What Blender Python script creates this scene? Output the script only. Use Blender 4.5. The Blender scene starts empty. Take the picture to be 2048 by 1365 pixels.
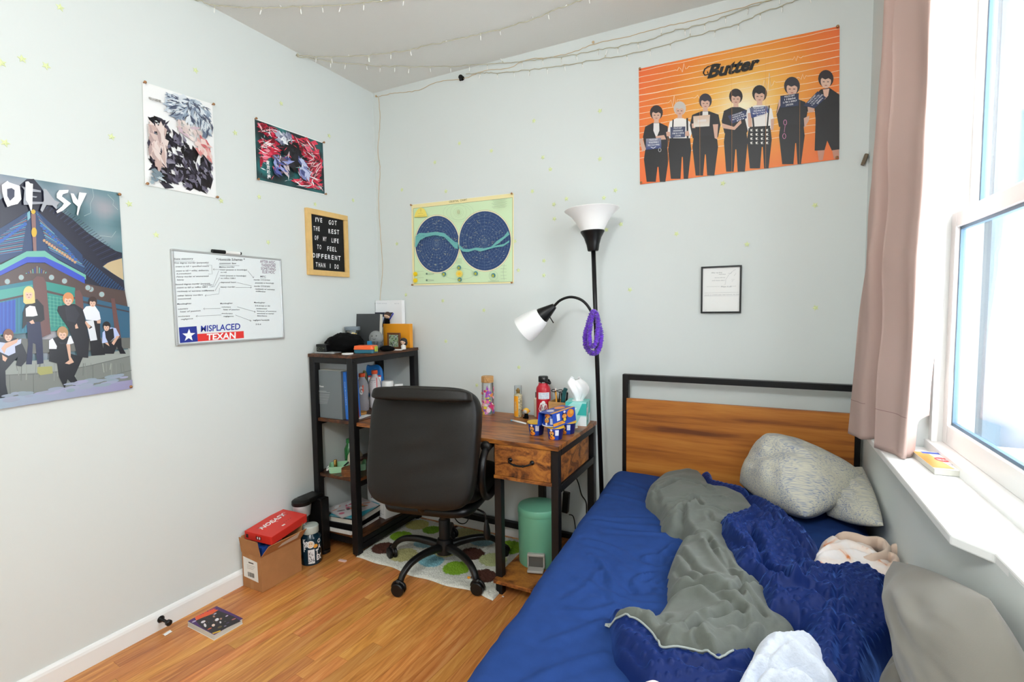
import bpy, bmesh, math, random
import numpy as np
from mathutils import Vector, Matrix, noise
random.seed(7)
PI = math.pi
scene = bpy.context.scene
COL = scene.collection

# ------------------------------------------------------------------ camera
FPX, YAW, PITCH, ROLL = 1008.6, 0.469, -0.0653, -0.0123
CAM = np.array([2.2961, -2.592, 1.35])
CX0, CY0 = 1024.0, 682.5
def cam_axes():
    cy, sy = math.cos(YAW), math.sin(YAW)
    f = np.array([-sy*math.cos(PITCH), cy*math.cos(PITCH), math.sin(PITCH)])
    r = np.array([cy, sy, 0.0]); u = np.cross(r, f)
    return math.cos(ROLL)*r+math.sin(ROLL)*u, math.cos(ROLL)*u-math.sin(ROLL)*r, f
AR, AU, AF = cam_axes()
cd = bpy.data.cameras.new('camera'); cam = bpy.data.objects.new('camera', cd); COL.objects.link(cam)
cd.sensor_width = 36.0; cd.lens = FPX/2048*36.0; cd.clip_start = 0.02
M = Matrix(((AR[0], AU[0], -AF[0], CAM[0]), (AR[1], AU[1], -AF[1], CAM[1]), (AR[2], AU[2], -AF[2], CAM[2]), (0, 0, 0, 1)))
cam.matrix_world = M
scene.camera = cam
scene.view_settings.view_transform = 'Standard'; scene.view_settings.look = 'None'
scene.view_settings.gamma = 1.0; scene.view_settings.use_curve_mapping = False
scene.view_settings.exposure = 0.15

# ------------------------------------------------------------------ light
w = bpy.data.worlds.new('sky'); scene.world = w; w.use_nodes = True
bg = w.node_tree.nodes['Background']; bg.inputs[0].default_value = (0.86, 0.93, 1.0, 1); bg.inputs[1].default_value = 11.5
def area(name, loc, rot, sx, sy, power, color):
    l = bpy.data.lights.new(name, 'AREA'); l.shape = 'RECTANGLE'; l.size = sx; l.size_y = sy
    l.energy = power; l.color = color
    o = bpy.data.objects.new(name, l); COL.objects.link(o); o.location = loc; o.rotation_euler = rot
    o['label'] = 'soft ceiling light of the room'; o['category'] = 'light'
    return o
pl = bpy.data.lights.new('ceiling_light', 'POINT'); pl.energy = 60; pl.shadow_soft_size = 0.13; pl.color = (0.955, 0.985, 1.0)
po = bpy.data.objects.new('ceiling_light', pl); COL.objects.link(po); po.location = (2.0, -3.0, 2.3); po['label'] = 'round pendant light of the room, behind the viewer'; po['category'] = 'light'

def at(px, py, axis, val):
    """the point of the plane axis=val seen at a pixel of the photograph"""
    d = AF+AR*(px-CX0)/FPX-AU*(py-CY0)/FPX
    t = (val-CAM[axis])/d[axis]
    return CAM+t*d
def onz(px, py, z): return at(px, py, 2, z)
def lwall(px, py, x=0.0): return at(px, py, 0, x)
def bwall(px, py, y=0.0): return at(px, py, 1, y)

# ------------------------------------------------------------------ helpers
def lin(c):
    if isinstance(c, str):
        c = c.lstrip('#'); c = [int(c[i:i+2], 16)/255 for i in (0, 2, 4)]
    return tuple((x/12.92 if x <= 0.04045 else ((x+0.055)/1.055)**2.4) for x in c)
MATS = {}
def mat(name, col, rough=0.5, metal=0.0, bump=0.0, bscale=200, var=0.0, vscale=8, spec=0.5, sheen=0.0, alpha=1.0, trans=0.0, coat=0.0, stretch=None, sss=0.0):
    if name in MATS: return MATS[name]
    m = bpy.data.materials.new(name); m.use_nodes = True; nt = m.node_tree; N = nt.nodes; L = nt.links
    b = N['Principled BSDF']; c = lin(col)
    b.inputs['Base Color'].default_value = (*c, 1); b.inputs['Roughness'].default_value = rough
    b.inputs['Metallic'].default_value = metal; b.inputs['Specular IOR Level'].default_value = spec
    if sheen: b.inputs['Sheen Weight'].default_value = sheen; b.inputs['Sheen Roughness'].default_value = 0.5
    if coat: b.inputs['Coat Weight'].default_value = coat; b.inputs['Coat Roughness'].default_value = 0.08
    if alpha < 1: b.inputs['Alpha'].default_value = alpha
    if trans: b.inputs['Transmission Weight'].default_value = trans
    if var or bump:
        tc = N.new('ShaderNodeTexCoord'); mp = N.new('ShaderNodeMapping'); L.new(tc.outputs['Object'], mp.inputs[0])
        if stretch: mp.inputs['Scale'].default_value = stretch
    if var:
        n = N.new('ShaderNodeTexNoise'); n.inputs['Scale'].default_value = vscale; n.inputs['Detail'].default_value = 4
        L.new(mp.outputs[0], n.inputs['Vector'])
        r = N.new('ShaderNodeValToRGB'); L.new(n.outputs['Fac'], r.inputs[0])
        r.color_ramp.elements[0].position = 0.3; r.color_ramp.elements[1].position = 0.7
        r.color_ramp.elements[0].color = (*[x*(1-var) for x in c], 1); r.color_ramp.elements[1].color = (*[min(1, x*(1+var)) for x in c], 1)
        L.new(r.outputs[0], b.inputs['Base Color'])
    if bump:
        n2 = N.new('ShaderNodeTexNoise'); n2.inputs['Scale'].default_value = bscale; n2.inputs['Detail'].default_value = 3
        L.new(mp.outputs[0], n2.inputs['Vector'])
        bp = N.new('ShaderNodeBump'); bp.inputs['Strength'].default_value = bump; bp.inputs['Distance'].default_value = 0.002
        L.new(n2.outputs['Fac'], bp.inputs['Height']); L.new(bp.outputs[0], b.inputs['Normal'])
    MATS[name] = m; return m
def wood(name, stops, scale=(1, 1, 1), nscale=6, rough=0.4, dist=1.5, rnd=0.0, fine=0.25, detail=6):
    """stretched-noise wood grain; stops = [(pos, colour)...]; rnd = colour change from board to board"""
    m = bpy.data.materials.new(name); m.use_nodes = True; nt = m.node_tree; N = nt.nodes; L = nt.links
    b = N['Principled BSDF']; b.inputs['Roughness'].default_value = rough
    tc = N.new('ShaderNodeTexCoord'); mp = N.new('ShaderNodeMapping'); mp.inputs['Scale'].default_value = scale
    L.new(tc.outputs['Object'], mp.inputs[0])
    oi = N.new('ShaderNodeObjectInfo')
    vm = N.new('ShaderNodeVectorMath'); vm.operation = 'MULTIPLY_ADD'
    L.new(oi.outputs['Random'], vm.inputs[0]); vm.inputs[1].default_value = (37, 53, 91); L.new(mp.outputs[0], vm.inputs[2])
    n = N.new('ShaderNodeTexNoise'); n.inputs['Scale'].default_value = nscale; n.inputs['Detail'].default_value = detail
    n.inputs['Distortion'].default_value = dist; n.inputs['Roughness'].default_value = 0.55
    L.new(vm.outputs[0], n.inputs['Vector'])
    n2 = N.new('ShaderNodeTexNoise'); n2.inputs['Scale'].default_value = nscale*9; n2.inputs['Detail'].default_value = 4
    L.new(vm.outputs[0], n2.inputs['Vector'])
    mx = N.new('ShaderNodeMath'); mx.operation = 'MULTIPLY_ADD'; L.new(n2.outputs['Fac'], mx.inputs[0]); mx.inputs[1].default_value = fine
    sub = N.new('ShaderNodeMath'); sub.operation = 'SUBTRACT'; L.new(n.outputs['Fac'], sub.inputs[0]); sub.inputs[1].default_value = fine/2
    L.new(sub.outputs[0], mx.inputs[2])
    r = N.new('ShaderNodeValToRGB'); L.new(mx.outputs[0], r.inputs[0])
    while len(r.color_ramp.elements) < len(stops): r.color_ramp.elements.new(0.5)
    for e, (p, c) in zip(r.color_ramp.elements, sorted(stops)): e.position = p; e.color = (*lin(c), 1)
    out = r.outputs[0]
    if rnd:
        hs = N.new('ShaderNodeHueSaturation'); L.new(out, hs.inputs['Color'])
        mr = N.new('ShaderNodeMapRange'); L.new(oi.outputs['Random'], mr.inputs[0]); mr.inputs[3].default_value = 1-rnd; mr.inputs[4].default_value = 1+rnd
        L.new(mr.outputs[0], hs.inputs['Value'])
        sc = N.new('ShaderNodeMath'); sc.operation = 'MULTIPLY'; L.new(oi.outputs['Random'], sc.inputs[0]); sc.inputs[1].default_value = 7.31
        fr = N.new('ShaderNodeMath'); fr.operation = 'FRACT'; L.new(sc.outputs[0], fr.inputs[0])
        mh = N.new('ShaderNodeMapRange'); L.new(fr.outputs[0], mh.inputs[0]); mh.inputs[3].default_value = 0.489; mh.inputs[4].default_value = 0.509
        L.new(mh.outputs[0], hs.inputs['Hue']); out = hs.outputs[0]
    L.new(out, b.inputs['Base Color'])
    bp = N.new('ShaderNodeBump'); bp.inputs['Strength'].default_value = 0.08; bp.inputs['Distance'].default_value = 0.001
    L.new(mx.outputs[0], bp.inputs['Height']); L.new(bp.outputs[0], b.inputs['Normal'])
    MATS[name] = m; return m

WL = {}
def _link(o, parent, world):
    COL.objects.link(o)
    if parent is not None:
        o.parent = parent
        WL[o.name] = WL.get(parent.name, Vector((0, 0, 0)))
    else: WL[o.name] = Vector((0, 0, 0))
    return o
def tag(o, label, cat, group=None, kind=None):
    if label: o['label'] = label
    if cat: o['category'] = cat
    if group: o['group'] = group
    if kind: o['kind'] = kind
    return o
def thing(name, label, cat, loc=(0, 0, 0), rz=0.0, group=None):
    o = bpy.data.objects.new(name, None); o.empty_display_size = 0.05; COL.objects.link(o)
    o.location = Vector(loc); o.rotation_euler = (0, 0, rz); WL[o.name] = Vector(loc)
    return tag(o, label, cat, group)
def rotm(rx=0, ry=0, rz=0): return Matrix.Rotation(rz, 3, 'Z') @ Matrix.Rotation(ry, 3, 'Y') @ Matrix.Rotation(rx, 3, 'X')

class MB:
    def __init__(s): s.v = []; s.f = []; s.mi = []; s.cur = 0
    def add(s, vs, fs):
        b = len(s.v); s.v += [tuple(v) for v in vs]; s.f += [tuple(i+b for i in f) for f in fs]; s.mi += [s.cur]*len(fs); return s
    def m(s, i): s.cur = i; return s
    def box(s, c, size, R=None):
        h = [x/2 for x in size]; vs = []
        for dz in (-1, 1):
            for dx, dy in ((-1, -1), (1, -1), (1, 1), (-1, 1)):
                p = Vector((dx*h[0], dy*h[1], dz*h[2]))
                if R is not None: p = R @ p
                vs.append(Vector(c)+p)
        return s.add(vs, [(3, 2, 1, 0), (4, 5, 6, 7), (0, 1, 5, 4), (1, 2, 6, 5), (2, 3, 7, 6), (3, 0, 4, 7)])
    def b2(s, x0, x1, y0, y1, z0, z1): return s.box(((x0+x1)/2, (y0+y1)/2, (z0+z1)/2), (x1-x0, y1-y0, z1-z0))
    def tube(s, pts, r, seg=8, caps=True, closed=False):
        pts = [Vector(p) for p in pts]; n = len(pts); rs = r if isinstance(r, (list, tuple)) else [r]*n
        prev = None; vs = []
        for i, p in enumerate(pts):
            if closed: t = (pts[(i+1) % n]-pts[i-1])
            else: t = (pts[min(i+1, n-1)]-pts[max(i-1, 0)])
            t.normalize()
            if prev is None:
                a = Vector((0, 0, 1)) if abs(t.z) < 0.9 else Vector((1, 0, 0)); u = t.cross(a).normalized()
            else:
                u = (prev-t*prev.dot(t)); u = u.normalized() if u.length > 1e-6 else t.orthogonal().normalized()
            prev = u; w2 = t.cross(u)
            for k in range(seg):
                an = 2*PI*k/seg; vs.append(p+(u*math.cos(an)+w2*math.sin(an))*rs[i])
        fs = []
        for i in range(n if closed else n-1):
            j = (i+1) % n
            for k in range(seg): fs.append((i*seg+k, i*seg+(k+1) % seg, j*seg+(k+1) % seg, j*seg+k))
        if caps and not closed: fs += [tuple(range(seg))[::-1], tuple(range((n-1)*seg, n*seg))]
        return s.add(vs, fs)
    def lathe(s, prof, c=(0, 0, 0), seg=24, R=None, capb=True, capt=True):
        vs = []; n = len(prof)
        for (r, z) in prof:
            for k in range(seg):
                a = 2*PI*k/seg; p = Vector((r*math.cos(a), r*math.sin(a), z))
                if R is not None: p = R @ p
                vs.append(Vector(c)+p)
        fs = [(i*seg+k, i*seg+(k+1) % seg, (i+1)*seg+(k+1) % seg, (i+1)*seg+k) for i in range(n-1) for k in range(seg)]
        if capb: fs.append(tuple(range(seg))[::-1])
        if capt: fs.append(tuple(range((n-1)*seg, n*seg)))
        return s.add(vs, fs)
    def sph(s, c, r, seg=14, rings=8, R=None):
        r = r if isinstance(r, (tuple, list)) else (r, r, r); vs = []; fs = []
        for i in range(rings+1):
            t = PI*i/rings
            for k in range(seg):
                a = 2*PI*k/seg; p = Vector((r[0]*math.sin(t)*math.cos(a), r[1]*math.sin(t)*math.sin(a), -r[2]*math.cos(t)))
                if R is not None: p = R @ p
                vs.append(Vector(c)+p)
        for i in range(rings):
            for k in range(seg): fs.append((i*seg+k, i*seg+(k+1) % seg, (i+1)*seg+(k+1) % seg, (i+1)*seg+k))
        return s.add(vs, fs)
    def grid(s, fn, nu, nv, closeu=False):
        vs = [fn(i/nu, j/nv) for j in range(nv+1) for i in range(nu+1)]
        fs = [(j*(nu+1)+i, j*(nu+1)+i+1, (j+1)*(nu+1)+i+1, (j+1)*(nu+1)+i) for j in range(nv) for i in range(nu)]
        return s.add(vs, fs)
    def prism(s, poly, vec):
        n = len(poly); a = [Vector(p) for p in poly]; b = [p+Vector(vec) for p in a]
        return s.add(a+b, [tuple(range(n))[::-1], tuple(range(n, 2*n))]+[(i, (i+1) % n, n+(i+1) % n, n+i) for i in range(n)])
    def build(s, name, mats, parent=None, smooth=False, bevel=0, seg=2, local=False, subsurf=0, solid=0, auto=None):
        me = bpy.data.meshes.new(name)
        off = Vector((0, 0, 0)) if (local or parent is None) else WL.get(parent.name, Vector((0, 0, 0)))
        me.from_pydata([tuple(Vector(v)-off) for v in s.v], [], s.f)
        mats = mats if isinstance(mats, (list, tuple)) else [mats]
        for m_ in mats: me.materials.append(m_ if not isinstance(m_, str) else MATS[m_])
        if len(mats) > 1: me.polygons.foreach_set('material_index', s.mi)
        bm = bmesh.new(); bm.from_mesh(me)
        bmesh.ops.remove_doubles(bm, verts=bm.verts, dist=1e-6)
        bmesh.ops.recalc_face_normals(bm, faces=bm.faces)
        if auto or smooth:
            for f in bm.faces: f.smooth = True
        if auto:
            for e in bm.edges:
                if len(e.link_faces) == 2 and e.calc_face_angle(0) > auto: e.smooth = False
        bm.to_mesh(me); bm.free()
        o = bpy.data.objects.new(name, me); _link(o, parent, True)
        if solid:
            md = o.modifiers.new('thickness', 'SOLIDIFY'); md.thickness = solid; md.offset = 0
        if bevel:
            md = o.modifiers.new('bevel', 'BEVEL'); md.width = bevel; md.segments = seg; md.limit_method = 'ANGLE'; md.harden_normals = False
        if subsurf:
            md = o.modifiers.new('sub', 'SUBSURF'); md.levels = subsurf; md.render_levels = subsurf
        return o
AUTO = math.radians(35)

def catmull(P, n=6, closed=False):
    P = [Vector(p) for p in P]; out = []; m = len(P); rng = range(m if closed else m-1)
    for i in rng:
        p0 = P[i-1] if (i > 0 or closed) else P[0]; p1 = P[i]; p2 = P[(i+1) % m]; p3 = P[(i+2) % m] if (closed or i+2 < m) else P[-1]
        for k in range(n):
            t = k/n; out.append(0.5*((2*p1)+(p2-p0)*t+(2*p0-5*p1+4*p2-p3)*t*t+(3*p1-p0-3*p2+p3)*t**3))
    if not closed: out.append(P[-1])
    return out

def blur(h, n=1):
    for _ in range(n):
        q = np.pad(h, 1, mode='edge'); h = (q[:-2, 1:-1]+q[2:, 1:-1]+q[1:-1, :-2]+q[1:-1, 2:]+4*q[1:-1, 1:-1])/8
    return h
def seg_dist(X, Y, pts, closed):
    d2 = np.full(X.shape, 1e9); n = len(pts)
    for i in range(n if closed else n-1):
        ax, ay = pts[i][0], pts[i][1]; bx, by = pts[(i+1) % n][0], pts[(i+1) % n][1]
        vx, vy = bx-ax, by-ay; L = vx*vx+vy*vy+1e-12; t = np.clip(((X-ax)*vx+(Y-ay)*vy)/L, 0, 1)
        d2 = np.minimum(d2, (X-ax-t*vx)**2+(Y-ay-t*vy)**2)
    return np.sqrt(d2)

# print: flat colour shapes laid on a surface, one mesh with a colour attribute
def _printmat(name, rough, spec=0.5):
    m = bpy.data.materials.new(name); m.use_nodes = True; N = m.node_tree.nodes; L = m.node_tree.links
    a = N.new('ShaderNodeVertexColor'); a.layer_name = 'Col'; b = N['Principled BSDF']
    L.new(a.outputs['Color'], b.inputs['Base Color']); b.inputs['Roughness'].default_value = rough; b.inputs['Specular IOR Level'].default_value = spec
    MATS[name] = m
_printmat('printed_paper', 0.45); _printmat('printed_satin', 0.3); _printmat('printed_matt', 0.8, 0.2)
FONT = bpy.data.curves.new('t', 'FONT').font if False else None
def text_mesh(txt, bold=0.0, shear=0.0, spacing=1.0):
    cu = bpy.data.curves.new('lettering', 'FONT'); cu.body = txt; cu.size = 1.0; cu.offset = bold; cu.shear = shear; cu.space_character = spacing
    cu.resolution_u = 3; cu.fill_mode = 'BOTH'
    ob = bpy.data.objects.new('lettering_tmp', cu); COL.objects.link(ob)
    dg = bpy.context.evaluated_depsgraph_get(); me = ob.evaluated_get(dg).to_mesh()
    vs = [tuple(v.co)[:2] for v in me.vertices]; fs = [tuple(p.vertices) for p in me.polygons]
    ob.evaluated_get(dg).to_mesh_clear()
    bpy.data.objects.remove(ob); bpy.data.curves.remove(cu)
    return vs, fs
class Print:
    def __init__(s, fn, n, off=0.0, step=2.2e-5):
        s.fn = fn; s.n = Vector(n); s.o = off; s.step = step; s.v = []; s.f = []; s.c = []
    def pt(s, p): return Vector(s.fn(p[0], p[1]))+s.n*s.o
    def raw(s, pts, faces, cols):
        s.o += s.step; b = len(s.v); s.v += [s.pt(p) for p in pts]
        for f in faces: s.f.append(tuple(i+b for i in f)); s.c.append([cols[i] for i in f] if isinstance(cols, list) else [cols]*len(f))
    def poly(s, pts, col): s.raw(pts, [tuple(range(len(pts)))], lin(col))
    def grad(s, pts, cols): s.raw(pts, [tuple(range(len(pts)))], [lin(c) for c in cols])
    def rect(s, x0, y0, x1, y1, col): s.poly([(x0, y0), (x1, y0), (x1, y1), (x0, y1)], col)
    def grid(s, q, nu, nv, fn):
        """q: four corners (tl, tr, br, bl); fn(u, v) -> colour"""
        pts = []; cols = []
        for j in range(nv+1):
            for i in range(nu+1):
                u, v = i/nu, j/nv
                a = [q[0][k]*(1-u)+q[1][k]*u for k in (0, 1)]; b = [q[3][k]*(1-u)+q[2][k]*u for k in (0, 1)]
                pts.append((a[0]*(1-v)+b[0]*v, a[1]*(1-v)+b[1]*v)); cols.append(lin(fn(u, v)))
        s.raw(pts, [(j*(nu+1)+i, j*(nu+1)+i+1, (j+1)*(nu+1)+i+1, (j+1)*(nu+1)+i) for j in range(nv) for i in range(nu)], cols)
    def ell(s, cx, cy, rx, ry, col, n=20, a0=0.0):
        s.poly([(cx+rx*math.cos(t)*math.cos(a0)-ry*math.sin(t)*math.sin(a0), cy+rx*math.cos(t)*math.sin(a0)+ry*math.sin(t)*math.cos(a0)) for t in [2*PI*k/n for k in range(n)]], col)
    def ring(s, cx, cy, rx, ry, wd, col, n=32):
        pts = []
        for k in range(n):
            t = 2*PI*k/n; pts += [(cx+rx*math.cos(t), cy+ry*math.sin(t)), (cx+(rx-wd)*math.cos(t), cy+(ry-wd)*math.sin(t))]
        s.raw(pts, [(2*k, (2*k+2) % (2*n), (2*k+3) % (2*n), 2*k+1) for k in range(n)], lin(col))
    def line(s, pts, wd, col):
        w = wd if isinstance(wd, (list, tuple)) else [wd]*len(pts); vs = []
        for i, p in enumerate(pts):
            a = pts[max(i-1, 0)]; b = pts[min(i+1, len(pts)-1)]; dx, dy = b[0]-a[0], b[1]-a[1]; l = math.hypot(dx, dy) or 1
            nx, ny = -dy/l*w[i]/2, dx/l*w[i]/2; vs += [(p[0]+nx, p[1]+ny), (p[0]-nx, p[1]-ny)]
        s.raw(vs, [(2*i, 2*i+1, 2*i+3, 2*i+2) for i in range(len(pts)-1)], lin(col))
    def text(s, txt, p0, ex, ey, col, bold=0.0, shear=0.0, spacing=1.0, width=None):
        """p0 baseline start; ex, ey: image vectors of one em to the right / up; width: total length along ex"""
        vs, fs = text_mesh(txt, bold, shear, spacing)
        if not vs: return
        k = 1.0
        if width: mx = max(v[0] for v in vs); k = width/(mx*math.hypot(*ex))
        s.raw([(p0[0]+v[0]*k*ex[0]+v[1]*ey[0], p0[1]+v[0]*k*ex[1]+v[1]*ey[1]) for v in vs], fs, lin(col))
    def build(s, name, parent=None, m='printed_paper', local=False):
        off = Vector((0, 0, 0)) if (local or parent is None) else WL.get(parent.name, Vector((0, 0, 0)))
        me = bpy.data.meshes.new(name); me.from_pydata([tuple(v-off) for v in s.v], [], s.f)
        at_ = me.color_attributes.new('Col', 'FLOAT_COLOR', 'CORNER'); arr = []
        for c in s.c:
            for x in c: arr += [x[0], x[1], x[2], 1.0]
        at_.data.foreach_set('color', arr)
        me.materials.append(MATS[m]); o = bpy.data.objects.new(name, me); _link(o, parent, True); return o

# ------------------------------------------------------------------ materials
mat('wall_paint', '#dce1de', 0.75, bump=0.06, bscale=350, spec=0.3)
mat('ceiling_paint', '#e6e6e1', 0.85, bump=0.35, bscale=160, spec=0.2)
mat('white_trim', '#f2f2ef', 0.35)
mat('black_steel', '#111113', 0.45, spec=0.35, bump=0.05, bscale=500)
mat('black_metal', '#08080a', 0.38, spec=0.35)
mat('black_plastic', '#0b0b0c', 0.4, spec=0.4)
mat('soft_black', '#050506', 0.9, bump=0.6, bscale=250, spec=0.15)
mat('leather', '#181512', 0.46, bump=0.28, bscale=420, spec=0.33, var=0.12, vscale=5)
mat('chrome', '#c9c9c9', 0.22, metal=1.0)
mat('white_plastic', '#f1f1ee', 0.35)
mat('milk_glass', '#f4f3f1', 0.35, sss=0.0)
mat('navy_sheet', '#223e78', 0.85, bump=0.25, bscale=900, spec=0.15, var=0.06, vscale=30)
mat('navy_minky', '#05205c', 0.6, bump=0.15, bscale=700, spec=0.25, sheen=0.9)
MATS['navy_minky'].node_tree.nodes['Principled BSDF'].inputs['Sheen Tint'].default_value = (0.10, 0.24, 0.75, 1)
MATS['navy_minky'].node_tree.nodes['Principled BSDF'].inputs['Sheen Roughness'].default_value = 0.3
mat('grey_fleece', '#5f635c', 0.9, bump=0.3, bscale=700, sheen=0.12, var=0.06, vscale=60)
mat('tan_pillow', '#7f7a70', 0.9, bump=0.2, bscale=900, sheen=0.2)
mat('white_fluff', '#c9cfdb', 0.95, bump=1.0, bscale=160, sheen=0.4)
mat('curtain_pink', '#d2aea5', 0.9, bump=0.2, bscale=900, sheen=0.15)
mat('mint_metal', '#73b797', 0.35, spec=0.5)
mat('grey_plastic', '#b5b1aa', 0.4)
mat('cardboard', '#b07a4a', 0.85, bump=0.15, bscale=300, var=0.06, vscale=20)
mat('purple_fuzz', '#6a30c4', 0.8, sheen=0.4)
mat('star_plastic', '#dfe9b0', 0.5)
mat('wire_beige', '#c3bda6', 0.6)
mat('wire_orange', '#d9bf98', 0.6)
mat('bulb_clear', '#fbfbf6', 0.15, spec=0.8)
mat('pin_copper', '#a9794f', 0.35, metal=0.4)
mat('paper_white', '#f3f3f0', 0.7)
mat('page_edge', '#d9d6cb', 0.8, bump=0.5, bscale=120, stretch=(1, 1, 40))
mat('frame_maple', '#e5bd78', 0.5, var=0.07, vscale=20)
mat('board_black', '#0b0b0c', 0.8)
mat('aluminium', '#c7c9ca', 0.35, metal=0.7)
mat('whiteboard', '#eaf0f1', 0.18)
mat('bamboo', '#c4935a', 0.5, var=0.12, vscale=30, stretch=(1, 1, 6))
rustic = [(0.28, '#30160a'), (0.40, '#6a3916'), (0.52, '#9a5c26'), (0.68, '#b9772f')]
wood('rustic_wood', rustic, (1.2, 6, 6), 3.2, 0.35, 1.2)
wood('rustic_front', rustic, (3, 3, 5), 3.4, 0.5, 1.6)
wood('rustic_dark', [(0.28, '#1d0e07'), (0.45, '#40220f'), (0.6, '#6b3e1b'), (0.75, '#7d4b22')], (6, 1.4, 6), 3.2, 0.4, 1.0)
wood('teak', [(0.30, '#6a340d'), (0.42, '#9a5818'), (0.52, '#b16a22'), (0.66, '#c07c30')], (0.7, 8, 11), 1.7, 0.5, 0.5, fine=0.16, detail=4)
wood('oak_floor', [(0.25, '#a4652d'), (0.42, '#c67f3e'), (0.55, '#d4904b'), (0.72, '#e0a562')], (11, 0.75, 11), 2.2, 0.3, 2.6, rnd=0.15, fine=0.2)
def glass(name, col=(1, 1, 1), fac=0.08, rough=0.02):
    m = bpy.data.materials.new(name); m.use_nodes = True; N = m.node_tree.nodes; L = m.node_tree.links
    N.remove(N['Principled BSDF']); t = N.new('ShaderNodeBsdfTransparent'); t.inputs[0].default_value = (*col, 1)
    g = N.new('ShaderNodeBsdfGlossy'); g.inputs['Roughness'].default_value = rough
    lw = N.new('ShaderNodeLayerWeight'); lw.inputs[0].default_value = 0.25
    mr = N.new('ShaderNodeMapRange'); L.new(lw.outputs['Fresnel'], mr.inputs[0]); mr.inputs[3].default_value = fac*0.4; mr.inputs[4].default_value = min(1, fac*6)
    mx = N.new('ShaderNodeMixShader'); L.new(mr.outputs[0], mx.inputs[0]); L.new(t.outputs[0], mx.inputs[1]); L.new(g.outputs[0], mx.inputs[2])
    L.new(mx.outputs[0], N['Material Output'].inputs[0]); MATS[name] = m
glass('window_glass'); glass('clear_glass', (0.93, 0.95, 0.95), 0.12); glass('green_glass', (0.15, 0.5, 0.2), 0.12); glass('clear_plastic', (0.9, 0.93, 0.95), 0.1, 0.15)
# ------------------------------------------------------------------ room
H = 2.744; XW = 2.66; YF = -3.9; K = -0.0141
def xr(x, y): return x+K*y                       # the right wall runs 0.8 degrees off square
def structure(o): o['kind'] = 'structure'; return o
structure(MB().b2(-0.1, 0, YF, 0.1, -0.02, H+0.05).build('wall_left', 'wall_paint'))
structure(MB().b2(0.0, XW+0.3, 0, 0.1, -0.02, H+0.05).build('wall_back', 'wall_paint'))
structure(MB().b2(-0.1, XW+0.3, YF-0.1, YF, -0.02, H+0.05).build('wall_front', 'wall_paint'))
structure(MB().b2(-0.1, XW+0.3, YF-0.1, 0.1, H, H+0.1).build('ceiling', 'ceiling_paint'))
# right wall with the window opening
WY0, WY1, WZ0, WZ1, WT = -0.57, -1.56, 0.88, 2.42, 0.22
mb = MB()
def rbox(mb, x0, x1, y0, y1, z0, z1):
    vs = [(xr(x, y), y, z) for z in (z0, z1) for x, y in ((x0, y0), (x1, y0), (x1, y1), (x0, y1))]
    mb.add(vs, [(3, 2, 1, 0), (4, 5, 6, 7), (0, 1, 5, 4), (1, 2, 6, 5), (2, 3, 7, 6), (3, 0, 4, 7)]); return mb
rbox(mb, XW, XW+WT, 0.0, WY0, -0.02, H+0.05); rbox(mb, XW, XW+WT, WY1, YF, -0.02, H+0.05)
rbox(mb, XW, XW+WT, WY0, WY1, -0.02, WZ0); rbox(mb, XW, XW+WT, WY0, WY1, WZ1, H+0.05)
structure(mb.build('wall_right', 'wall_paint'))
# baseboards
def base_prof(): return [(0, 0), (0.014, 0), (0.014, 0.06), (0.011, 0.07), (0.006, 0.078), (0, 0.08)]
mb = MB(); mb.prism([(a, YF, z) for a, z in base_prof()], (0, -YF-0.001, 0)); structure(mb.build('baseboard_left', 'white_trim'))
mb = MB(); mb.prism([(0.014, -a, z) for a, z in base_prof()], (XW-0.014, 0, 0)); structure(mb.build('baseboard_back', 'white_trim'))
mb = MB()
mb.add([(xr(XW, y)-a, y, z) for y in (-0.014, YF) for a, z in base_prof()], [tuple(range(6)), tuple(range(11, 5, -1))]+[(i, (i+1) % 6, 6+(i+1) % 6, 6+i) for i in range(6)])
structure(mb.build('baseboard_right', 'white_trim'))
# floor: a subfloor with oak strips
fl = structure(MB().b2(-0.1, XW+0.3, YF-0.1, 0.1, -0.06, -0.012).build('floor', 'oak_floor'))
rr = random.Random(3); PA = math.radians(-4.7); pw = 0.056
ca, sa = math.cos(PA), math.sin(PA)
def clip(poly, ax, val, keep_less):
    out = []
    for i, p in enumerate(poly):
        q = poly[(i+1) % len(poly)]; a = (p[ax] <= val) if keep_less else (p[ax] >= val); b = (q[ax] <= val) if keep_less else (q[ax] >= val)
        if a: out.append(p)
        if a != b:
            t = (val-p[ax])/(q[ax]-p[ax]); out.append((p[0]+(q[0]-p[0])*t, p[1]+(q[1]-p[1])*t))
    return out
nplank = 0; rest = MB()
for i in range(-4, 62):
    s0 = -0.2+i*pw; t = YF-0.6-rr.random()*0.9
    while t < 0.3:
        ln = rr.uniform(0.6, 1.7); t1 = t+ln; g = 0.0004
        quad = [(s0+g, t+g), (s0+pw-g, t+g), (s0+pw-g, t1-g), (s0+g, t1-g)]
        wp = [(a*ca-b*sa, a*sa+b*ca) for a, b in quad]
        wp = clip(clip(clip(clip(wp, 0, 0.0, False), 0, XW+0.05, True), 1, 0.0, True), 1, YF, False)
        t = t1
        if len(wp) < 3: continue
        cxm = sum(p[0] for p in wp)/len(wp); cym = sum(p[1] for p in wp)/len(wp)
        if nplank < 280 and cxm < 1.95 and cym > -2.75:
            m_ = MB(); c0 = Vector((cxm, cym, 0)); m_.prism([(p[0]-cxm, p[1]-cym, -0.012) for p in wp], (0, 0, 0.012+rr.uniform(-0.0003, 0.0)))
            o = m_.build('plank', 'oak_floor', fl, local=True); o.location = c0; nplank += 1
        else: rest.prism([(p[0], p[1], -0.012) for p in wp], (0, 0, 0.0118))
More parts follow.
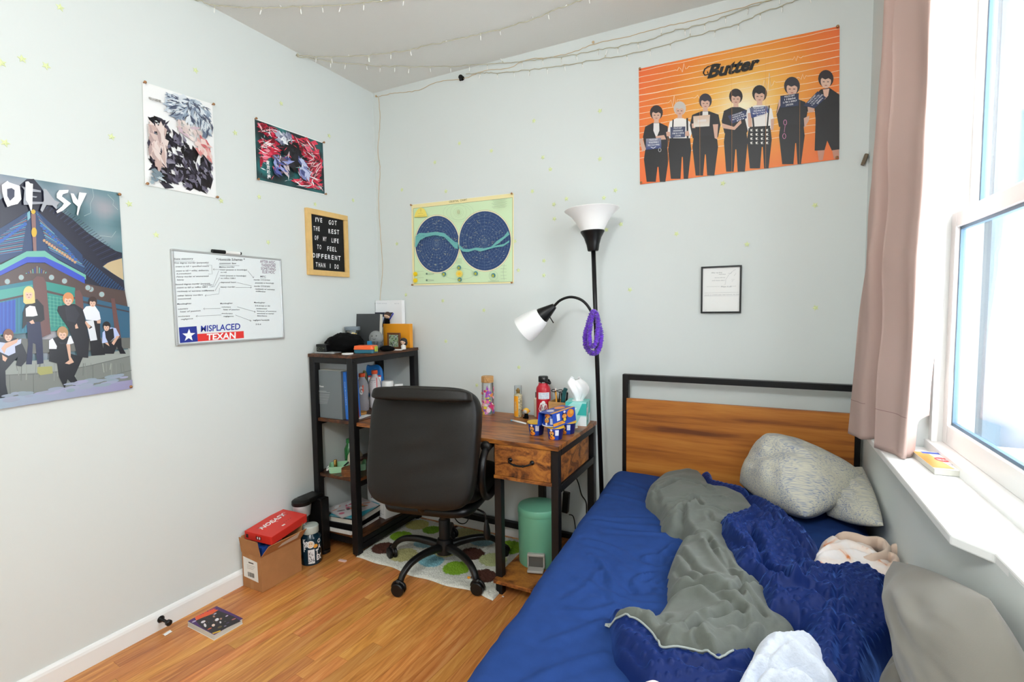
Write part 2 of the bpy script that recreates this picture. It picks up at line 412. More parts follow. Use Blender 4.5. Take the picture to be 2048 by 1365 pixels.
o = rest.build('planks_beyond', 'oak_floor', fl); o['kind'] = 'stuff'

# window_1: sill, frame, two sashes with panes
win = bpy.data.objects.new('window_1', None); COL.objects.link(win); win['kind'] = 'structure'; WL['window_1'] = Vector((0, 0, 0))
GX = 2.80
mb = MB()
sp = [(2.625, -0.46), (2.625, -1.325), (2.700, -1.405), (2.86, -1.415), (2.86, -1.30), (2.86, -0.59), (2.652, -0.46)]
sp = [(x+K*(y+1.0) if x < 2.75 else x, y) for x, y in sp]
sillp = [sp[0], sp[1], (2.679, -1.385), (2.683, -1.557), (2.86, -1.557), (2.86, -0.572), (xr(XW, -0.572), -0.572), (xr(XW, -0.46)+0.001, -0.46)]
mb.prism([(x, y, 0.866) for x, y in sillp], (0, 0, 0.022)); mb.build('window_sill', 'white_trim', win, bevel=0.004)
mb = MB()
rbox(mb, GX-0.03, XW+WT+0.02, WY0, WY0-0.02, 0.89, WZ1); rbox(mb, GX-0.03, XW+WT+0.02, WY1+0.02, WY1, 0.89, WZ1)
rbox(mb, GX-0.03, XW+WT+0.02, WY0, WY1, WZ1-0.02, WZ1); rbox(mb, GX-0.055, XW+WT+0.03, WY0, WY1, 0.886, 0.915)
rbox(mb, GX-0.045, GX-0.03, WY0, WY0-0.032, 0.915, WZ1); rbox(mb, GX-0.045, GX-0.03, WY1+0.032, WY1, 0.915, WZ1)
mb.build('window_frame', 'white_trim', win, bevel=0.002)
def sash(x, z0, z1, rail0, rail1):
    mb = MB(); y0, y1 = WY0-0.022, WY1+0.022; st = 0.042
    rbox(mb, x-0.016, x+0.016, y0, y0-st, z0, z1); rbox(mb, x-0.016, x+0.016, y1+st, y1, z0, z1)
    rbox(mb, x-0.016, x+0.016, y0-st, y1+st, z0, z0+rail0); rbox(mb, x-0.016, x+0.016, y0-st, y1+st, z1-rail1, z1)
    s = mb.build('window_sash', 'white_trim', win, bevel=0.003)
    g = MB(); rbox(g, x-0.002, x+0.002, y0-st, y1+st, z0+rail0, z1-rail1); g.build('pane', 'window_glass', s)
    # glazing bead, darker seal round the glass
    b = MB(); q = 0.009
    for (ya, yb, za, zb) in ((y0-st, y0-st-q, z0+rail0, z1-rail1), (y1+st+q, y1+st, z0+rail0, z1-rail1), (y0-st, y1+st, z0+rail0, z0+rail0+q), (y0-st, y1+st, z1-rail1-q, z1-rail1)):
        rbox(b, x-0.006, x+0.006, ya, yb, za, zb)
    b.build('glazing_seal', 'seal_grey', s)
mat('seal_grey', '#5d7a90', 0.5); mat('outer_jamb', '#4f6472', 0.6)
mb = MB(); rbox(mb, GX+0.062, 2.99, WY0-0.02, WY0-0.075, 0.80, 2.5); mb.build('outer_casing', 'outer_jamb', win)
mb = MB(); rbox(mb, GX+0.062, 3.00, WY0, WY1, 0.80, 0.925); mb.build('outer_sill', 'white_trim', win)
sash(GX, 0.915, 1.62, 0.062, 0.045); sash(GX+0.04, 1.585, 2.40, 0.05, 0.05)
# cord bracket high on the jamb
MB().box((xr(2.752, -0.6), -0.60, 1.98), (0.02, 0.025, 0.16)).build('cord_cover', 'white_trim', win, bevel=0.006)
# ------------------------------------------------------------------ desk with shelf tower
desk = thing('computer_desk', 'rustic brown L-shaped desk with black steel frame and four-shelf tower in the corner', 'desk', (0.9, -0.3, 0))
P = 0.040
TX0, TX1, TY0, TY1, TZ = 0.012, 0.332, -0.60, -0.03, 1.11
def post(x, y, z0, z1, s=P):
    MB().b2(x, x+s, y, y+s, z0, z1).build('post', 'black_steel', desk, bevel=0.003)
for x in (TX0, TX1-P):
    for y in (TY0, TY1-P): post(x, y, 0.012, TZ-0.018)
    for y in (TY0, TY1-P): MB().lathe([(0.014, 0), (0.014, 0.012)], (x+P/2, y+P/2, 0), 12).build('foot', 'black_plastic', desk)
def board(name, x0, x1, y0, y1, z, t=0.018, m='rustic_dark'): return MB().b2(x0, x1, y0, y1, z-t, z).build(name, m, desk, bevel=0.002)
board('shelf_board', TX0-0.004, TX1+0.004, TY0-0.004, TY1, TZ)
def rail(x0, x1, y0, y1, z0, z1): MB().b2(x0, x1, y0, y1, z0, z1).build('rail', 'black_steel', desk, bevel=0.002)
for x in (TX0, TX1-0.025): rail(x, x+0.025, TY0+P, TY1-P, TZ-0.05, TZ-0.018)
for y in (TY0, TY1-0.025): rail(TX0+P, TX1-P, y, y+0.025, TZ-0.05, TZ-0.018)
SZ = [0.748, 0.432, 0.115]
for z in SZ:
    board('shelf_board', TX0+0.003, TX1-0.003, TY0+0.012, TY1, z)
    for x in (TX0, TX1-0.02): rail(x+0.001, x+0.019, TY0+P, TY1-P, z-0.046, z-0.018)
rail(TX0+P, TX1-P, TY0+0.01, TY0+0.03, 0.06, 0.097)
rail(TX1-0.03, TX1, TY0+P, TY1-P, 0.03, 0.065)
for y, z in ((TY0-0.001, 1.08), ):
    MB().lathe([(0.006, 0), (0.006, 0.003), (0.003, 0.005)], (TX1, TY0+0.012, 1.075), 10, rotm(0, PI/2, 0)).build('bolt', 'black_metal', desk)
DZ = 0.745; DX1 = 1.497; DY0, DY1 = -0.585, -0.03
MB().b2(TX1+0.002, DX1, DY0, DY1, DZ-0.02, DZ).build('desk_top', 'rustic_wood', desk, bevel=0.002)
LX = 1.170
for x in (LX, DX1-P):
    for y in (DY0+0.012, DY1-P): 
        post(x, y, 0.0, DZ-0.02, 0.036)
rail(LX+P, DX1-P, DY1-0.03, DY1, DZ-0.05, DZ-0.02); rail(TX1, LX, DY1-0.03, DY1, DZ-0.05, DZ-0.02)
rail(DX1-0.034, DX1-0.004, DY0+0.05, DY1-P, DZ-0.052, DZ-0.02)
rail(DX1-0.034, DX1-0.004, DY0+0.05, DY1-P, 0.527, 0.562)
rail(TX1, DX1-P, DY1-0.03, DY1-0.002, 0.075, 0.11)                # low bar along the wall
rail(LX+0.004, LX+0.034, DY0+0.05, DY1-P, 0.04, 0.066); rail(DX1-0.034, DX1-0.004, DY0+0.05, DY1-P, 0.04, 0.066)
board('lower_shelf', LX+0.005, DX1-0.006, DY0-0.02, DY1-0.03, 0.085, 0.018, 'rustic_front')
MB().b2(DX1-0.026, DX1-0.012, DY0+0.05, DY1-0.1, 0.565, DZ-0.055).build('side_panel', 'rustic_front', desk, bevel=0.001)
MB().b2(LX+0.04, LX+0.05, DY0+0.05, DY1-0.1, 0.565, DZ-0.03).build('side_panel', 'rustic_front', desk)
dr = MB().b2(LX+0.008, DX1-0.04, DY0+0.006, DY0+0.022, 0.578, DZ-0.022).build('drawer', 'rustic_front', desk, bevel=0.0015)
MB().b2(LX+0.004, DX1-0.036, DY0+0.002, DY0+0.3, 0.562, 0.577).build('drawer_rail', 'rustic_front', desk, bevel=0.001)
# pull handle: two rosettes and a bowed bar
hy = DY0+0.004; hx = 1.315; hz = 0.658
mb = MB(); q = catmull([(hx-0.055, hy, hz), (hx-0.05, hy-0.022, hz-0.004), (hx-0.025, hy-0.027, hz-0.012), (hx, hy-0.028, hz-0.014), (hx+0.025, hy-0.027, hz-0.012), (hx+0.05, hy-0.022, hz-0.004), (hx+0.055, hy, hz)], 5)
mb.tube(q, 0.0042, 10)
for sx in (-1, 1): mb.lathe([(0.011, 0), (0.011, 0.003), (0.005, 0.008)], (hx+sx*0.055, hy+0.001, hz), 14, rotm(PI/2, 0, 0))
for sx in (-0.022, 0.022): mb.sph((hx+sx, hy-0.027, hz-0.0125), 0.0062, 10, 6)
mb.build('drawer_pull', 'black_metal', dr, smooth=True)

# ------------------------------------------------------------------ office chair
CHX, CHY = 0.815, -0.473
chair = thing('office_chair', 'black leather swivel office chair seen from behind, pushed up to the desk', 'chair', (CHX, CHY, 0), math.radians(11))
def cushion(w_, h_, t, n=2.6, nu=36, nv=36, bulge=1.0, taper=0.0, crease=None):
    """pad in the XZ plane, thickness along Y"""
    def fn_side(sgn):
        def fn(u, v):
            a = 2*u-1; b = 2*v-1
            a = math.copysign(1-(1-abs(a))**1.35, a); b = math.copysign(1-(1-abs(b))**1.35, b)
            # map square to superellipse outline
            p = 5.0; l = (abs(a)**p+abs(b)**p)**(1/p); mx = max(abs(a), abs(b)) or 1e-9; k = mx/(l or 1e-9)
            x = a*k; z = b*k; rr_ = max(abs(a), abs(b))
            d = (1-rr_**n)**(1/n) if rr_ < 1 else 0
            xx = x*w_/2*(1+taper*z)
            return Vector((xx, sgn*t/2*d*bulge, z*h_/2))
        return fn
    mb = MB(); mb.grid(fn_side(1), nu, nv); mb.grid(fn_side(-1), nu, nv); return mb
TILT = math.radians(-13)
def bk(mb, cy, cz, curve=0.10, extra=None):
    R = Matrix.Rotation(TILT, 3, 'X'); out = []
    for v in mb.v:
        p = Vector(v); p.y += curve*p.x*p.x*2.2
        if extra: p = extra(p)
        p = R @ p; out.append(p+Vector((0, cy, cz)))
    mb.v = [tuple(v) for v in out]; return mb
def wr(p):
    n = noise.noise(Vector((p.x*4, p.z*3.2, 1.7)))*0.012+noise.noise(Vector((p.x*2.2+p.z*3, p.z*11-p.x*3, 4.2)))*0.012*max(0, 1-abs(p.x)*3.0)
    if p.y < 0: p.y -= n
    return p
mb = bk(cushion(0.545, 0.55, 0.105, n=5, nu=56, nv=56, taper=0.025), -0.285, 0.722, extra=wr); mb.v = [(v[0]+0.02, v[1], v[2]) for v in mb.v]; mb.build('backrest', 'leather', chair, smooth=True, local=True)
mb = bk(cushion(0.475, 0.062, 0.104, n=4.5, taper=-0.03), -0.324, 0.968, 0.10); mb.v = [(v[0]+0.040, v[1], v[2]) for v in mb.v]
mb.build('head_cushion', 'leather', chair, smooth=True, local=True)
# front cushion of the backrest facing the desk
mb = bk(cushion(0.47, 0.52, 0.09, n=3), -0.225, 0.705); mb.build('back_cushion', 'leather', chair, smooth=True, local=True)
# piping seam round the back
# seat
mb = cushion(0.53, 0.50, 0.12, n=3.5); R9 = Matrix.Rotation(PI/2, 3, 'X'); mb.v = [tuple(R9 @ Vector(v)+Vector((0, 0.0, 0.475))) for v in mb.v]
mb.build('seat', 'leather', chair, smooth=True, local=True)
mb = cushion(0.47, 0.46, 0.05, n=6); mb.v = [tuple(R9 @ Vector(v)+Vector((0, -0.035, 0.400))) for v in mb.v]
mb.build('seat_pan', 'black_plastic', chair, smooth=True, local=True)
# back bracket joining seat and back
MB().tube(catmull([(0, -0.02, 0.40), (0, -0.20, 0.395), (0, -0.262, 0.43), (0, -0.262, 0.56)], 5), 0.022, 8).build('back_bracket', 'black_metal', chair, smooth=True, local=True)
MB().lathe([(0.10, 0.372), (0.10, 0.385), (0.06, 0.395)], (0, 0, 0), 4).build('tilt_plate', 'black_metal', chair, local=True)
# gas lift
MB().lathe([(0.030, 0.13), (0.030, 0.255), (0.027, 0.26), (0.025, 0.262), (0.025, 0.335), (0.022, 0.34), (0.022, 0.385)], (0, 0, 0), 20).build('gas_lift', 'black_plastic', chair, auto=AUTO, local=True)
MB().lathe([(0.030, 0.075), (0.044, 0.08), (0.046, 0.125), (0.038, 0.155), (0.031, 0.16)], (0, 0, 0), 20).build('hub', 'black_plastic', chair, auto=AUTO, local=True)
for k in range(5):
    a = math.radians(189+72*k-11); d = Vector((math.cos(a), math.sin(a), 0)); s_ = Vector((-d.y, d.x, 0))
    rs = [0.035, 0.10, 0.17, 0.24, 0.285, 0.305, 0.31]; zs = [0.118, 0.128, 0.132, 0.122, 0.095, 0.066, 0.056]; ws = [0.021, 0.019, 0.017, 0.016, 0.0155, 0.0145, 0.013]; hs = [0.020, 0.018, 0.016, 0.015, 0.014, 0.013, 0.012]
    path = catmull([d*r+Vector((0, 0, z)) for r, z in zip(rs, zs)], 4)
    mb = MB(); vs = []; n = len(path)
    for i, p in enumerate(path):
        t = (path[min(i+1, n-1)]-path[max(i-1, 0)]).normalized(); up = s_.cross(t)*-1; f_ = i/(n-1)*6; j = min(int(f_), 5); fr = f_-j
        ww = ws[j]*(1-fr)+ws[j+1]*fr; hh = hs[j]*(1-fr)+hs[j+1]*fr
        for q in range(12):
            an = 2*PI*q/12; ca_, sa_ = math.cos(an), math.sin(an)
            vs.append(p+s_*ww*math.copysign(abs(ca_)**0.7, ca_)+up*hh*math.copysign(abs(sa_)**0.7, sa_))
    fs = [(i*12+q, i*12+(q+1) % 12, (i+1)*12+(q+1) % 12, (i+1)*12+q) for i in range(n-1) for q in range(12)]+[tuple(range(12)), tuple(range((n-1)*12, n*12))]
    mb.add(vs, fs); mb.build('leg', 'black_plastic', chair, auto=math.radians(50), local=True)
    # caster: two discs, hood, stem
    c = d*0.318; ca2 = a+[0.9, 0.35, 2.2, 1.2, -0.4][k]; ax = Vector((math.cos(ca2), math.sin(ca2), 0)); R = Matrix((( -ax.y, 0, ax.x), (ax.x, 0, ax.y), (0, 1, 0))).to_3x3()
    R = ax.to_track_quat('Z', 'Y').to_matrix()
    mb = MB()
    for sg in (-1, 1):
        prof = [(0.010, 0.0), (0.029, 0.001), (0.0315, 0.005), (0.0315, 0.015), (0.028, 0.019), (0.015, 0.020)]
        Rs = R if sg > 0 else R @ Matrix.Rotation(PI, 3, 'X')
        mb.lathe(prof, c+Vector((0, 0, 0.0325))+ax*sg*0.003, 20, Rs)
    ct = mb.build('caster', 'black_plastic', chair, auto=AUTO, local=True)
    hb = MB(); hb.lathe([(0.011, 0.03), (0.012, 0.06), (0.012, 0.075)], (c.x, c.y, 0), 12)
    side = Vector((-ax.y, ax.x, 0)); arc = [c+side*0.034*math.cos(t)+Vector((0, 0, 0.0325+0.035*math.sin(t))) for t in [PI*0.05+PI*0.9*q/8 for q in range(9)]]
    hb.tube(arc, 0.007, 8); hb.build('caster_hood', 'black_plastic', ct, smooth=True, local=True)
# armrests: closed loops each side with a padded top
for sx in (-1, 1):
    x = sx*0.285 if sx > 0 else -0.245
    loop = catmull([(x, -0.20, 0.50), (x+sx*0.012, -0.245, 0.60), (x+sx*0.012, -0.20, 0.685), (x+sx*0.01, -0.05, 0.70), (x+sx*0.01, 0.12, 0.685), (x+sx*0.012, 0.175, 0.62), (x, 0.13, 0.50), (x-sx*0.02, 0.02, 0.43), (x-sx*0.02, -0.08, 0.43)], 6, closed=True)
    arm = MB().tube(loop, 0.017, 10, closed=True).build('armrest', 'black_plastic', chair, smooth=True, local=True)
    MB().tube(catmull([(x+sx*0.01, -0.19, 0.705), (x+sx*0.01, -0.1, 0.716), (x+sx*0.01, 0.05, 0.714), (x+sx*0.01, 0.14, 0.70)], 5), [0.018]+[0.026]*14+[0.018], 12).build('arm_pad', 'leather', arm, smooth=True, local=True)
# height lever with paddle, cable loop
lv = MB().tube(catmull([(0.08, -0.02, 0.385), (0.20, -0.09, 0.372), (0.262, -0.12, 0.365), (0.272, -0.123, 0.33)], 5), 0.005, 8).build('height_lever', 'black_metal', chair, smooth=True, local=True)
MB().tube(catmull([(0.272, -0.123, 0.335), (0.274, -0.124, 0.31), (0.277, -0.126, 0.265), (0.278, -0.127, 0.238)], 4), [0.006, 0.007, 0.009, 0.0105, 0.012, 0.014, 0.0155, 0.017, 0.017, 0.016, 0.014, 0.011, 0.005], 12).build('paddle', 'black_plastic', lv, smooth=True, local=True)

# ------------------------------------------------------------------ bed frame and mattress
bed = thing('bed_frame', 'twin bed frame with black metal posts and a wood-grain headboard against the back wall', 'bed', (2.15, -1.0, 0))
BY = -0.085; BX0, BX1 = 1.652, 2.652
for x in (BX0, BX1-0.03): MB().b2(x, x+0.03, BY-0.015, BY+0.02, 0, 1.012).build('post', 'black_metal', bed, bevel=0.002)
MB().b2(BX0+0.03, BX1-0.03, BY-0.015, BY+0.02, 0.984, 1.012).build('top_rail', 'black_metal', bed, bevel=0.002)
MB().b2(BX0+0.022, BX1-0.022, BY-0.022, BY-0.002, 0.43, 0.893).build('headboard_panel', 'teak', bed, bevel=0.002)
for x in (1.71, BX1-0.035): MB().b2(x, x+0.03, -2.0, BY-0.015, 0.19, 0.235).build('side_rail', 'black_metal', bed)
for k in range(9): MB().b2(1.74, BX1-0.035, -0.25-k*0.2, -0.19-k*0.2, 0.215, 0.235).build('slat', 'teak', bed)
for x in (1.76, BX1-0.035): MB().b2(x, x+0.03, -2.0, -1.97, 0, 0.235).build('leg', 'black_metal', bed)

def edge_x(y): return 1.612+(-0.10-y)*0.055         # left edge of the mattress, slightly askew
ZM = 0.54
def fsm(x, a, b): t = min(1, max(0, (x-a)/(b-a))); return t*t*(3-2*t)
TENSION = [((1300, 1215), (1140, 1180)), ((1300, 1215), (1160, 1250)), ((1310, 1150), (1120, 1075)), ((1320, 1115), (1200, 1060))]
SX0, SY0, SST = 1.58, -2.10, 0.006
_X, _Y = np.meshgrid(SX0+np.arange(182)*SST, SY0+np.arange(336)*SST); SH = np.zeros(_X.shape)
def _s(x, y): return tuple(onz(1180+x/2.36, 860+y/2.36, 0.54)[:2])
for a_, w_, l_ in [(0.004, 0.012, [(20, 430), (150, 445), (300, 455), (430, 470)]), (0.004, 0.010, [(70, 470), (220, 480), (420, 495)]), (0.003, 0.010, [(90, 415), (250, 420), (400, 450)]), (0.005, 0.014, [(-20, 520), (120, 560), (240, 640), (380, 640)]), (0.004, 0.012, [(0, 590), (60, 640), (100, 740), (110, 830)]), (0.004, 0.010, [(40, 600), (80, 680), (150, 760)]), (0.008, 0.010, [(200, 735), (215, 700), (260, 680), (330, 660), (385, 600)]), (0.008, 0.009, [(215, 745), (250, 715), (300, 705), (375, 650)]), (0.008, 0.009, [(230, 760), (280, 725), (330, 730), (380, 700)]),
                      (0.007, 0.009, [(300, 745), (330, 760), (385, 745)]), (0.006, 0.010, [(320, 620), (360, 560), (410, 520)]), (0.005, 0.011, [(250, 600), (330, 580), (400, 545)]), (0.004, 0.012, [(-60, 700), (60, 760), (200, 820), (330, 830)]), (0.004, 0.012, [(-100, 850), (0, 860), (90, 830), (180, 840)]), (0.003, 0.012, [(60, 300), (200, 330), (330, 380)]), (0.003, 0.012, [(100, 240), (240, 280), (300, 330)]), (0.005, 0.014, [(-200, 1000), (-60, 950), (60, 900)]), (0.005, 0.014, [(-300, 1200), (-140, 1120), (60, 1060)]), (0.004, 0.012, [(-120, 800), (-20, 740), (40, 660)])]:
    P_l = [(p.x, p.y) for p in catmull([Vector((*_s(*q), 0)) for q in l_], 5)]; e_ = seg_dist(_X, _Y, P_l, False); SH += a_*1.3*(np.exp(-(e_/(w_*0.8))**2)-0.6*np.exp(-((e_-1.9*w_)/(1.2*w_))**2))
SH = blur(SH, 2)
def sheet_z(x, y):
    i, j = int(min(max((x-SX0)/SST, 0), 181)), int(min(max((y-SY0)/SST, 0), 335))
    return float(SH[j, i])+0.006*noise.noise(Vector((x*3.2+y, y*2.6, 0.3)))+0.0016*noise.noise(Vector(((x*0.5-y)*26, x*3, 4.1)))
mb = MB()
def sheet(u, v):
    y0, y1 = -0.112, -2.06; y = y0+(y1-y0)*v
    # u: down the left side, across, down the right side
    L0 = edge_x(y); R0 = 2.648 if y > -2.2 else 2.64
    r = 0.065; s = u*(1.50); hside = 0.34
    endr = 0.0
    for yy in (y0-y, y-y1):
        pass
    e = min(abs(y-y0), abs(y1-y)); er = 0.07
    drop = (er-math.sqrt(max(0, er*er-(er-e)**2))) if e < er else 0
    W = R0-L0; arc = PI*r/2; tot = hside*2+arc*2+(W-2*r); t = u*tot
    cin = drop*0.9                                   # corners tuck in
    if t < hside: x = L0; z = ZM-r-(hside-t)+0.0; nx, nz = -1, 0
    elif t < hside+arc: a = (t-hside)/r; x = L0+r-r*math.cos(a); z = ZM-r+r*math.sin(a); nx, nz = -math.cos(a), math.sin(a)
    elif t < hside+arc+W-2*r: x = L0+r+(t-hside-arc); z = ZM; nx, nz = 0, 1
    elif t < hside+2*arc+W-2*r: a = (t-hside-arc-W+2*r)/r; x = R0-r+r*math.sin(a); z = ZM-r+r*math.cos(a); nx, nz = math.sin(a), math.cos(a)
    else: x = R0; z = ZM-r-(t-(hside+2*arc+W-2*r)); nx, nz = 1, 0
    d = sheet_z(x if nz > 0 else x+z, y)
    if nx < 0: d += 0.004*noise.noise(Vector((y*14, z*4, 2)))*(1-nz)+0.008*noise.noise(Vector((y*5, z*2.5, 3)))*(1-nz)
    if nx < -0.5 or nx == -1: x += cin*0.6
    if nx > 0: x = min(x, 2.655); d = min(d, 0.0)
    z -= drop*(1 if nz > 0 else 0)
    return Vector((x+nx*d, y, z+nz*d))
mb.grid(sheet, 190, 240)
mb.add([(edge_x(-0.112)+0.02, -0.112, 0.14), (2.64, -0.112, 0.14), (2.64, -2.06, 0.14), (edge_x(-2.06)+0.02, -2.06, 0.14)], [(0, 1, 2, 3)])
for yy in (-0.113, -2.059): mb.add([(edge_x(yy)+0.02, yy, 0.14), (2.64, yy, 0.14), (2.64, yy, ZM-0.07), (edge_x(yy)+0.02, yy, ZM-0.07)], [(0, 1, 2, 3)])
o = mb.build('mattress', 'navy_sheet', None, smooth=True)
tag(o, 'mattress covered by a rumpled navy blue fitted sheet on the bed frame', 'mattress')

# ------------------------------------------------------------------ floor lamp
lamp = thing('floor_lamp', 'black torchiere floor lamp with white bowl shade and a bent reading arm', 'lamp', (1.59, -0.2, 0))
ly = -0.20
MB().lathe([(0.088, 0), (0.09, 0.006), (0.085, 0.016), (0.03, 0.028), (0.012, 0.04)], (1.588, ly, 0), 32).build('base', 'black_metal', lamp, auto=AUTO)
MB().tube([(1.588, ly, 0.03), (1.545, ly, 1.30), (1.5335, ly, 1.64)], 0.0108, 14).build('pole', 'black_metal', lamp, smooth=True)
Rl = rotm(0, math.radians(-2.0), 0)
MB().lathe([(0.024, 0), (0.027, 0.004), (0.031, 0.03), (0.042, 0.065), (0.058, 0.092), (0.057, 0.097), (0.036, 0.096)], (1.533, ly, 1.622), 32, Rl).build('shade_holder', 'black_metal', lamp, auto=AUTO)
MB().lathe([(0.050, 0.0), (0.062, 0.025), (0.078, 0.055), (0.099, 0.085), (0.132, 0.112), (0.1315, 0.114), (0.097, 0.088), (0.074, 0.055), (0.058, 0.026), (0.046, 0.004)], (1.530, ly, 1.708), 48, Rl).build('shade', 'milk_glass', lamp, auto=AUTO)
q = catmull([(1.551, ly, 1.12), (1.548, ly, 1.22), (1.528, ly, 1.315), (1.487, ly-0.01, 1.378), (1.425, ly-0.015, 1.401), (1.365, ly-0.015, 1.385), (1.322, ly-0.015, 1.345)], 7)
arm = MB().tube(q, 0.0068, 10).build('reading_arm', 'black_metal', lamp, smooth=True)
dA = Vector((-0.80, -0.10, -0.59)).normalized(); RA = dA.to_track_quat('Z', 'Y').to_matrix(); pA = Vector((1.335, ly-0.015, 1.358))
MB().lathe([(0.014, 0), (0.016, 0.004), (0.040, 0.075), (0.041, 0.082), (0.03, 0.083)], pA, 28, RA).build('socket_cup', 'black_metal', lamp, auto=AUTO)
MB().lathe([(0.034, 0.0), (0.050, 0.018), (0.060, 0.05), (0.0675, 0.085), (0.0735, 0.13), (0.0715, 0.13), (0.0655, 0.085), (0.058, 0.05), (0.046, 0.018), (0.03, 0.004)], pA+dA*0.075, 36, RA).build('reading_shade', 'milk_glass', lamp, auto=AUTO)
MB().tube([(pA+dA*0.055+Vector((0.028, -0.02, -0.022))), (pA+dA*0.055+Vector((0.052, -0.03, -0.052)))], 0.0028, 8).build('switch', 'black_metal', lamp, smooth=True)
# purple garland draped over the arm joint
def fuzz_ring(path, r, name, seed):
    mb = MB(); pts = catmull(path, 22, closed=True); n = len(pts); rg = random.Random(seed)
    rs = [r*(1+0.22*math.sin(i*1.9)+0.16*rg.uniform(-1, 1)) for i in range(n)]; mb.tube(pts, rs, 12, closed=True)
    vs = []
    for v in mb.v: vs.append(tuple(Vector(v)+Vector([rg.uniform(-1, 1)*r*0.24 for _ in range(3)])))
    mb.v = vs; return mb
gar = thing('flower_garland', 'fluffy purple lei looped twice and hung over the floor lamp arm', 'garland', (1.55, ly-0.02, 1.3))
def GP(l, y): return [Vector(at(px, py, 1, ly+y)) for px, py in l]
fuzz_ring(GP([(1186, 624), (1176, 650), (1170, 680), (1176, 700), (1186, 707), (1197, 700), (1202, 678), (1199, 655), (1193, 636)], -0.035), 0.0115, 'g', 3).build('loop', 'purple_fuzz', gar, auto=math.radians(80))
fuzz_ring(GP([(1189, 626), (1183, 642), (1179, 665), (1180, 688), (1184, 693), (1191, 688), (1195, 665), (1196, 645), (1194, 632)], -0.06), 0.0105, 'g', 5).build('loop', 'purple_fuzz', gar, auto=math.radians(80))
# ------------------------------------------------------------------ things on the walls
def crop(x0, y0, s): return lambda x, y: (x0+x/s, y0+y/s)
def mixc(a, b, t):
    a = [int(a[i:i+2], 16)/255 for i in (1, 3, 5)] if isinstance(a, str) else a; b = [int(b[i:i+2], 16)/255 for i in (1, 3, 5)] if isinstance(b, str) else b
    t = min(1, max(0, t)); return tuple(x*(1-t)+y*t for x, y in zip(a, b))
NL, NB = Vector((1, 0, 0)), Vector((0, -1, 0))
def fl_(px, py): return lwall(px, py, 0.0042)
def fb_(px, py): return bwall(px, py, -0.0042)
def pin(p, n, parent, r=0.006, m='pin_copper'):
    MB().lathe([(0.0018, 0), (0.002, 0.005), (r*0.55, 0.006), (r*0.5, 0.011), (r, 0.014), (r*0.8, 0.017)], Vector(p), 12, Vector(n).to_track_quat('Z', 'Y').to_matrix()).build('push_pin', m, parent, smooth=True)
def poster(name, label, corners, side, pins=(0, 1, 2, 3), col='paper_white', pm='pin_copper', cat='poster'):
    fn = fl_ if side == 'L' else fb_; n = NL if side == 'L' else NB
    c = [Vector(fn(*p)) for p in corners]; mid = sum(c, Vector())/4
    t = thing(name, label, cat, mid)
    back = [p-n*0.0012 for p in c]
    MB().prism(back, n*0.0011).build('sheet', col, t)
    inset = [c[i]+(mid-c[i])*0.02 for i in range(4)]
    for i in pins: pin(inset[i], n, t, m=pm)
    return t, Print(fn, n)

# --- tall band poster with the palace
C4 = [(-62, 338.5), (238, 386), (261, 777), (-62, 824)]
t, P_ = poster('band_poster', 'tall band poster of people on palace steps at the left edge of the picture', C4, 'L', (1, 2))
A = crop(0, 340, 4.875); B = crop(0, 540, 4.707); rg = random.Random(11)
def sky(u, v):
    c = mixc('#8d97a6', '#6d8f97', u); n = noise.noise(Vector((u*5, v*9, 2)))
    c = mixc(c, '#b5aab0', max(0, n)*1.2); c = mixc(c, '#44656d', max(0, -n)*1.3); return c
P_.grid(C4, 30, 40, sky)
def PA_(f, pts, col): P_.poly([f(*p) for p in pts], col)
PA_(A, [(1000, 935), (1080, 890), (1188, 862), (1205, 1075), (1100, 1010)], '#c9b48d')
for l in ([(900, 180), (915, 260), (880, 330), (885, 420), (820, 450)], [(1050, 240), (1110, 300), (1100, 340), (1150, 390)], [(960, 640), (1090, 655), (1130, 600)]): P_.line([A(*p) for p in l], 0.5, '#c3d0cf')
PA_(A, [(-300, 560), (0, 290), (60, 250), (190, 150), (260, 90), (330, 88), (400, 170), (470, 290), (560, 380), (700, 475), (850, 610), (1000, 712), (1130, 792), (1190, 808), (1190, 862), (1060, 900), (1000, 945), (1100, 1010), (1205, 1078), (1245, 1400), (-300, 1400)], '#252638')
for k in range(34):   # tile ends along the roof edge
    u = k/33; x = 480+u*700; y = 300+560*u-60*math.sin(u*3); P_.line([A(x, y), A(x-50-u*120, y+70)], 0.9, '#3c4566' if k % 2 else '#171826')
for k in range(60):
    u = k/59; x = 820+u*390; y = 880+u*300; P_.line([A(x, y-20+rg.uniform(-3, 3)), A(x-70, y+75)], 0.8, ['#31568c', '#1c2440', '#47709e'][k % 3])
PA_(A, [(-300, 760), (260, 410), (360, 400), (560, 590), (800, 830), (820, 1010), (430, 800), (260, 800), (-300, 1030)], '#26426d')
for k in range(46):   # rafters of the two eaves
    u = k/45; x0, y0 = 340+60*u, 400+260*u; x1, y1 = 420+400*u, 470+440*u+40
    P_.line([A(355+u*120, 420+u*360), A(x1, y1)], 1.1 if k % 3 else 2.2, ['#3f74a6', '#1b2b52', '#6db3bd', '#2a4f86', '#8a5a52'][k % 5])
    P_.line([A(270-u*60, 420+u*370), A(235-u*540, 470+u*400)], 1.1 if k % 3 else 2.0, ['#3a6da0', '#1b2b52', '#5fa6b6', '#2a4f86', '#8a5a52'][k % 5])
for k in range(13):
    u = k/12; P_.ell(*A(425+u*300, 690+u*210), 2.8, 3.0, '#caa27a'); P_.ell(*A(400+u*330, 545+u*330), 3.6, 3.0, '#2f63b5'); P_.ell(*A(240-u*300, 530+u*210), 3.8, 3.2, '#2f63b5')
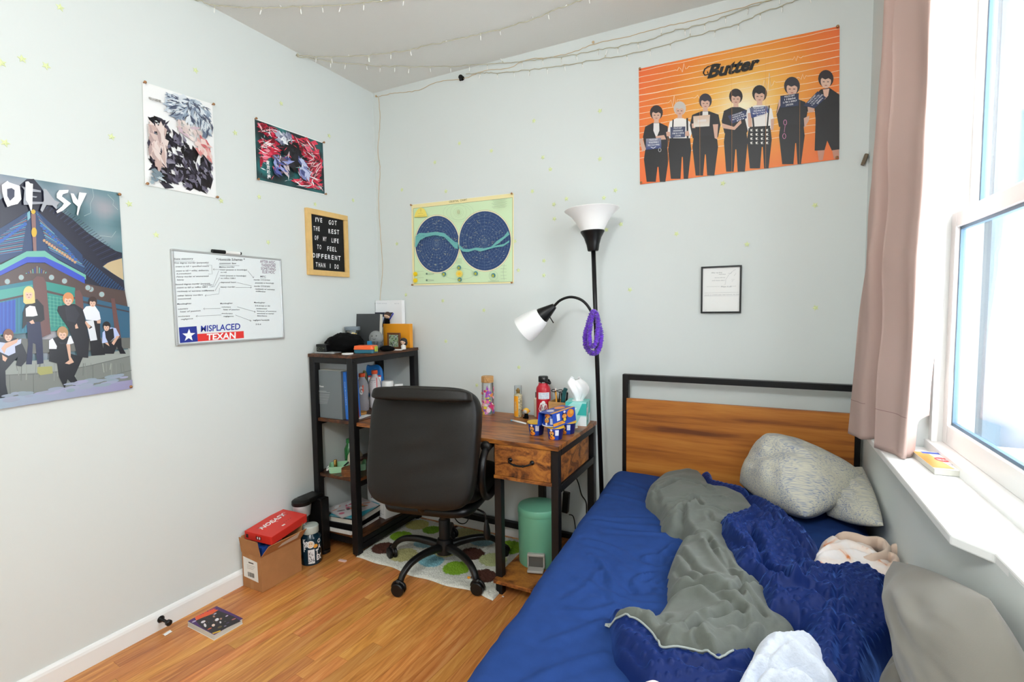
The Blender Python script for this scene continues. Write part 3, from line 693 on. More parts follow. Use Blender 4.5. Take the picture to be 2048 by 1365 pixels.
PA_(A, [(296, 430), (340, 430), (350, 810), (318, 810)], '#8d6a66'); PA_(A, [(258, 420), (284, 400), (290, 470), (262, 500)], '#7fb6c4')
P_.ell(*A(318, 410), 4.5, 4.5, '#d7b23a'); P_.ell(*A(326, 610), 5.5, 9.5, '#d9b233')
PA_(A, [(-300, 960), (0, 925), (255, 795), (430, 790), (560, 880), (830, 1025), (830, 1070), (430, 850), (260, 850), (0, 985), (-300, 1080)], '#6fb8a8')
PA_(A, [(-300, 1080), (0, 985), (255, 850), (430, 850), (600, 930), (820, 1050), (820, 1110), (600, 1000), (430, 905), (260, 905), (0, 1030), (-300, 1130)], '#3550c4')
PA_(A, [(-300, 1140), (0, 1032), (260, 910), (430, 910), (820, 1110), (1210, 1180), (1250, 1400), (-300, 1400)], '#54433f')
for x, y in ((65, 1090), (200, 1050), (495, 1050), (622, 1085), (880, 1165), (985, 1215), (850, 1150)): P_.ell(*A(x, y), 6.8, 6.5, '#6f4d45'); P_.ell(*A(x, y), 5.2, 5.2, '#9fb6b8')
for k in range(10): P_.line([A(245+k*22, 940+abs(5-k)*14), A(255+k*20, 1010)], 1.6, ['#5bb5ac', '#2f4aa0', '#a48f7a'][k % 3])
PA_(B, [(-300, 205), (300, 100), (310, 140), (310, 590), (-300, 640)], '#2b7f92'); PA_(B, [(-300, 240), (300, 140), (305, 215), (0, 280), (-300, 320)], '#4aa399')
PA_(B, [(-300, 320), (0, 280), (305, 215), (305, 232), (0, 300), (-300, 345)], '#4e3b3a'); PA_(B, [(-300, 345), (0, 310), (140, 280), (140, 590), (-300, 640)], '#2a53b8')
PA_(B, [(418, 110), (700, 170), (700, 560), (455, 580)], '#2d9186'); PA_(B, [(425, 190), (700, 260), (700, 275), (428, 215)], '#53403e')
PA_(B, [(770, 250), (1210, 350), (1215, 640), (780, 640)], '#32607c'); PA_(B, [(770, 290), (1210, 390), (1210, 402), (770, 312)], '#453a40')
for k in range(16):
    P_.line([B(445+k*17, 240+k*3), B(455+k*17, 540)], 0.5, '#6fc0a2' if k % 2 else '#236f6c'); P_.line([B(10+k*18, 300-k*4), B(10+k*18, 590)], 0.5, '#3f7fd0' if k % 2 else '#1d3c86')
for k in range(9): P_.line([B(440, 250+k*33), B(700, 290+k*31)], 0.45, '#7cc7ac')
for xs in ([(300, 95), (340, 60), (400, 70), (425, 120), (470, 600), (335, 660)], [(695, 200), (740, 190), (770, 250), (800, 640), (715, 640)], [(1035, 270), (1070, 270), (1130, 640), (1080, 640)]): PA_(B, xs, '#6d4a47')
PA_(B, [(-300, 620), (380, 655), (800, 650), (1215, 640), (1215, 740), (-300, 820)], '#6b6d69')
PA_(B, [(-300, 830), (230, 860), (530, 840), (800, 820), (1210, 745), (1235, 1115), (0, 1300), (-300, 1350)], '#9aa19c')
PA_(B, [(-300, 960), (30, 990), (530, 955), (830, 900), (1210, 810), (1235, 1115), (0, 1300), (-300, 1350)], '#7f8480')
for l in ([(0, 990), (290, 985), (530, 960), (830, 905), (1215, 812)], [(305, 985), (308, 1200)], [(80, 990), (90, 1240)], [(865, 900), (868, 1120)], [(600, 950), (700, 1060)], [(860, 1045), (1230, 945)]): P_.line([B(*p) for p in l], 0.7, '#4c514f')
for k in range(26): x = rg.uniform(100, 1180); P_.line([B(x, 880), B(x+rg.uniform(-15, 15), 880+rg.uniform(40, 170))], rg.uniform(0.6, 2.2), mixc('#6a706c', '#aab0a6', rg.random()))
PA_(B, [(342, 915), (480, 908), (488, 975), (370, 992), (342, 970)], '#a5a566')
# people on the steps: plain printed figures
def fig(f, parts):
    for col, pts in parts: P_.poly([f(*p) for p in pts], col)
def head(f, x, y, r, hair, skin='#e3bda6', long=False, sc=4.707, tilt=0.0):
    P_.ell(*f(x, y-r*0.18), r*1.18/sc, r*1.35/sc, hair)
    if long: P_.poly([f(x-r*1.2, y-r*0.4), f(x+r*1.2, y-r*0.4), f(x+r*1.35, y+r*2.0), f(x+r*0.7, y+r*2.2), f(x-r*0.7, y+r*2.3), f(x-r*1.2, y+r*1.9)], hair)
    P_.ell(*f(x, y+r*0.22), r*0.8/sc, r*1.08/sc, skin)
    P_.poly([f(x-r*0.95, y-r*0.9), f(x+r*0.95, y-r*0.9), f(x+r*0.95, y+0.1*r), f(x+r*0.4, y-r*0.25), f(x-r*0.1, y-r*0.05), f(x-r*0.6, y-r*0.3), f(x-r*0.95, y+0.1*r)], hair)
    for sx in (-0.33, 0.33): P_.line([f(x+sx*r-r*0.15, y+r*0.3), f(x+sx*r+r*0.15, y+r*0.3)], r*0.12/sc, '#4a3330')
    P_.line([f(x-r*0.18, y+r*0.85), f(x+r*0.2, y+r*0.85)], r*0.13/sc, '#b0655c')
K_, Wc, Sk = '#16161c', '#e8ecf6', '#dcb29a'
fig(B, [(K_, [(245, 300), (340, 275), (400, 340), (410, 470), (360, 500), (250, 500), (200, 560), (205, 400)]), ('#f0f4fa', [(232, 365), (270, 338), (320, 345), (345, 430), (300, 440), (235, 440)]), ('#1b2248', [(240, 490), (370, 490), (390, 670), (400, 880), (340, 890), (325, 700), (300, 690), (290, 890), (235, 890), (255, 700)]), (Sk, [(265, 490), (300, 470), (318, 505), (285, 510)])])
head(B, 262, 222, 44, '#e6cf86', long=True)
fig(B, [('#1e1e26', [(600, 330), (690, 320), (770, 370), (795, 480), (830, 660), (820, 830), (720, 820), (690, 700), (640, 560), (570, 460), (530, 390), (535, 345)]), ('#2c2c36', [(600, 350), (690, 340), (740, 420), (700, 500), (620, 480)]), (Sk, [(695, 525), (712, 505), (728, 550), (700, 555)])])
head(B, 632, 280, 44, '#d98f57')
fig(B, [(Wc, [(800, 345), (880, 335), (925, 400), (938, 465), (900, 480), (800, 470), (770, 380)]), ('#17171d', [(800, 480), (930, 480), (935, 640), (980, 800), (850, 810), (830, 640)]), ('#dfe4ea', [(800, 480), (870, 475), (905, 660), (840, 670)]), ('#17171d', [(820, 510), (860, 540), (830, 560)]), (Sk, [(900, 480), (938, 470), (935, 505), (905, 505)]), (Sk, [(795, 480), (845, 535), (820, 555), (790, 500)])])
head(B, 862, 305, 35, '#3d2a24')
fig(B, [('#b9c8f0', [(955, 590), (1010, 540), (1080, 550), (1115, 620), (1060, 650), (1000, 690), (950, 690)]), ('#17171f', [(975, 570), (1055, 550), (1065, 640), (1010, 690), (985, 640)]), ('#14141c', [(965, 690), (1060, 670), (1130, 640), (1135, 720), (1175, 790), (1120, 790), (1090, 720), (1060, 790), (960, 790)]), (Sk, [(1040, 690), (1085, 625), (1115, 620), (1060, 710)]), (Sk, [(975, 690), (1005, 685), (1020, 720)])])
head(B, 992, 535, 32, '#221a1a')
fig(B, [('#23262f', [(-10, 640), (140, 640), (200, 700), (245, 800), (235, 860), (190, 910), (140, 900), (155, 820), (40, 950), (45, 1080), (70, 1200), (20, 1230), (-60, 1200), (-60, 900)]), ('#c3cbf0', [(-20, 680), (60, 690), (190, 650), (185, 695), (130, 720), (135, 780), (70, 810), (-20, 770)]), (Sk, [(0, 740), (40, 690), (160, 650), (150, 685), (50, 740), (30, 790)]), (Sk, [(10, 800), (60, 830), (40, 865), (15, 850)])])
head(B, 68, 620, 42, '#7b4b33')
fig(B, [('#15161c', [(455, 660), (540, 625), (650, 630), (655, 690), (650, 790), (770, 820), (740, 890), (690, 1000), (745, 1090), (700, 1110), (625, 1030), (600, 1110), (685, 1150), (620, 1165), (580, 1080), (545, 1010), (525, 880), (450, 860), (455, 790)]), (Wc, [(450, 665), (485, 645), (525, 720), (520, 745), (450, 745)]), (Wc, [(640, 625), (655, 620), (685, 690), (650, 700), (615, 705)]), (Sk, [(612, 700), (650, 702), (655, 820), (685, 870), (640, 890), (600, 880), (640, 850)]), ('#2b2d36', [(540, 680), (620, 690), (560, 700)])])
head(B, 578, 600, 44, '#b98f62')
def mist(u, v):
    return mixc('#9db5c4', '#9a93b8', u*0.9+0.2*noise.noise(Vector((u*4, v*4, 1))))
q = [B(-300, 1250), B(1233, 1035), B(1236, 1115), B(-300, 1355)]; P_.grid(q, 12, 2, mist)
for k in range(40): x = rg.uniform(-200, 1180); P_.ell(*B(x, 1235-x*0.17+rg.uniform(-60, 15)), rg.uniform(8, 18), rg.uniform(2, 4), mixc('#8fa3ac', '#a7a6c6', rg.random()), 14, -0.13)
# brushed title
Wt = '#fdfdfd'
PA_(A, [(200, 165), (385, 205), (385, 222), (290, 215), (250, 250), (350, 262), (340, 275), (240, 262), (240, 310), (460, 318), (470, 330), (220, 345), (215, 320), (225, 200)], '#a0a3ad')
PA_(A, [(410, 185), (440, 195), (520, 300), (570, 320), (545, 345), (540, 390), (500, 350), (440, 345), (400, 415), (380, 395), (415, 300)], '#aaadb5')
for pts in ([(5, 150), (60, 110), (75, 125), (180, 160), (195, 290), (160, 335), (100, 350), (60, 365), (30, 300), (10, 220)],):
    PA_(A, pts, Wt)
PA_(A, [(55, 190), (100, 180), (130, 200), (128, 265), (85, 305), (58, 260)], '#3a3f55')
PA_(A, [(235, 120), (262, 115), (282, 135), (308, 140), (300, 380), (290, 408), (262, 330), (240, 300)], Wt)
PA_(A, [(565, 200), (655, 198), (650, 225), (600, 240), (590, 262), (680, 330), (600, 400), (545, 425), (535, 405), (590, 360), (610, 330), (540, 275), (540, 235)], Wt)
PA_(A, [(675, 230), (705, 235), (745, 300), (760, 222), (832, 230), (770, 360), (745, 450), (735, 435), (745, 360), (700, 320)], Wt)
PA_(A, [(-240, 110), (-195, 115), (-120, 260), (-110, 100), (-60, 105), (-80, 370), (-130, 350), (-190, 230), (-200, 380), (-240, 370)], Wt)
P_.build('artwork', t, 'printed_satin')

# --- white portrait-format print: loose ink strokes
C4 = [(285, 163), (425, 208), (433, 397), (290, 370)]
t, P_ = poster('art_print', 'white upright poster with dark ink strokes and blue-grey brushwork, held by four tacks', C4, 'L')
D = crop(270, 140, 5.0556); rg = random.Random(5)
P_.grid([(287, 166), (424, 209.5), (432, 396), (291.5, 369)], 2, 2, lambda u, v: '#f4f4f3')
def inside(pt, poly):
    x, y = pt; c = False
    for i in range(len(poly)):
        x1, y1 = poly[i]; x2, y2 = poly[i-1]
        if (y1 > y) != (y2 > y) and x < (x2-x1)*(y-y1)/(y2-y1)+x1: c = not c
    return c
def strokes(f, region, n, cols, ln, wd, ang, spread=0.5, bounds=None, curve=0.2):
    xs = [p[0] for p in region]; ys = [p[1] for p in region]; k = 0; tries = 0
    while k < n and tries < n*20:
        tries += 1; x, y = rg.uniform(min(xs), max(xs)), rg.uniform(min(ys), max(ys))
        if not inside((x, y), region): continue
        a = (ang(x, y) if callable(ang) else ang)+rg.gauss(0, spread); l = ln*rg.uniform(0.5, 1.4)
        pts = [(x-math.cos(a)*l/2, y-math.sin(a)*l/2), (x+math.sin(a)*l*curve*rg.uniform(-.5, .5), y+math.cos(a)*l*curve*rg.uniform(-.5, .5)), (x+math.cos(a)*l/2, y+math.sin(a)*l/2)]
        if bounds and not all(inside(p, bounds) for p in pts): continue
        P_.line([f(*p) for p in pts], [0.1, wd*rg.uniform(0.5, 1.2), 0.1], rg.choice(cols)); k += 1
bnd = [(102, 150), (760, 356), (798, 1272), (128, 1150)]
dark = [(95, 500), (250, 480), (340, 600), (500, 720), (600, 860), (660, 980), (700, 860), (780, 920), (805, 1000), (805, 1180), (700, 1280), (590, 1250), (480, 1190), (200, 1170), (270, 1060), (200, 1000), (120, 960)]
strokes(D, dark, 150, ['#19171f', '#25222c', '#34313d', '#0f0e13'], 150, 13, lambda x, y: 0.9+0.001*(x-400), 0.5, bnd)
strokes(D, dark, 110, ['#4a4656', '#6e6a7c', '#8b8797', '#1b1922'], 95, 7, lambda x, y: 1.1, 0.6, bnd)
mid_ = [(330, 240), (470, 215), (640, 290), (760, 420), (775, 620), (700, 680), (640, 560), (520, 520), (400, 470), (320, 420), (310, 320)]
strokes(D, mid_, 170, ['#8e9db0', '#a9b7c6', '#c3ced8', '#6d7a90', '#dfe5ea'], 110, 8, lambda x, y: math.atan2(y-330, x-540)*1.0+0.3, 0.35, bnd)
strokes(D, mid_, 60, ['#4a5166', '#5b6378', '#e9edf0'], 80, 3.5, lambda x, y: math.atan2(y-330, x-540)+0.3, 0.35, bnd)
strokes(D, [(110, 560), (250, 540), (300, 700), (290, 900), (210, 1010), (130, 900), (95, 680)], 45, ['#d9c2bb', '#cbb0a8', '#e6d5cf', '#b8a09c'], 150, 11, 1.25, 0.3, bnd)
strokes(D, [(560, 700), (700, 700), (760, 850), (760, 920), (650, 850)], 28, ['#d98d8a', '#c96a6c', '#e3b3ac', '#e8cfc8'], 110, 9, 0.9, 0.35, bnd)
strokes(D, [(420, 520), (560, 560), (640, 640), (560, 700), (430, 640)], 20, ['#e9dcd6', '#d8c5c0', '#cdb6c0'], 90, 8, 0.9, 0.5, bnd)
strokes(D, [(110, 1000), (240, 1030), (250, 1120), (120, 1150)], 16, ['#9fb0b8', '#c6d2d6', '#7b8c96'], 80, 8, 0.2, 0.4, bnd)
P_.text('呪術廻戦', D(118, 300), (5.2, 1.45), (0, -5.6), '#3a3420', 0.01, width=26.5)
P_.build('artwork', t, 'printed_satin')

# --- landscape print: crimson shards on teal
C4 = [(507.5, 236), (646, 285), (650, 390), (512.5, 360)]
t, P_ = poster('art_print', 'landscape poster of crimson shards over teal and black, above the letter board', C4, 'L')
D = crop(490, 220, 3.9); rg = random.Random(9)
bnd = [(84, 88), (590, 268), (608, 640), (102, 530)]
P_.grid([(509, 238.5), (645.5, 286.5), (649.5, 388.5), (513.5, 359)], 24, 18, lambda u, v: mixc(mixc('#16242a', '#2c7f80', 0.5+1.3*noise.noise(Vector((u*4, v*4, 9)))), '#08080c', 0.5*noise.noise(Vector((u*9, v*9, 4)))+0.15))
reds = ['#d01d3e', '#e8415c', '#a30f2c', '#f0738a', '#7d0a22', '#c51838']
for reg, an in (([(80, 80), (240, 130), (250, 210), (180, 190), (80, 130)], 0.5), ([(90, 240), (230, 240), (240, 320), (110, 420), (150, 520), (95, 480)], 0.2), ([(360, 190), (600, 260), (610, 420), (540, 420), (440, 330), (370, 260)], 0.7), ([(480, 420), (615, 380), (618, 520), (520, 540), (430, 350)], -0.6), ([(380, 560), (520, 520), (610, 600), (600, 640), (440, 620)], 0.3)):
    strokes(D, reg, 55, reds, 90, 9, an, 0.6, bnd); strokes(D, reg, 22, ['#f7c9cf', '#ffffff', '#2a0a12', '#141018'], 80, 2.2, an, 0.6, bnd)
strokes(D, [(280, 300), (400, 270), (440, 400), (400, 470), (330, 420)], 60, ['#0a0a0e', '#16151c', '#24212b'], 100, 12, 1.2, 0.4, bnd)
strokes(D, [(250, 150), (340, 170), (350, 250), (280, 280), (245, 220)], 40, ['#dfe2ea', '#f5f6fa', '#aeb2c6', '#7a7f9a'], 60, 7, 1.4, 0.5, bnd)
strokes(D, [(220, 370), (340, 350), (330, 500), (230, 500)], 45, ['#5560a8', '#9aa3d8', '#cfc0c4', '#6d5a68', '#39406f'], 80, 8, 0.8, 0.5, bnd)
strokes(D, [(410, 390), (450, 390), (500, 530), (420, 530)], 30, ['#7f88bc', '#c4cae8', '#4d568e', '#e6e8f4'], 90, 8, 1.1, 0.4, bnd)
strokes(D, bnd, 70, ['#e8eef0', '#88c2c4', '#e0405a', '#0b1518'], 45, 1.6, 0.8, 1.0, bnd)
for i, ch in enumerate('東京喰種'): P_.text(ch, D(150+i*3, 425+i*37), (8.0, 2.3), (0, -9.5), '#f6f6f6', 0.02, width=7.2)
P_.build('artwork', t, 'printed_satin')

# --- letter board
D = crop(490, 220, 3.9)
co = [D(458, 765), D(785, 832), D(795, 1310), D(478, 1287)]
c = [Vector(lwall(*p)) for p in co]; mid = sum(c, Vector())/4
lb = thing('letter_board', 'black felt letter board in a pale wooden frame, quoting a six-line saying in white letters', 'sign', (0, mid.y, mid.z))
ya, yb, za, zb = -0.583, -0.279, 1.549, 1.918; fw = 0.030
for (y0, y1, z0, z1) in ((ya, yb, zb-fw, zb), (ya, yb, za, za+fw), (ya, ya+fw, za+fw, zb-fw), (yb-fw, yb, za+fw, zb-fw)):
    MB().b2(0.001, 0.022, y0, y1, z0, z1).build('frame_bar', 'frame_maple', lb, bevel=0.0015)
MB().b2(0.001, 0.012, ya+fw, yb-fw, za+fw, zb-fw).build('felt_panel', 'board_black', lb)
mb = MB()
for k in range(62): z = za+fw+0.003+k*0.005; mb.b2(0.012, 0.0128, ya+fw, yb-fw, z, z+0.0025)
o = mb.build('felt_rib', 'board_black', lb); o['kind'] = 'stuff'
rows = ["I'VE  GOT", "THE    REST", "OF  MY  LIFE", "TO   FEEL", "DIFFERENT", "THAN   I   DO"]
spans = [[("I'VE", 547, 608, 872), ('GOT', 652, 722, 893)], [('THE', 534, 588, 940), ('REST', 650, 740, 962)], [('OF', 543, 578, 1013), ('MY', 608, 640, 1022), ('LIFE', 674, 735, 1034)], [('TO', 562, 600, 1084), ('FEEL', 640, 720, 1098)], [('DIFFERENT', 528, 753, 1150)], [('THAN', 552, 632, 1222), ('I', 661, 669, 1234), ('DO', 698, 736, 1238)]]
for row in spans:
    for s_, x0, x1, yb_ in row:
        wts = [{'I': 0.45, "'": 0.35, 'W': 1.2, 'M': 1.15}.get(ch, 1.0) for ch in s_]; tot = sum(wts); acc = 0
        for ch, wt in zip(s_, wts):
            a = x0+(x1-x0)*acc/tot; b = x0+(x1-x0)*(acc+wt*0.74)/tot; acc += wt
            P_ = Print(lambda x, y: lwall(x, y, 0.0136), NL)
            P_.text(ch, D(a, yb_+(a-x0)*0.115), (10.5, 10.5*0.115), (0, -12.4), '#f7f7f7', 0.02, width=(b-a)/3.9*0.98)
            P_.build('letter', lb, 'printed_matt')

# --- whiteboard
D = crop(330, 490, 6.5)
wb = thing('whiteboard', 'small white dry-erase board with aluminium frame, handwritten notes and a flag sticker', 'whiteboard', (0, -1.025, 1.41))
ya, yb, za, zb = -1.303, -0.756, 1.204, 1.622; fw = 0.009
for (y0, y1, z0, z1) in ((ya, yb, zb-fw, zb), (ya, yb, za, za+fw), (ya, ya+fw, za+fw, zb-fw), (yb-fw, yb, za+fw, zb-fw)):
    MB().b2(0.001, 0.0145, y0, y1, z0, z1).build('frame_bar', 'aluminium', wb, bevel=0.002)
MB().b2(0.001, 0.011, ya+fw, yb-fw, za+fw, zb-fw).build('writing_surface', 'whiteboard', wb)
P_ = Print(lambda x, y: lwall(x, y, 0.0113), NL, step=1.2e-5)
INK = '#34363c'
W_ = [("State statutory", 115, 195, 365, 190, 30), ("First degree murder (purposely)", 120, 245, 565, 240, 26), ("-intent to kill + specified means", 130, 292, 570, 284, 24), ("-intent to kill + willful, deliberate,", 135, 348, 570, 340, 24), ("& premeditated", 150, 385, 335, 380, 22),
      ("-Felony murder w/ enumerated", 140, 425, 565, 415, 24), ("felony", 155, 465, 245, 462, 22), ("Second degree murder (purpose,", 135, 525, 590, 510, 25), ("knowledge)", 490, 532, 615, 526, 17), ("-intent to kill or inflict GBH", 145, 567, 550, 556, 24), ("-recklessly w/ extreme indifference", 150, 615, 635, 602, 24), ("-other felony murders", 155, 672, 490, 658, 24), ("(unenumerated)", 165, 712, 338, 706, 22),
      ("Manslaughter", 155, 780, 345, 770, 24), ("voluntary", 165, 845, 300, 836, 22), ("heat of passion", 195, 880, 462, 864, 23), ("involuntary", 170, 940, 325, 932, 22), ("negligence", 205, 978, 362, 966, 22),
      ("* Homicide Schemes *", 665, 205, 1035, 208, 40), ("common law", 705, 250, 925, 250, 28), ("Malice murder", 702, 298, 905, 296, 24), ("-intent (purpose or knowledge)", 710, 332, 1065, 334, 22), ("to kill", 722, 365, 798, 365, 20), ("-intent (purpose or knowledge)", 708, 408, 1052, 412, 22), ("to inflict GBH", 722, 442, 912, 444, 22), ("-depraved heart", 712, 497, 925, 495, 23), ("-felony murder", 712, 558, 910, 555, 23),
      ("Manslaughter", 715, 772, 880, 766, 23), ("-voluntary", 728, 815, 855, 815, 20), ("heat of passion", 755, 850, 968, 850, 21), ("-involuntary", 728, 900, 878, 900, 20), ("negligence", 758, 937, 890, 937, 20),
      ("MPC", 1235, 420, 1310, 422, 24), ("murder 210.2(1)(a)", 1152, 462, 1362, 466, 21), ("purposely or knowingly", 1170, 502, 1415, 506, 20), ("murder 210.2(1)(b)", 1155, 544, 1362, 548, 21), ("recklessly w/ extreme", 1170, 582, 1425, 590, 20), ("indifference", 1178, 612, 1305, 616, 19),
      ("Manslaughter", 1155, 758, 1300, 760, 22), ("210.3(1)(a) or (b)", 1168, 800, 1362, 802, 20), ("recklessness", 1182, 836, 1325, 838, 19), ("because of extreme", 1195, 868, 1445, 872, 19), ("emotional or mental", 1195, 900, 1412, 902, 19), ("disturbance", 1195, 930, 1325, 932, 19), ("negligent homicide", 1142, 988, 1355, 985, 22), ("210.4", 1175, 1042, 1245, 1042, 22)]
for s_, x0, y0, x1, y1, hh in W_:
    P_.text(s_, D(x0, y0), (1.0, (y1-y0)/(x1-x0)), (0.12*hh/6.5, -hh*1.12/6.5), INK, 0.012, width=(x1-x0)/6.5)
for l in ([(115, 212), (385, 214)], [(700, 262), (965, 273)], [(1235, 430), (1312, 432)], [(540, 262), (605, 265), (612, 380), (560, 380)], [(720, 320), (625, 320)], [(640, 308), (622, 320), (640, 330)], [(1075, 338), (1150, 430)], [(1136, 420), (1150, 432), (1155, 408)], [(698, 335), (622, 540), (580, 550)], [(710, 420), (640, 545), (600, 548)], [(712, 490), (648, 600)], [(708, 562), (698, 638), (520, 660)], [(535, 645), (518, 660), (532, 672)], [(935, 490), (1125, 535)], [(915, 556), (1125, 556)], [(1110, 545), (1125, 556), (1108, 566)],
          [(722, 827), (500, 832)], [(515, 820), (498, 832), (514, 844)], [(730, 913), (402, 928)], [(420, 915), (400, 928), (418, 940)], [(938, 806), (1172, 872)], [(912, 913), (1120, 990)], [(1100, 975), (1122, 990), (1104, 998)], [(1160, 860), (1176, 872), (1158, 880)]):
    P_.line([D(*p) for p in l], 0.45, '#4a4c52')
PU = '#6d4468'
for s_, x0, y0, x1, y1 in (("AFTER HOC,", 1235, 232, 1437, 250), ("THEREFORE", 1250, 282, 1437, 292), ("SOMETHING", 1245, 325, 1437, 335), ("ELSE HOC", 1262, 368, 1425, 376)):
    P_.text(s_, D(x0, y0), (1.0, (y1-y0)/(x1-x0)), (0, -52/6.5), PU, 0.0, width=(x1-x0)/6.5)
P_.build('handwriting', wb, 'printed_matt')
P_ = Print(lambda x, y: lwall(x, y, 0.0117), NL)
P_.poly([D(180, 1075), D(410, 1058), D(428, 1258), D(195, 1278)], '#1b2f92')
st = []
for k in range(10):
    a = -PI/2+k*PI/5+0.03; r = 88 if k % 2 == 0 else 36; st.append(D(310+r*math.cos(a), 1178+r*0.98*math.sin(a)-6*math.cos(a)))
P_.poly(st, '#f8fafc')
P_.poly([D(420, 1160), D(1022, 1122), D(1027, 1212), D(428, 1258)], '#e8352f')
P_.text('MISPLACED', D(460, 1132), (1, -0.066), (0.35, -17.2), '#2337a2', 0.018, width=519/6.5)
P_.text('TEXAN', D(543, 1238), (1, -0.062), (0.35, -17.0), '#fbfbfb', 0.03, width=377/6.5)
P_.build('sticker', wb, 'printed_paper')
p0 = Vector(lwall(424, 502.5, 0.013)); p1 = Vector(lwall(482, 507.5, 0.013)); pm_ = p0+(p1-p0)*0.43; pe = p0+(p1-p0)*0.95
mk = thing('marker', 'black-capped dry-erase marker clipped to the top edge of the whiteboard', 'marker', p0+(p1-p0)*0.5)
MB().tube([p0, pm_], 0.0088, 14).build('cap', 'black_plastic', mk, auto=AUTO); MB().tube([pm_, pe], 0.0075, 14).build('barrel', 'white_plastic', mk, auto=AUTO); MB().tube([pe, p1], 0.0068, 14).build('end_plug', 'black_plastic', mk, auto=AUTO)

# --- celestial chart on the back wall
D = crop(800, 370, 6.204)
C4 = [D(140, 245), D(1412, 100), D(1412, 1225), D(155, 1252)]
t, P_ = poster('star_chart', 'pale green celestial chart with two navy star discs pinned to the back wall', C4, 'B', col='paper_cream' if False else 'paper_white', cat='chart')
P_.grid([D(142, 248), D(1410, 103), D(1410, 1222), D(157, 1249)], 2, 2, lambda u, v: '#f4e7ae')
P_.poly([D(165, 292), D(1397, 155), D(1397, 1205), D(180, 1232)], '#8c9a78'); P_.poly([D(169, 296), D(1393, 160), D(1393, 1201), D(184, 1228)], '#d6ecc2')
P_.text('CELESTIAL  CHART', D(608, 222), (1, -0.125), (0.0, -5.2), '#6e6a4c', 0.01, width=226/6.204)
for (cx, cy, rx, ry) in ((463, 735, 272, 350), (1055, 695, 320, 368)):
    c_ = D(cx, cy); r0, r1 = rx/6.204, ry/6.204
    P_.ell(*c_, r0+2.2, r1+2.6, '#b8a27a', 48); P_.ell(*c_, r0+1.7, r1+2.1, '#f1ecc6', 48); P_.ell(*c_, r0, r1, '#3b517c', 56)
def disc(cx, cy, rx, ry, ox, oy, seed):
    rg = random.Random(seed); ccx, ccy = D(cx, cy); rx /= 6.204; ry /= 6.204; ccx2, ccy2 = D(ox, oy)
    for k in range(1, 10): P_.ring(ccx+(ccx2-ccx)*(1-k/9.5), ccy+(ccy2-ccy)*(1-k/9.5), rx*k/9.7, ry*k/9.7, 0.28, '#7d93ac', 40)
    for k in range(24):
        a = 2*PI*k/24; P_.line([(ccx2+1.5*math.cos(a), ccy2+1.5*math.sin(a)), (ccx+rx*0.98*math.cos(a), ccy+ry*0.98*math.sin(a))], 0.24, '#7d93ac')
    for k in range(150):
        r = math.sqrt(rg.random())*0.92; a = rg.random()*2*PI; x, y = ccx+rx*r*math.cos(a), ccy+ry*r*math.sin(a); l = rg.uniform(0.8, 3.4)
        P_.line([(x-l/2, y), (x+l/2, y-l*0.1)], rg.uniform(0.25, 0.6), rg.choice(['#c8cfc0', '#a9b7bb', '#e3dcae', '#93a6b8', '#d8c9a6']))
    for k in range(26):
        r = math.sqrt(rg.random())*0.85; a = rg.random()*2*PI; x, y = ccx+rx*r*math.cos(a), ccy+ry*r*math.sin(a); P_.ell(x, y, 0.55, 0.55, '#f0e69a', 8)
MW = '#74b7b4'
disc(463, 735, 272, 350, 455, 730, 1); disc(1055, 695, 320, 368, 1050, 700, 2)
P_.poly([D(*p) for p in [(205, 640), (250, 600), (340, 600), (450, 585), (560, 600), (620, 650), (690, 710), (733, 720), (728, 800), (690, 790), (620, 710), (560, 650), (450, 625), (330, 650), (260, 690), (215, 775), (197, 770), (200, 700)]], MW)
P_.poly([D(*p) for p in [(738, 740), (800, 795), (870, 800), (960, 780), (1050, 790), (1140, 770), (1210, 700), (1300, 640), (1350, 575), (1368, 620), (1310, 665), (1230, 730), (1180, 760), (1300, 735), (1365, 690), (1365, 715), (1290, 765), (1180, 780), (1080, 810), (1010, 830), (940, 810), (860, 835), (790, 830), (745, 790)]], MW)
for k in range(60):
    u = rg.random(); x = 220+u*500; y = 640-40*math.sin(u*3.1)+90*u+rg.uniform(-15, 15); P_.line([D(x, y), D(x+rg.uniform(8, 20), y+rg.uniform(-5, 8))], 0.4, '#4f8f98')
P_.poly([D(190, 405), D(205, 350), D(230, 310), D(270, 285), D(310, 300), D(335, 340), D(352, 398)], '#f6e272')
for l in ([(190, 406), (352, 398)], [(228, 388), (325, 380)], [(238, 360), (300, 355)], [(270, 285), (270, 345)], [(255, 318), (282, 316)]): P_.line([D(*p) for p in l], 0.35, '#9b8746')
for r in (190, 150, 100, 60, 40): P_.ring(*D(738, 345), r/6.2, r*0.62/6.2 if r > 100 else r/6.2, 0.22, '#a9bb9b')
P_.ell(*D(738, 340), 3.2, 4.5, '#c3cfa4')
for k in range(8): P_.line([D(1150+(k % 3)*15, 195+k*14), D(1340-(k % 2)*20, 180+k*14)], 0.35, '#8fa084')
for (x, y) in ((745, 1028), (558, 1108), (952, 1100), (753, 1178), (1170, 1125)): P_.ell(*D(x, y), 4.2, 4.4, '#4f8a92'); P_.ell(*D(x-4, y+4), 2.4, 2.8, '#b5b545')
P_.ell(*D(748, 1105), 6.8, 6.8, '#f3dc72'); P_.ell(*D(748, 1105), 3.0, 3.0, '#f7c93a'); P_.ring(*D(748, 1105), 30, 11.5, 0.3, '#9aae8e'); P_.ring(*D(1170, 1130), 9, 9.5, 0.3, '#9aae8e')
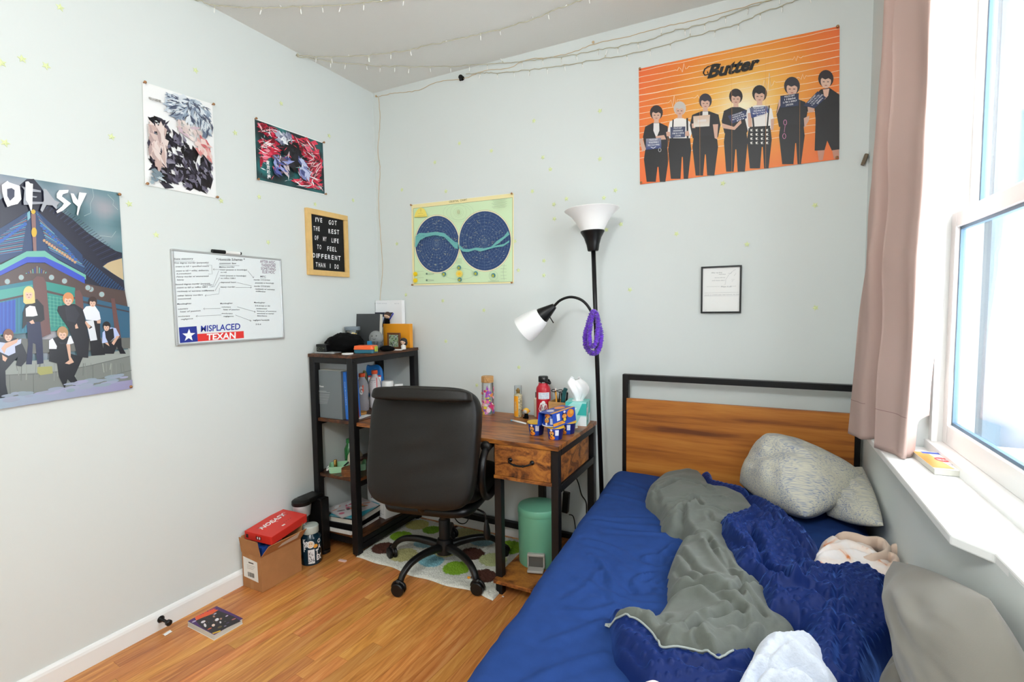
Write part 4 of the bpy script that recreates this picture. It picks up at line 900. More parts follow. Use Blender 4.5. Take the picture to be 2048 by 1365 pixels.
for y in (1108, 1188): P_.ell(*D(205, y), 4.2, 4.4, '#f6d327'); P_.ell(*D(345, y-3), 1.8, 2.0, '#6f8b74'); P_.line([D(230, y-33), D(310, y-35)], 0.35, '#8fa084'); P_.line([D(345, y-12), D(435, y-4)], 0.5, '#8fa084'); P_.line([D(345, y+8), D(435, y+2)], 0.5, '#8fa084')
for k in range(5): P_.line([D(700, 920+k*14), D(780, 916+k*14)], 0.35, '#8fa084'); P_.line([D(1260, 1000+k*42), D(1335, 1004+k*40)], 0.35, '#8fa084')
P_.line([D(1305, 985), D(1292, 1080), D(1305, 1185)], 0.35, '#8fa084'); P_.line([D(1105, 1198), D(1240, 1196)], 0.5, '#8fa084')
P_.build('artwork', t, 'printed_matt')

# --- orange wall banner
D = crop(1260, 40, 4.0136)
C4 = [D(70, 393), D(1683, 48), D(1677, 1118), D(80, 1322)]
t, P_ = poster('wall_banner', 'wide orange fabric banner reading Butter with seven people holding placards', C4, 'B', cat='poster', pm='pin_copper')
def org(u, v):
    d = math.hypot((u-0.52)*1.35, (v-0.50)*0.9); c = mixc('#fff3cf', '#f3b44c', (d-0.03)/0.22); c = mixc(c, '#f08a2c', (d-0.24)/0.3); c = mixc(c, '#f3713a', (d-0.5)/0.3)
    if v > 0.6: c = mixc(c, '#f4732f', (v-0.6)*1.5)
    return c
P_.grid(C4, 44, 28, org)
def LU(u, v):
    a = [C4[0][k]*(1-u)+C4[1][k]*u for k in (0, 1)]; b = [C4[3][k]*(1-u)+C4[2][k]*u for k in (0, 1)]
    # perspective-true position along the banner
    return (a[0]*(1-v)+b[0]*v, a[1]*(1-v)+b[1]*v)
def ecg(v, bumps, wd=0.95):
    pts = []; n = 120
    for i in range(n+1):
        u = i/n; y = v+0.0025*math.sin(u*31+v*50)
        for (bu, amp, wb_) in bumps:
            d = (u-bu)/wb_
            if abs(d) < 1: y -= amp*math.sin(d*3*PI)*(1-abs(d))
        pts.append(LU(u, y))
    P_.line(pts, wd, '#f8dfc0')
rows_ = [(0.02, []), (0.075, [(0.22, 0.045, 0.035)]), (0.125, []), (0.175, [(0.79, 0.03, 0.03)]), (0.23, []), (0.285, []), (0.335, [(0.17, 0.055, 0.03), (0.645, 0.10, 0.035), (0.29, 0.025, 0.02), (0.81, 0.035, 0.03)]), (0.385, []), (0.44, []), (0.50, []), (0.555, []), (0.61, []), (0.665, []), (0.715, []), (0.77, [])]
for v, b in rows_: ecg(v, b, 1.5 if v in (0.23, 0.61) else 0.95)
def standing(x, yt, r, sh, wst, bot, topc, legc, hair, arm=None, spread=26, split=None, shirt=None, skin='#dbb09a'):
    """x head centre, yt head centre y, r head radius, sh shoulder half width, wst waist (y, half width), bot bottom y"""
    ys = yt+r*1.75; yw, ww = wst
    P_.poly([D(x-r*0.35, yt+r*0.7), D(x+r*0.35, yt+r*0.7), D(x+r*0.5, ys+10), D(x-r*0.5, ys+10)], skin)
    P_.poly([D(x-sh+6, yw+20), D(x-sh-16, ys+110), D(x-sh+2, ys+28), D(x-r*0.7, ys-2), D(x+r*0.7, ys-2), D(x+sh-2, ys+26), D(x+sh+14, ys+110), D(x+sh-6, yw+10), D(x+ww, yw+20), D(x-ww, yw+20)], topc)
    if shirt: P_.poly([D(x-r*0.5, ys), D(x+r*0.5, ys), D(x+r*0.55, ys+60), D(x, ys+120), D(x-r*0.55, ys+60)], shirt)
    sp = split or x
    P_.poly([D(x-ww, yw), D(x+ww, yw), D(x+ww+10, yw+90), D(x+spread+46, bot-6*(x+spread+46)*0.0), D(sp+spread*0.55, bot), D(sp+4, yw+150), D(sp-4, yw+150), D(sp-spread*0.7, bot), D(x-spread-52, bot), D(x-ww-12, yw+90)], legc)
    head(D, x, yt, r, hair, skin, sc=4.0136)
def bot(x): return 1320-(x-80)*0.1277
BK = '#1d1b1e'
standing(212, 752, 44, 92, (1030, 88), bot(212)-3, '#232125', BK, '#33282a', shirt='#e6e2e0', split=225)
standing(400, 718, 42, 84, (950, 82), bot(400)-3, '#f0ebe6', BK, '#cfc6bd', split=420, spread=20)
standing(605, 658, 44, 108, (930, 92), bot(605)-3, '#232125', BK, '#37333e', shirt='#e9e4df')
standing(850, 622, 46, 98, (890, 84), bot(850)-3, '#201e22', BK, '#2c2224')
standing(1040, 600, 50, 100, (870, 88), bot(1055)-3, '#efeae6', BK, '#1c181a', split=1062)
standing(1300, 540, 54, 110, (840, 92), bot(1320)-3, '#232226', BK, '#2e2b33', split=1330)
# right-hand figure cropped by the edge, in shorts
P_.poly([D(1530, 560), D(1600, 545), D(1680, 600), D(1680, 1040), D(1620, 1050), D(1583, 970), D(1560, 1050), D(1482, 1050), D(1490, 800), D(1480, 700), D(1420, 740), D(1400, 690)], '#1c1a1d')
P_.poly([D(1504, 1050), D(1562, 1046), D(1548, 1125), D(1515, 1132)], '#c98f78'); P_.poly([D(1622, 1048), D(1678, 1040), D(1672, 1112), D(1636, 1116)], '#c98f78')
P_.poly([D(1548, 560), D(1600, 552), D(1590, 610), D(1562, 640)], '#e4b79f'); head(D, 1572, 482, 52, '#2f2426', sc=4.0136)
for pts in ([(342, 800), (352, 800), (345, 960), (332, 960)], [(452, 790), (466, 788), (470, 950), (456, 950)], [(972, 700), (984, 696), (1000, 860), (986, 862)], [(1112, 690), (1122, 688), (1108, 855), (1096, 856)]): PA_(D, pts, '#151418')
for pts in ([(960, 860), (1125, 850), (1120, 990), (1060, 900), (1000, 1010), (958, 1060)],): PA_(D, pts, '#1b191c')
for k in range(16): x = 965+(k % 4)*42; y = 880+(k//4)*34; PA_(D, [(x, y), (x+20, y-4), (x+12, y+10), (x+26, y+14), (x+4, y+16)], '#e6e3dc')
for pts in ([(100, 950), (75, 960), (100, 1060), (130, 1040)], [(205, 935), (275, 925), (290, 960), (215, 965)], [(290, 900), (320, 900), (325, 935), (295, 935)], [(440, 900), (470, 890), (480, 930), (445, 935)], [(495, 835), (520, 830), (525, 870), (500, 870)], [(665, 840), (708, 838), (700, 960), (680, 950)], [(735, 830), (835, 860), (890, 800), (895, 830), (840, 885), (745, 870)], [(945, 750), (975, 745), (980, 860), (950, 860)], [(1195, 640), (1225, 645), (1240, 690), (1205, 690), (1165, 790), (1190, 700)], [(1395, 790), (1440, 770), (1435, 810), (1400, 870)], [(1425, 700), (1480, 695), (1475, 740), (1430, 745)], [(1130, 800), (1158, 790), (1150, 890), (1132, 880)]):
    PA_(D, pts, '#d9ad97')
def card(q, c1, c2, lines):
    P_.grad([D(*p) for p in q], [c1, c1, c2, c2]); (x0, y0), (x1, y1), (x2, y2), (x3, y3) = q; W2 = math.hypot(x1-x0, y1-y0); H2 = math.hypot(x3-x0, y3-y0)
    ux, uy = (x1-x0)/W2, (y1-y0)/W2; vx, vy = (x3-x0)/H2, (y3-y0)/H2; n = len(lines)
    for i, (s_, a, b) in enumerate(lines):
        yy = (i+0.85)/(n+0.25)*H2; o_ = a*W2; P_.text(s_, D(x0+ux*o_+vx*yy, y0+uy*o_+vy*yy), (ux, uy), (-vx*H2/(n+0.5)*0.95/4.0136, -vy*H2/(n+0.5)*0.95/4.0136), '#e9e9ee', 0.01, width=(b-a)*W2/4.0136)
Ls = lambda num, date, nm: [('POLICE DEPT', 0.22, 0.78), (num, 0.18, 0.82), (date, 0.1, 0.9), (nm, 0.3, 0.7)]
card([(130, 955), (250, 948), (252, 1030), (128, 1045)], '#8a8da0', '#2f3f78', Ls('950901', '30/12/1995', 'V'))
card([(325, 862), (445, 857), (442, 942), (325, 948)], '#39415f', '#4d5573', Ls('000003', '18/2/1994', 'J-HOPE'))
card([(508, 775), (643, 762), (638, 855), (512, 862)], '#d9b9a0', '#e7e0d6', [('', 0, 1), ('000000', 0.25, 0.75), ('', 0, 1)])
card([(785, 772), (930, 725), (938, 790), (818, 835)], '#2a3358', '#323c66', Ls('000370', '4/12/1992', 'JIN'))
card([(960, 708), (1105, 692), (1112, 745), (975, 790)], '#646b86', '#2b3f80', Ls('004637', '9/3/1993', 'SUGA'))
card([(1207, 612), (1355, 590), (1352, 690), (1207, 708)], '#272d4a', '#2b3352', Ls('110604', '1/9/1997', 'JUNG KOOK'))
card([(1392, 690), (1505, 575), (1575, 625), (1480, 712)], '#26304f', '#2c3558', Ls('101010', '13/10/1995', 'JIMIN'))
for (cx, cy) in ((1245, 825), (1238, 935)): P_.ring(*D(cx, cy), 3.6, 5.6, 1.0, '#d987b4', 16)
P_.line([D(1245, 850), D(1238, 905)], 0.7, '#d987b4'); P_.ring(*D(240, 1045), 3.0, 4.2, 0.8, '#c8c8cc', 14)
# title lettering with swash
P_.text('Butter', D(618, 468), (1, -0.195), (1.5, -35), '#14110d', 0.045, shear=0.28, width=430/4.0136)
P_.line([D(*p) for p in [(632, 372), (600, 398), (590, 428), (602, 446), (628, 440), (622, 415)]], [2.0, 2.8, 3.2, 3.0, 2.4, 2.2], '#14110d')
P_.line([D(*p) for p in [(625, 378), (680, 358), (730, 358)]], [1.4, 2.4, 2.0], '#14110d')
for u in (0.14, 0.30, 0.46, 0.63, 0.80): P_.line([LU(u, 0.002), LU(u+0.003, 0.5), LU(u+0.002, 0.998)], 0.35, '#e59a48')
P_.build('artwork', t, 'printed_paper')

# --- small framed note
D = crop(1380, 510, 9.754)
fr = thing('picture_frame', 'thin black frame with a handwritten white note, alone on the back wall over the bed', 'frame', (2.10, 0, 1.425))
xa, xb, za, zb = 2.009, 2.186, 1.314, 1.536; fw = 0.0075; R_ = -0.012
for (x0, x1, z0, z1) in ((xa, xb, zb-fw, zb), (xa, xb, za, za+fw), (xa, xa+fw, za+fw, zb-fw), (xb-fw, xb, za+fw, zb-fw)):
    MB().b2(x0, x1, -0.016, -0.001, z0, z1).build('frame_bar', 'black_metal', fr, bevel=0.001)
MB().b2(xa+fw, xb-fw, -0.008, -0.001, za+fw, zb-fw).build('paper', 'paper_white', fr)
P_ = Print(lambda x, y: bwall(x, y, -0.0083), NB)
for s_, x0, y0, x1, h in (('After my first', 415, 362, 625, 34), ('experience', 560, 388, 695, 24), ('we sit a bit out', 480, 455, 685, 26), ('and I know that I', 430, 512, 678, 28), ('Mean it all', 600, 635, 805, 40), ('words on a folded paper kept between two lines', 285, 790, 960, 20)): P_.text(s_, D(x0, y0), (1, -0.02), (0.3, -h/9.754), '#8b8d92', 0, width=(x1-x0)/9.754)
for l in ([(320, 622), (585, 618)], [(815, 615), (900, 608)], [(280, 747), (950, 730)], [(270, 805), (955, 798)], [(890, 285), (820, 330), (750, 400), (700, 480), (690, 580), (660, 590)], [(740, 360), (800, 365), (820, 340)], [(900, 360), (860, 410)], [(810, 480), (870, 475), (815, 520)], [(285, 1085), (325, 1078)]): P_.line([D(*p) for p in l], 0.28, '#8f9196')
P_.build('handwriting', fr, 'printed_matt')

# --- glow stars
def star(p, n, r, label, group):
    n = Vector(n); u = Vector((0, 0, 1)); s_ = n.cross(u); a0 = random.uniform(0, 1.2); pts = []
    for k in range(10):
        a = a0+k*PI/5; rr_ = r if k % 2 == 0 else r*0.45; pts.append(s_*math.cos(a)*rr_+u*math.sin(a)*rr_)
    mb = MB(); base = [q+n*0.001 for q in pts]; rim = [q+n*0.0022 for q in pts]; mb.add(base+rim+[n*0.0042], [(i, (i+1) % 10, 10+(i+1) % 10, 10+i) for i in range(10)]+[(10+i, 10+(i+1) % 10, 20) for i in range(10)])
    o = mb.build('glow_star', 'star_plastic'); o.location = p; tag(o, label, 'star', group)
SL = [(120, 15, 'highest on the left wall near the top picture edge'), (44, 118, 'left one of a pair high above the tall band poster'), (92, 132, 'right one of a pair high above the tall band poster'), (3, 126, 'high on the left wall, cut by the picture edge'), (10, 286, 'just above the left part of the tall band poster'), (223, 274, 'above the right corner of the tall band poster'), (258, 408, 'beside the upper right corner of the tall band poster'), (391, 141, 'above the white upright poster'), (562, 207, 'above the crimson landscape poster'), (658, 272, 'right of the top corner of the crimson poster'), (470, 266, 'between the white poster and the crimson poster'), (518, 394, 'just under the left corner of the crimson poster'), (630, 409, 'right above the letter board frame'), (706, 401, 'up and right of the letter board'), (442, 402, 'at the lower right corner of the white upright poster'), (312, 470, 'above the left corner of the whiteboard'), (536, 485, 'just above the right corner of the whiteboard')]
for x, y, l in SL: star(Vector(lwall(x, y)), NL, 0.014, 'small pale green glow star '+l, 'glow stars on the left wall')
SB = [(919, 287, 'below the black hook, upper of two'), (983, 302, 'right of and below the black hook'), (1068, 242, 'high up, midway between hook and orange banner'), (1200, 222, 'highest one left of the orange banner'), (870, 325, 'above the left part of the star chart'), (1086, 315, 'upper left of the pair above the lamp'), (1101, 339, 'lower right of the pair above the lamp'), (1200, 318, 'left of the orange banner, straight above the lamp'), (804, 380, 'above the left corner of the star chart'), (892, 383, 'touching the upper edge zone of the star chart'), (1065, 383, 'right of the top corner of the star chart'), (1133, 398, 'closest to the top left of the lamp shade'), (1108, 409, 'left of the lamp shade, upper one'), (1109, 438, 'left of the lamp shade, lower one'), (1208, 396, 'just over the lamp shade, right side'), (1231, 381, 'up and right of the lamp shade'), (1242, 449, 'right of the lamp shade'), (1213, 460, 'tight beside the black shade holder'), (794, 488, 'left of the star chart near the corner'), (886, 602, 'below the middle of the star chart'), (968, 621, 'below the right half of the star chart'), (892, 683, 'low, right of the shelf tower top'), (1088, 522, 'left of the lamp pole, upper one'), (1088, 551, 'left of the lamp pole, lower one'), (1037, 541, 'right of the lower star chart edge'), (1030, 483, 'at the right edge of the star chart'), (1260, 580, 'right of the lamp pole at picture frame height'), (1038, 735, 'above the perfume bottle'), (954, 771, 'left of the flowered glass bottle'), (1446, 367, 'just below the orange banner'), (1630, 411, 'below the right end of the orange banner'), (1353, 468, 'up and left of the small black frame'), (1494, 489, 'just above the small black frame'), (1631, 616, 'right of the small black frame'), (812, 590, 'left of the lower star chart corner')]
for x, y, l in SB: star(Vector(bwall(x, y)), NB, 0.014, 'small pale green glow star '+l, 'glow stars on the back wall')

# --- fairy lights and thin orange cord
def top_pt(px, py):
    """first of ceiling / back wall / left wall met by the sight line, a few mm in front of it"""
    c = [Vector(at(px, py, 2, H-0.006)), Vector(at(px, py, 1, -0.008))]
    c.append(Vector(at(px, py, 0, 0.008)))
    c = [p for p in c if p.z <= H and p.y <= 0.0 and p.x >= 0]
    return min(c, key=lambda p: (p-Vector(CAM)).length) if c else Vector(at(px, py, 1, -0.008))
def light_string(label, pts, seed, group='strings of fairy lights'):
    rg = random.Random(seed); P = [top_pt(*p) for p in pts]; Q = catmull(P, 8); dens = []
    for i in range(len(Q)-1):
        L_ = (Q[i+1]-Q[i]).length; n = max(1, int(L_/0.02))
        for k in range(n): dens.append(Q[i]+(Q[i+1]-Q[i])*k/n)
    dens.append(Q[-1]); jit = [p+Vector([rg.uniform(-1, 1)*0.0035 for _ in range(3)]) for p in dens]
    for p in jit: p.z = min(p.z, H-0.004); p.y = min(p.y, -0.004)
    t = thing('string_lights', label, 'lights', P[0], group=group)
    MB().tube(jit, 0.0021, 5).build('wire', 'wire_beige', t, smooth=True)
    acc = 0
    for i in range(1, len(jit)-1):
        acc += (jit[i+1]-jit[i]).length
        if acc > 0.095:
            acc = rg.uniform(-0.02, 0.02); d = Vector((rg.uniform(-.25, .25), rg.uniform(-.25, .1), rg.choice([-1, -1, -1, 0.4]))).normalized(); p = jit[i]; e = p+d*0.012; f_ = p+d*0.034
            for q in (e, f_): q.z = min(q.z, H-0.004); q.y = min(q.y, -0.004)
            if (f_-e).length < 0.008: continue
            b = MB().tube([p, e], 0.0022, 5).build('bulb_holder', 'wire_beige', t); MB().tube([e, e+(f_-e)*0.8, f_], [0.0026, 0.0024, 0.0006], 6).build('bulb', 'bulb_clear', b)
    return t
light_string('fairy light strand nearest the top of the picture, sagging across the ceiling', [(385, -3), (420, 8), (470, 14), (540, 15), (600, 14), (660, 11), (720, 6), (790, 0), (850, -8)], 1)
light_string('fairy light strand crossing the ceiling from the left wall tack up to the top edge', [(594, 111), (640, 113), (700, 113), (760, 108), (820, 99), (880, 86), (940, 73), (1000, 58), (1060, 40), (1110, 20), (1165, 0), (1200, -15)], 2)
light_string('fairy light strand running from the left wall tack along the top of the back wall', [(594, 112), (640, 120), (700, 128), (770, 132), (850, 134), (930, 131), (1000, 127), (1060, 121), (1130, 112), (1190, 101), (1250, 90), (1300, 79), (1345, 62), (1400, 50), (1470, 25), (1540, 0), (1570, -10)], 3)
light_string('fairy light strand that starts at the black hook and climbs above the orange banner', [(933, 148), (965, 146), (1000, 145), (1060, 139), (1130, 130), (1200, 118), (1288, 102), (1370, 76), (1461, 52), (1512, 31), (1591, 0), (1620, -10)], 4)
def cordp(pts, jz=0.003, seed=1):
    rg = random.Random(seed); Q = catmull([Vector(bwall(x, y, -0.004)) for x, y in pts], 7); return [p+Vector((rg.uniform(-1, 1)*jz, 0, rg.uniform(-1, 1)*jz)) for p in Q]
cd_ = thing('wall_string', 'thin peach cord tacked along the top of the back wall and down the corner', 'cord', Vector(bwall(757, 194)))
MB().tube(cordp([(1591, -12), (1520, 5), (1400, 37), (1330, 53), (1260, 72), (1188, 88), (1150, 103), (1100, 115), (1060, 118), (1015, 136), (970, 141), (925, 158), (880, 163), (830, 182), (790, 186), (757, 193)]), 0.0016, 5).build('cord', 'wire_orange', cd_, smooth=True)
MB().tube(cordp([(757, 194), (760, 240), (756, 300), (760, 340), (757, 400), (761, 470), (765, 540), (760, 600), (766, 655)], 0.002), 0.0016, 5).build('cord', 'wire_orange', cd_, smooth=True)
for x, y in ((755, 194), (1188, 87)): pin(Vector(bwall(x, y)), NB, cd_, 0.007, 'wire_orange')
hk = thing('wall_hook', 'small black hook high on the back wall where a light strand begins', 'hook', Vector(bwall(925, 157)))
q = Vector(bwall(925, 157)); MB().lathe([(0.013, 0), (0.013, 0.004), (0.006, 0.006), (0.006, 0.018), (0.014, 0.02), (0.012, 0.026)], q, 18, NB.to_track_quat('Z', 'Y').to_matrix()).build('knob', 'black_metal', hk, auto=AUTO)
MB().sph(q+Vector((-0.002, -0.02, -0.012)), (0.008, 0.008, 0.010)).build('hook_tip', 'black_metal', hk, smooth=True)
tk = thing('wall_tack', 'pale tack on the left wall edge holding two light strands', 'tack', Vector(lwall(592, 111)))
pin(Vector(lwall(592, 111)), NL, tk, 0.008, 'wire_beige')
# ------------------------------------------------------------------ small things
def ext(x0, x1, yt, yb, Y):
    a = bwall(x0, (yt+yb)/2, Y); b = bwall(x1, (yt+yb)/2, Y); t = bwall((x0+x1)/2, yt, Y); return a[0], b[0], t[2]
def rbx(mb, x0, x1, y0, y1, z0, z1, ang=0.0, tilt=0.0, lean=0.0):
    R = rotm(tilt, lean, ang); return mb.box(((x0+x1)/2, (y0+y1)/2, (z0+z1)/2), (x1-x0, y1-y0, z1-z0), R)
def rounded(mb, c, sx, sy, z0, z1, r, n=5, R=None, top=1.0):
    """box with rounded vertical corners, footprint sx by sy"""
    def ring(k): return [Vector((px*k, py*k, 0)) for px, py in [(sgx*(sx/2-r)+r*math.cos(a), sgy*(sy/2-r)+r*math.sin(a)) for sgx, sgy, a0 in ((1, 1, 0), (-1, 1, PI/2), (-1, -1, PI), (1, -1, 1.5*PI)) for a in [a0+PI/2*q/n for q in range(n+1)]]]
    lo, hi = ring(1.0), ring(top); m_ = len(lo); vs = []
    for rg_, z in ((lo, z0), (hi, z1)):
        for p in rg_:
            q = Vector((p.x, p.y, 0)); q = R @ q if R is not None else q; vs.append((c[0]+q.x, c[1]+q.y, z))
    return mb.add(vs, [tuple(range(m_))[::-1], tuple(range(m_, 2*m_))]+[(i, (i+1) % m_, m_+(i+1) % m_, m_+i) for i in range(m_)])
def cylp(c, R_, z0=0.0): return lambda u, v: (c[0]+R_*math.cos(u), c[1]+R_*math.sin(u), v)   # wrap print on a cylinder: u angle, v height
class Wrap(Print):
    """print wrapped round an upright body: x -> angle (rad), y -> height"""
    def __init__(s, c, rad, gap=0.0004):
        Print.__init__(s, lambda u, v: (0, 0, 0), (0, 0, 1), step=3e-5); s.cc = c; s.rad = rad; s.gap = gap
    def pt(s, p):
        r = (s.rad(p[1]) if callable(s.rad) else s.rad)+s.gap+s.o
        return Vector((s.cc[0]+r*math.cos(p[0]), s.cc[1]+r*math.sin(p[0]), p[1]))
def camang(x, y): return math.atan2(CAM[1]-y, CAM[0]-x)

# ===== on top of the shelf tower
Z1 = 1.1105
def onshelf(name, label, cat, px, w_, yt, Y, z0, depth, matn, group=None, bevel=0.002):
    x0, x1, zt = ext(px, px+w_, yt, yt, Y)
    t = thing(name, label, cat, ((x0+x1)/2, Y+depth/2, z0), group=group); return t, x0, x1, zt
t, x0, x1, zt = onshelf('tin_box', 'small black patterned tin box at the left end of the shelf tower top', 'box', 628, 29, 687, -0.56, Z1, 0.08, 'soft_black')
MB().b2(0.032, 0.105, -0.565, -0.485, Z1+0.0075, Z1+0.048).build('tin', 'black_metal', t, bevel=0.005); MB().b2(0.031, 0.106, -0.566, -0.484, Z1+0.035, Z1+0.050).build('lid', 'black_metal', t, bevel=0.004)
P_ = Print(lambda u, v: (0.033+u*0.07, -0.566, Z1+0.012+v*0.02), (0, -1, 0)); rg = random.Random(4)
for k in range(34): x, y = rg.random(), rg.random(); P_.ell(x, y, 0.03, 0.06, rg.choice(['#6c7656', '#8b8f86', '#41503c']), 7)
P_.build('pattern', t)
o = rounded(MB(), (0.09, -0.535), 0.14, 0.075, Z1, Z1+0.007, 0.012, R=rotm(0, 0, 0.1)).build('phone', 'aluminium', None, bevel=0.001); tag(o, 'silver phone lying under the black tin box', 'phone')
# black fluffy hat
def lump(name, c, r, matn, seed, amp=0.18, fr=6, label=None, cat=None, res=36, zflat=None, squash=None):
    mb = MB().sph((0, 0, 0), r, res, res//2); vs = []
    for v in mb.v:
        p = Vector(v); q = Vector((p.x/r[0], p.y/r[1], p.z/r[2])); n = noise.fractal(q*fr*0.35+Vector((seed, 0, 0)), 1.0, 2.0, 4)
        n2 = abs(noise.noise(q*fr*0.6+Vector((0, seed, 3))))
        p = p*(1+amp*n-amp*0.6*(1-n2*2)*0.5); p = p+Vector(c)
        if zflat is not None and p.z < zflat: p.z = zflat
        vs.append(tuple(p))
    mb.v = vs; o = mb.build(name, matn, None, smooth=True)
    if label: tag(o, label, cat)
    return o
x0, x1, zt = ext(655, 728, 664, 700, -0.44); lump('fuzzy_hat', ((x0+x1)/2-0.005, -0.44, Z1+0.045), (0.118, 0.095, 0.062), 'soft_black', 3, 0.16, 7, 'black fluffy hat heaped on the shelf tower top', 'hat', zflat=Z1)
# jar with grey lid
jx = bwall(705, 670, -0.30)[0]; jt = thing('snack_jar', 'clear jar with grey lid and yellow-green sweets behind the black hat', 'jar', (jx, -0.3, Z1))
MB().lathe([(0.040, 0), (0.043, 0.004), (0.043, 0.118), (0.041, 0.122)], (jx, -0.3, Z1), 28).build('glass', 'clear_glass', jt, auto=AUTO)
MB().lathe([(0.046, 0.118), (0.047, 0.120), (0.047, 0.136), (0.044, 0.139)], (jx, -0.3, Z1), 28).build('lid', 'seal_lid' if 'seal_lid' in MATS else mat('seal_lid', '#7f8a92', 0.4), jt, auto=AUTO)
rg = random.Random(2); mb = MB(); 
for k in range(70):
    a = rg.random()*6.28; r = 0.032*math.sqrt(rg.random()); mb.m(rg.choice([0, 0, 1, 2])); mb.sph((jx+r*math.cos(a), -0.3+r*math.sin(a), Z1+0.010+0.085*rg.random()), 0.0095, 7, 4)
o = mb.build('sweets', [mat('sweet_yellow', '#f0c766', 0.4), mat('sweet_green', '#a9c84b', 0.4), mat('sweet_white', '#f1e9d9', 0.5)], jt, smooth=True); o['kind'] = 'stuff'
# dark binder leaning back
x0, x1, zt = ext(705, 757, 629, 629, -0.22); R = rotm(math.radians(-5), 0, 0)
t = thing('album_box', 'dark charcoal album box leaning behind the grey plush', 'box', ((x0+x1)/2, -0.22, Z1)); h = zt-Z1
MB().box(((x0+x1)/2, -0.205, Z1+h/2+0.002), (x1-x0, 0.028, h), R).build('cover', mat('charcoal_card', '#414345', 0.7), t, bevel=0.002)
MB().box(((x0+x1)/2+0.0015, -0.2045, Z1+h/2+0.002), (x1-x0, 0.021, h-0.006), R).build('pages', 'page_edge', t)
# white album box in the corner
x0, x1, zt = ext(731, 805, 601, 601, -0.035); h = zt-Z1-0.001; x0 = max(x0, 0.005)
t = thing('album_box', 'large white album box with a black and blue triangle, standing in the corner', 'box', ((x0+x1)/2, -0.04, Z1))
MB().box(((x0+x1)/2, -0.028, Z1+h/2+0.0005), (x1-x0, 0.03, h)).build('box', mat('glossy_white', '#f7f7f8', 0.25), t, bevel=0.002)
P_ = Print(lambda px, py: bwall(px, py, -0.0435), (0, -1, 0)); D = crop(610, 590, 5.25)
P_.poly([D(725, 185), D(925, 185), D(800, 362), D(770, 362)], '#0e0f2c'); P_.poly([D(925, 187), D(932, 198), D(880, 285), D(868, 282)], '#2638c9'); P_.poly([D(775, 228), D(835, 232), D(800, 350), D(770, 350)], '#b9c3d8')
P_.text('MAP OF THE SOUL', D(662, 95), (1, 0), (0, -2.6), '#b0b3bb', 0, width=38); P_.text('7', D(900, 92), (1, 0), (0, -2.2), '#c9cbd0', 0, width=1.5); P_.text('BTS', D(940, 96), (1, 0), (0, -2.2), '#b0b3bb', 0, width=9)
P_.build('cover_print', t)
# orange album box
x0, x1, zt = ext(766, 819, 648, 648, -0.105); h = zt-Z1-0.001
t = thing('album_box', 'bright orange album box standing behind the wooden photo frame', 'box', ((x0+x1)/2, -0.1, Z1)); ZO = zt
MB().box(((x0+x1)/2, -0.09, Z1+h/2+0.0005), (x1-x0, 0.03, h)).build('box', mat('orange_card', '#f4a124', 0.5), t, bevel=0.002)
def figurine(label, px, Y, z0, s, hair, coat, skin='#eac3a6', shape=0):
    x = bwall(px, 650, Y)[0]; t = thing('figurine', label, 'figurine', (x, Y, z0))
    MB().lathe([(0.010*s, 0), (0.0115*s, 0.004*s), (0.0105*s, 0.012*s), (0.0075*s, 0.021*s), (0.005*s, 0.024*s)], (x, Y, z0), 14).build('body', coat, t, smooth=True)
    for sx in (-1, 1): MB().tube([(x+sx*0.0065*s, Y, z0+0.021*s), (x+sx*0.0125*s, Y-0.002*s, z0+0.012*s)], 0.003*s, 8).build('arm', coat, t, smooth=True)
    MB().sph((x, Y, z0+0.036*s), (0.0145*s, 0.0135*s, 0.0135*s), 18, 12).build('head', mat('figure_skin', skin, 0.5), t, smooth=True)
    mb = MB().sph((x, Y+0.0022*s, z0+0.0395*s), (0.0168*s, 0.0150*s, 0.0140*s), 18, 12)
    if shape: mb.sph((x, Y+0.005*s, z0+0.031*s), (0.0178*s, 0.011*s, 0.0165*s), 16, 10)
    mb.build('hair', hair, t, smooth=True)
    d = Vector((CAM[0]-x, CAM[1]-Y, 0)).normalized()
    for sx in (-1, 1):
        pp = Vector((x, Y, z0+0.033*s))+Vector((0.28, -0.96, 0))*0.0132*s+Vector((0.96, 0.28, 0))*sx*0.005*s; MB().sph(pp, 0.0018*s, 8, 5).build('eye', 'black_plastic', t, smooth=True)
    return t
figurine('tiny brown-haired figurine in black standing on the orange album box', 775, -0.092, ZO, 1.42, mat('hair_brown', '#3a231b', 0.5), 'soft_black')
figurine('tiny black-haired figurine in white at the right end of the shelf tower top', 806, -0.20, Z1, 1.30, mat('hair_black', '#17181a', 0.45), mat('figure_white', '#e9e6e0', 0.5), shape=1)
# wooden photo frame
x0, x1, zt = ext(775, 800, 666, 690, -0.175); t = thing('photo_frame', 'small brown wooden photo frame in front of the orange box', 'frame', ((x0+x1)/2, -0.175, Z1)); h = zt-Z1; fw = 0.012; xm = (x0+x1)/2; W_h = (x1-x0)/2
mb = MB()
for (a, b, c_, d) in ((x0, x1, zt-fw, zt), (x0, x1, Z1, Z1+fw), (x0, x0+fw, Z1+fw, zt-fw), (x1-fw, x1, Z1+fw, zt-fw)): mb.b2(a, b, -0.178, -0.168, c_, d)
mb.build('frame', mat('frame_brown', '#6b3f22', 0.5, var=0.15, vscale=60), t, bevel=0.001)
P_ = Print(lambda u, v: (x0+fw+u*(x1-x0-2*fw), -0.1745, Z1+fw+v*(h-2*fw)), (0, -1, 0)); rg = random.Random(8); P_.grid([(0, 1), (1, 1), (1, 0), (0, 0)], 2, 2, lambda u, v: '#9fb394')
for k in range(60): P_.ell(rg.random(), rg.random(), 0.06, 0.05, rg.choice(['#3f5a33', '#86a062', '#d9dcd4', '#5a5560', '#b7c0c4']), 7)
P_.build('photo', t)
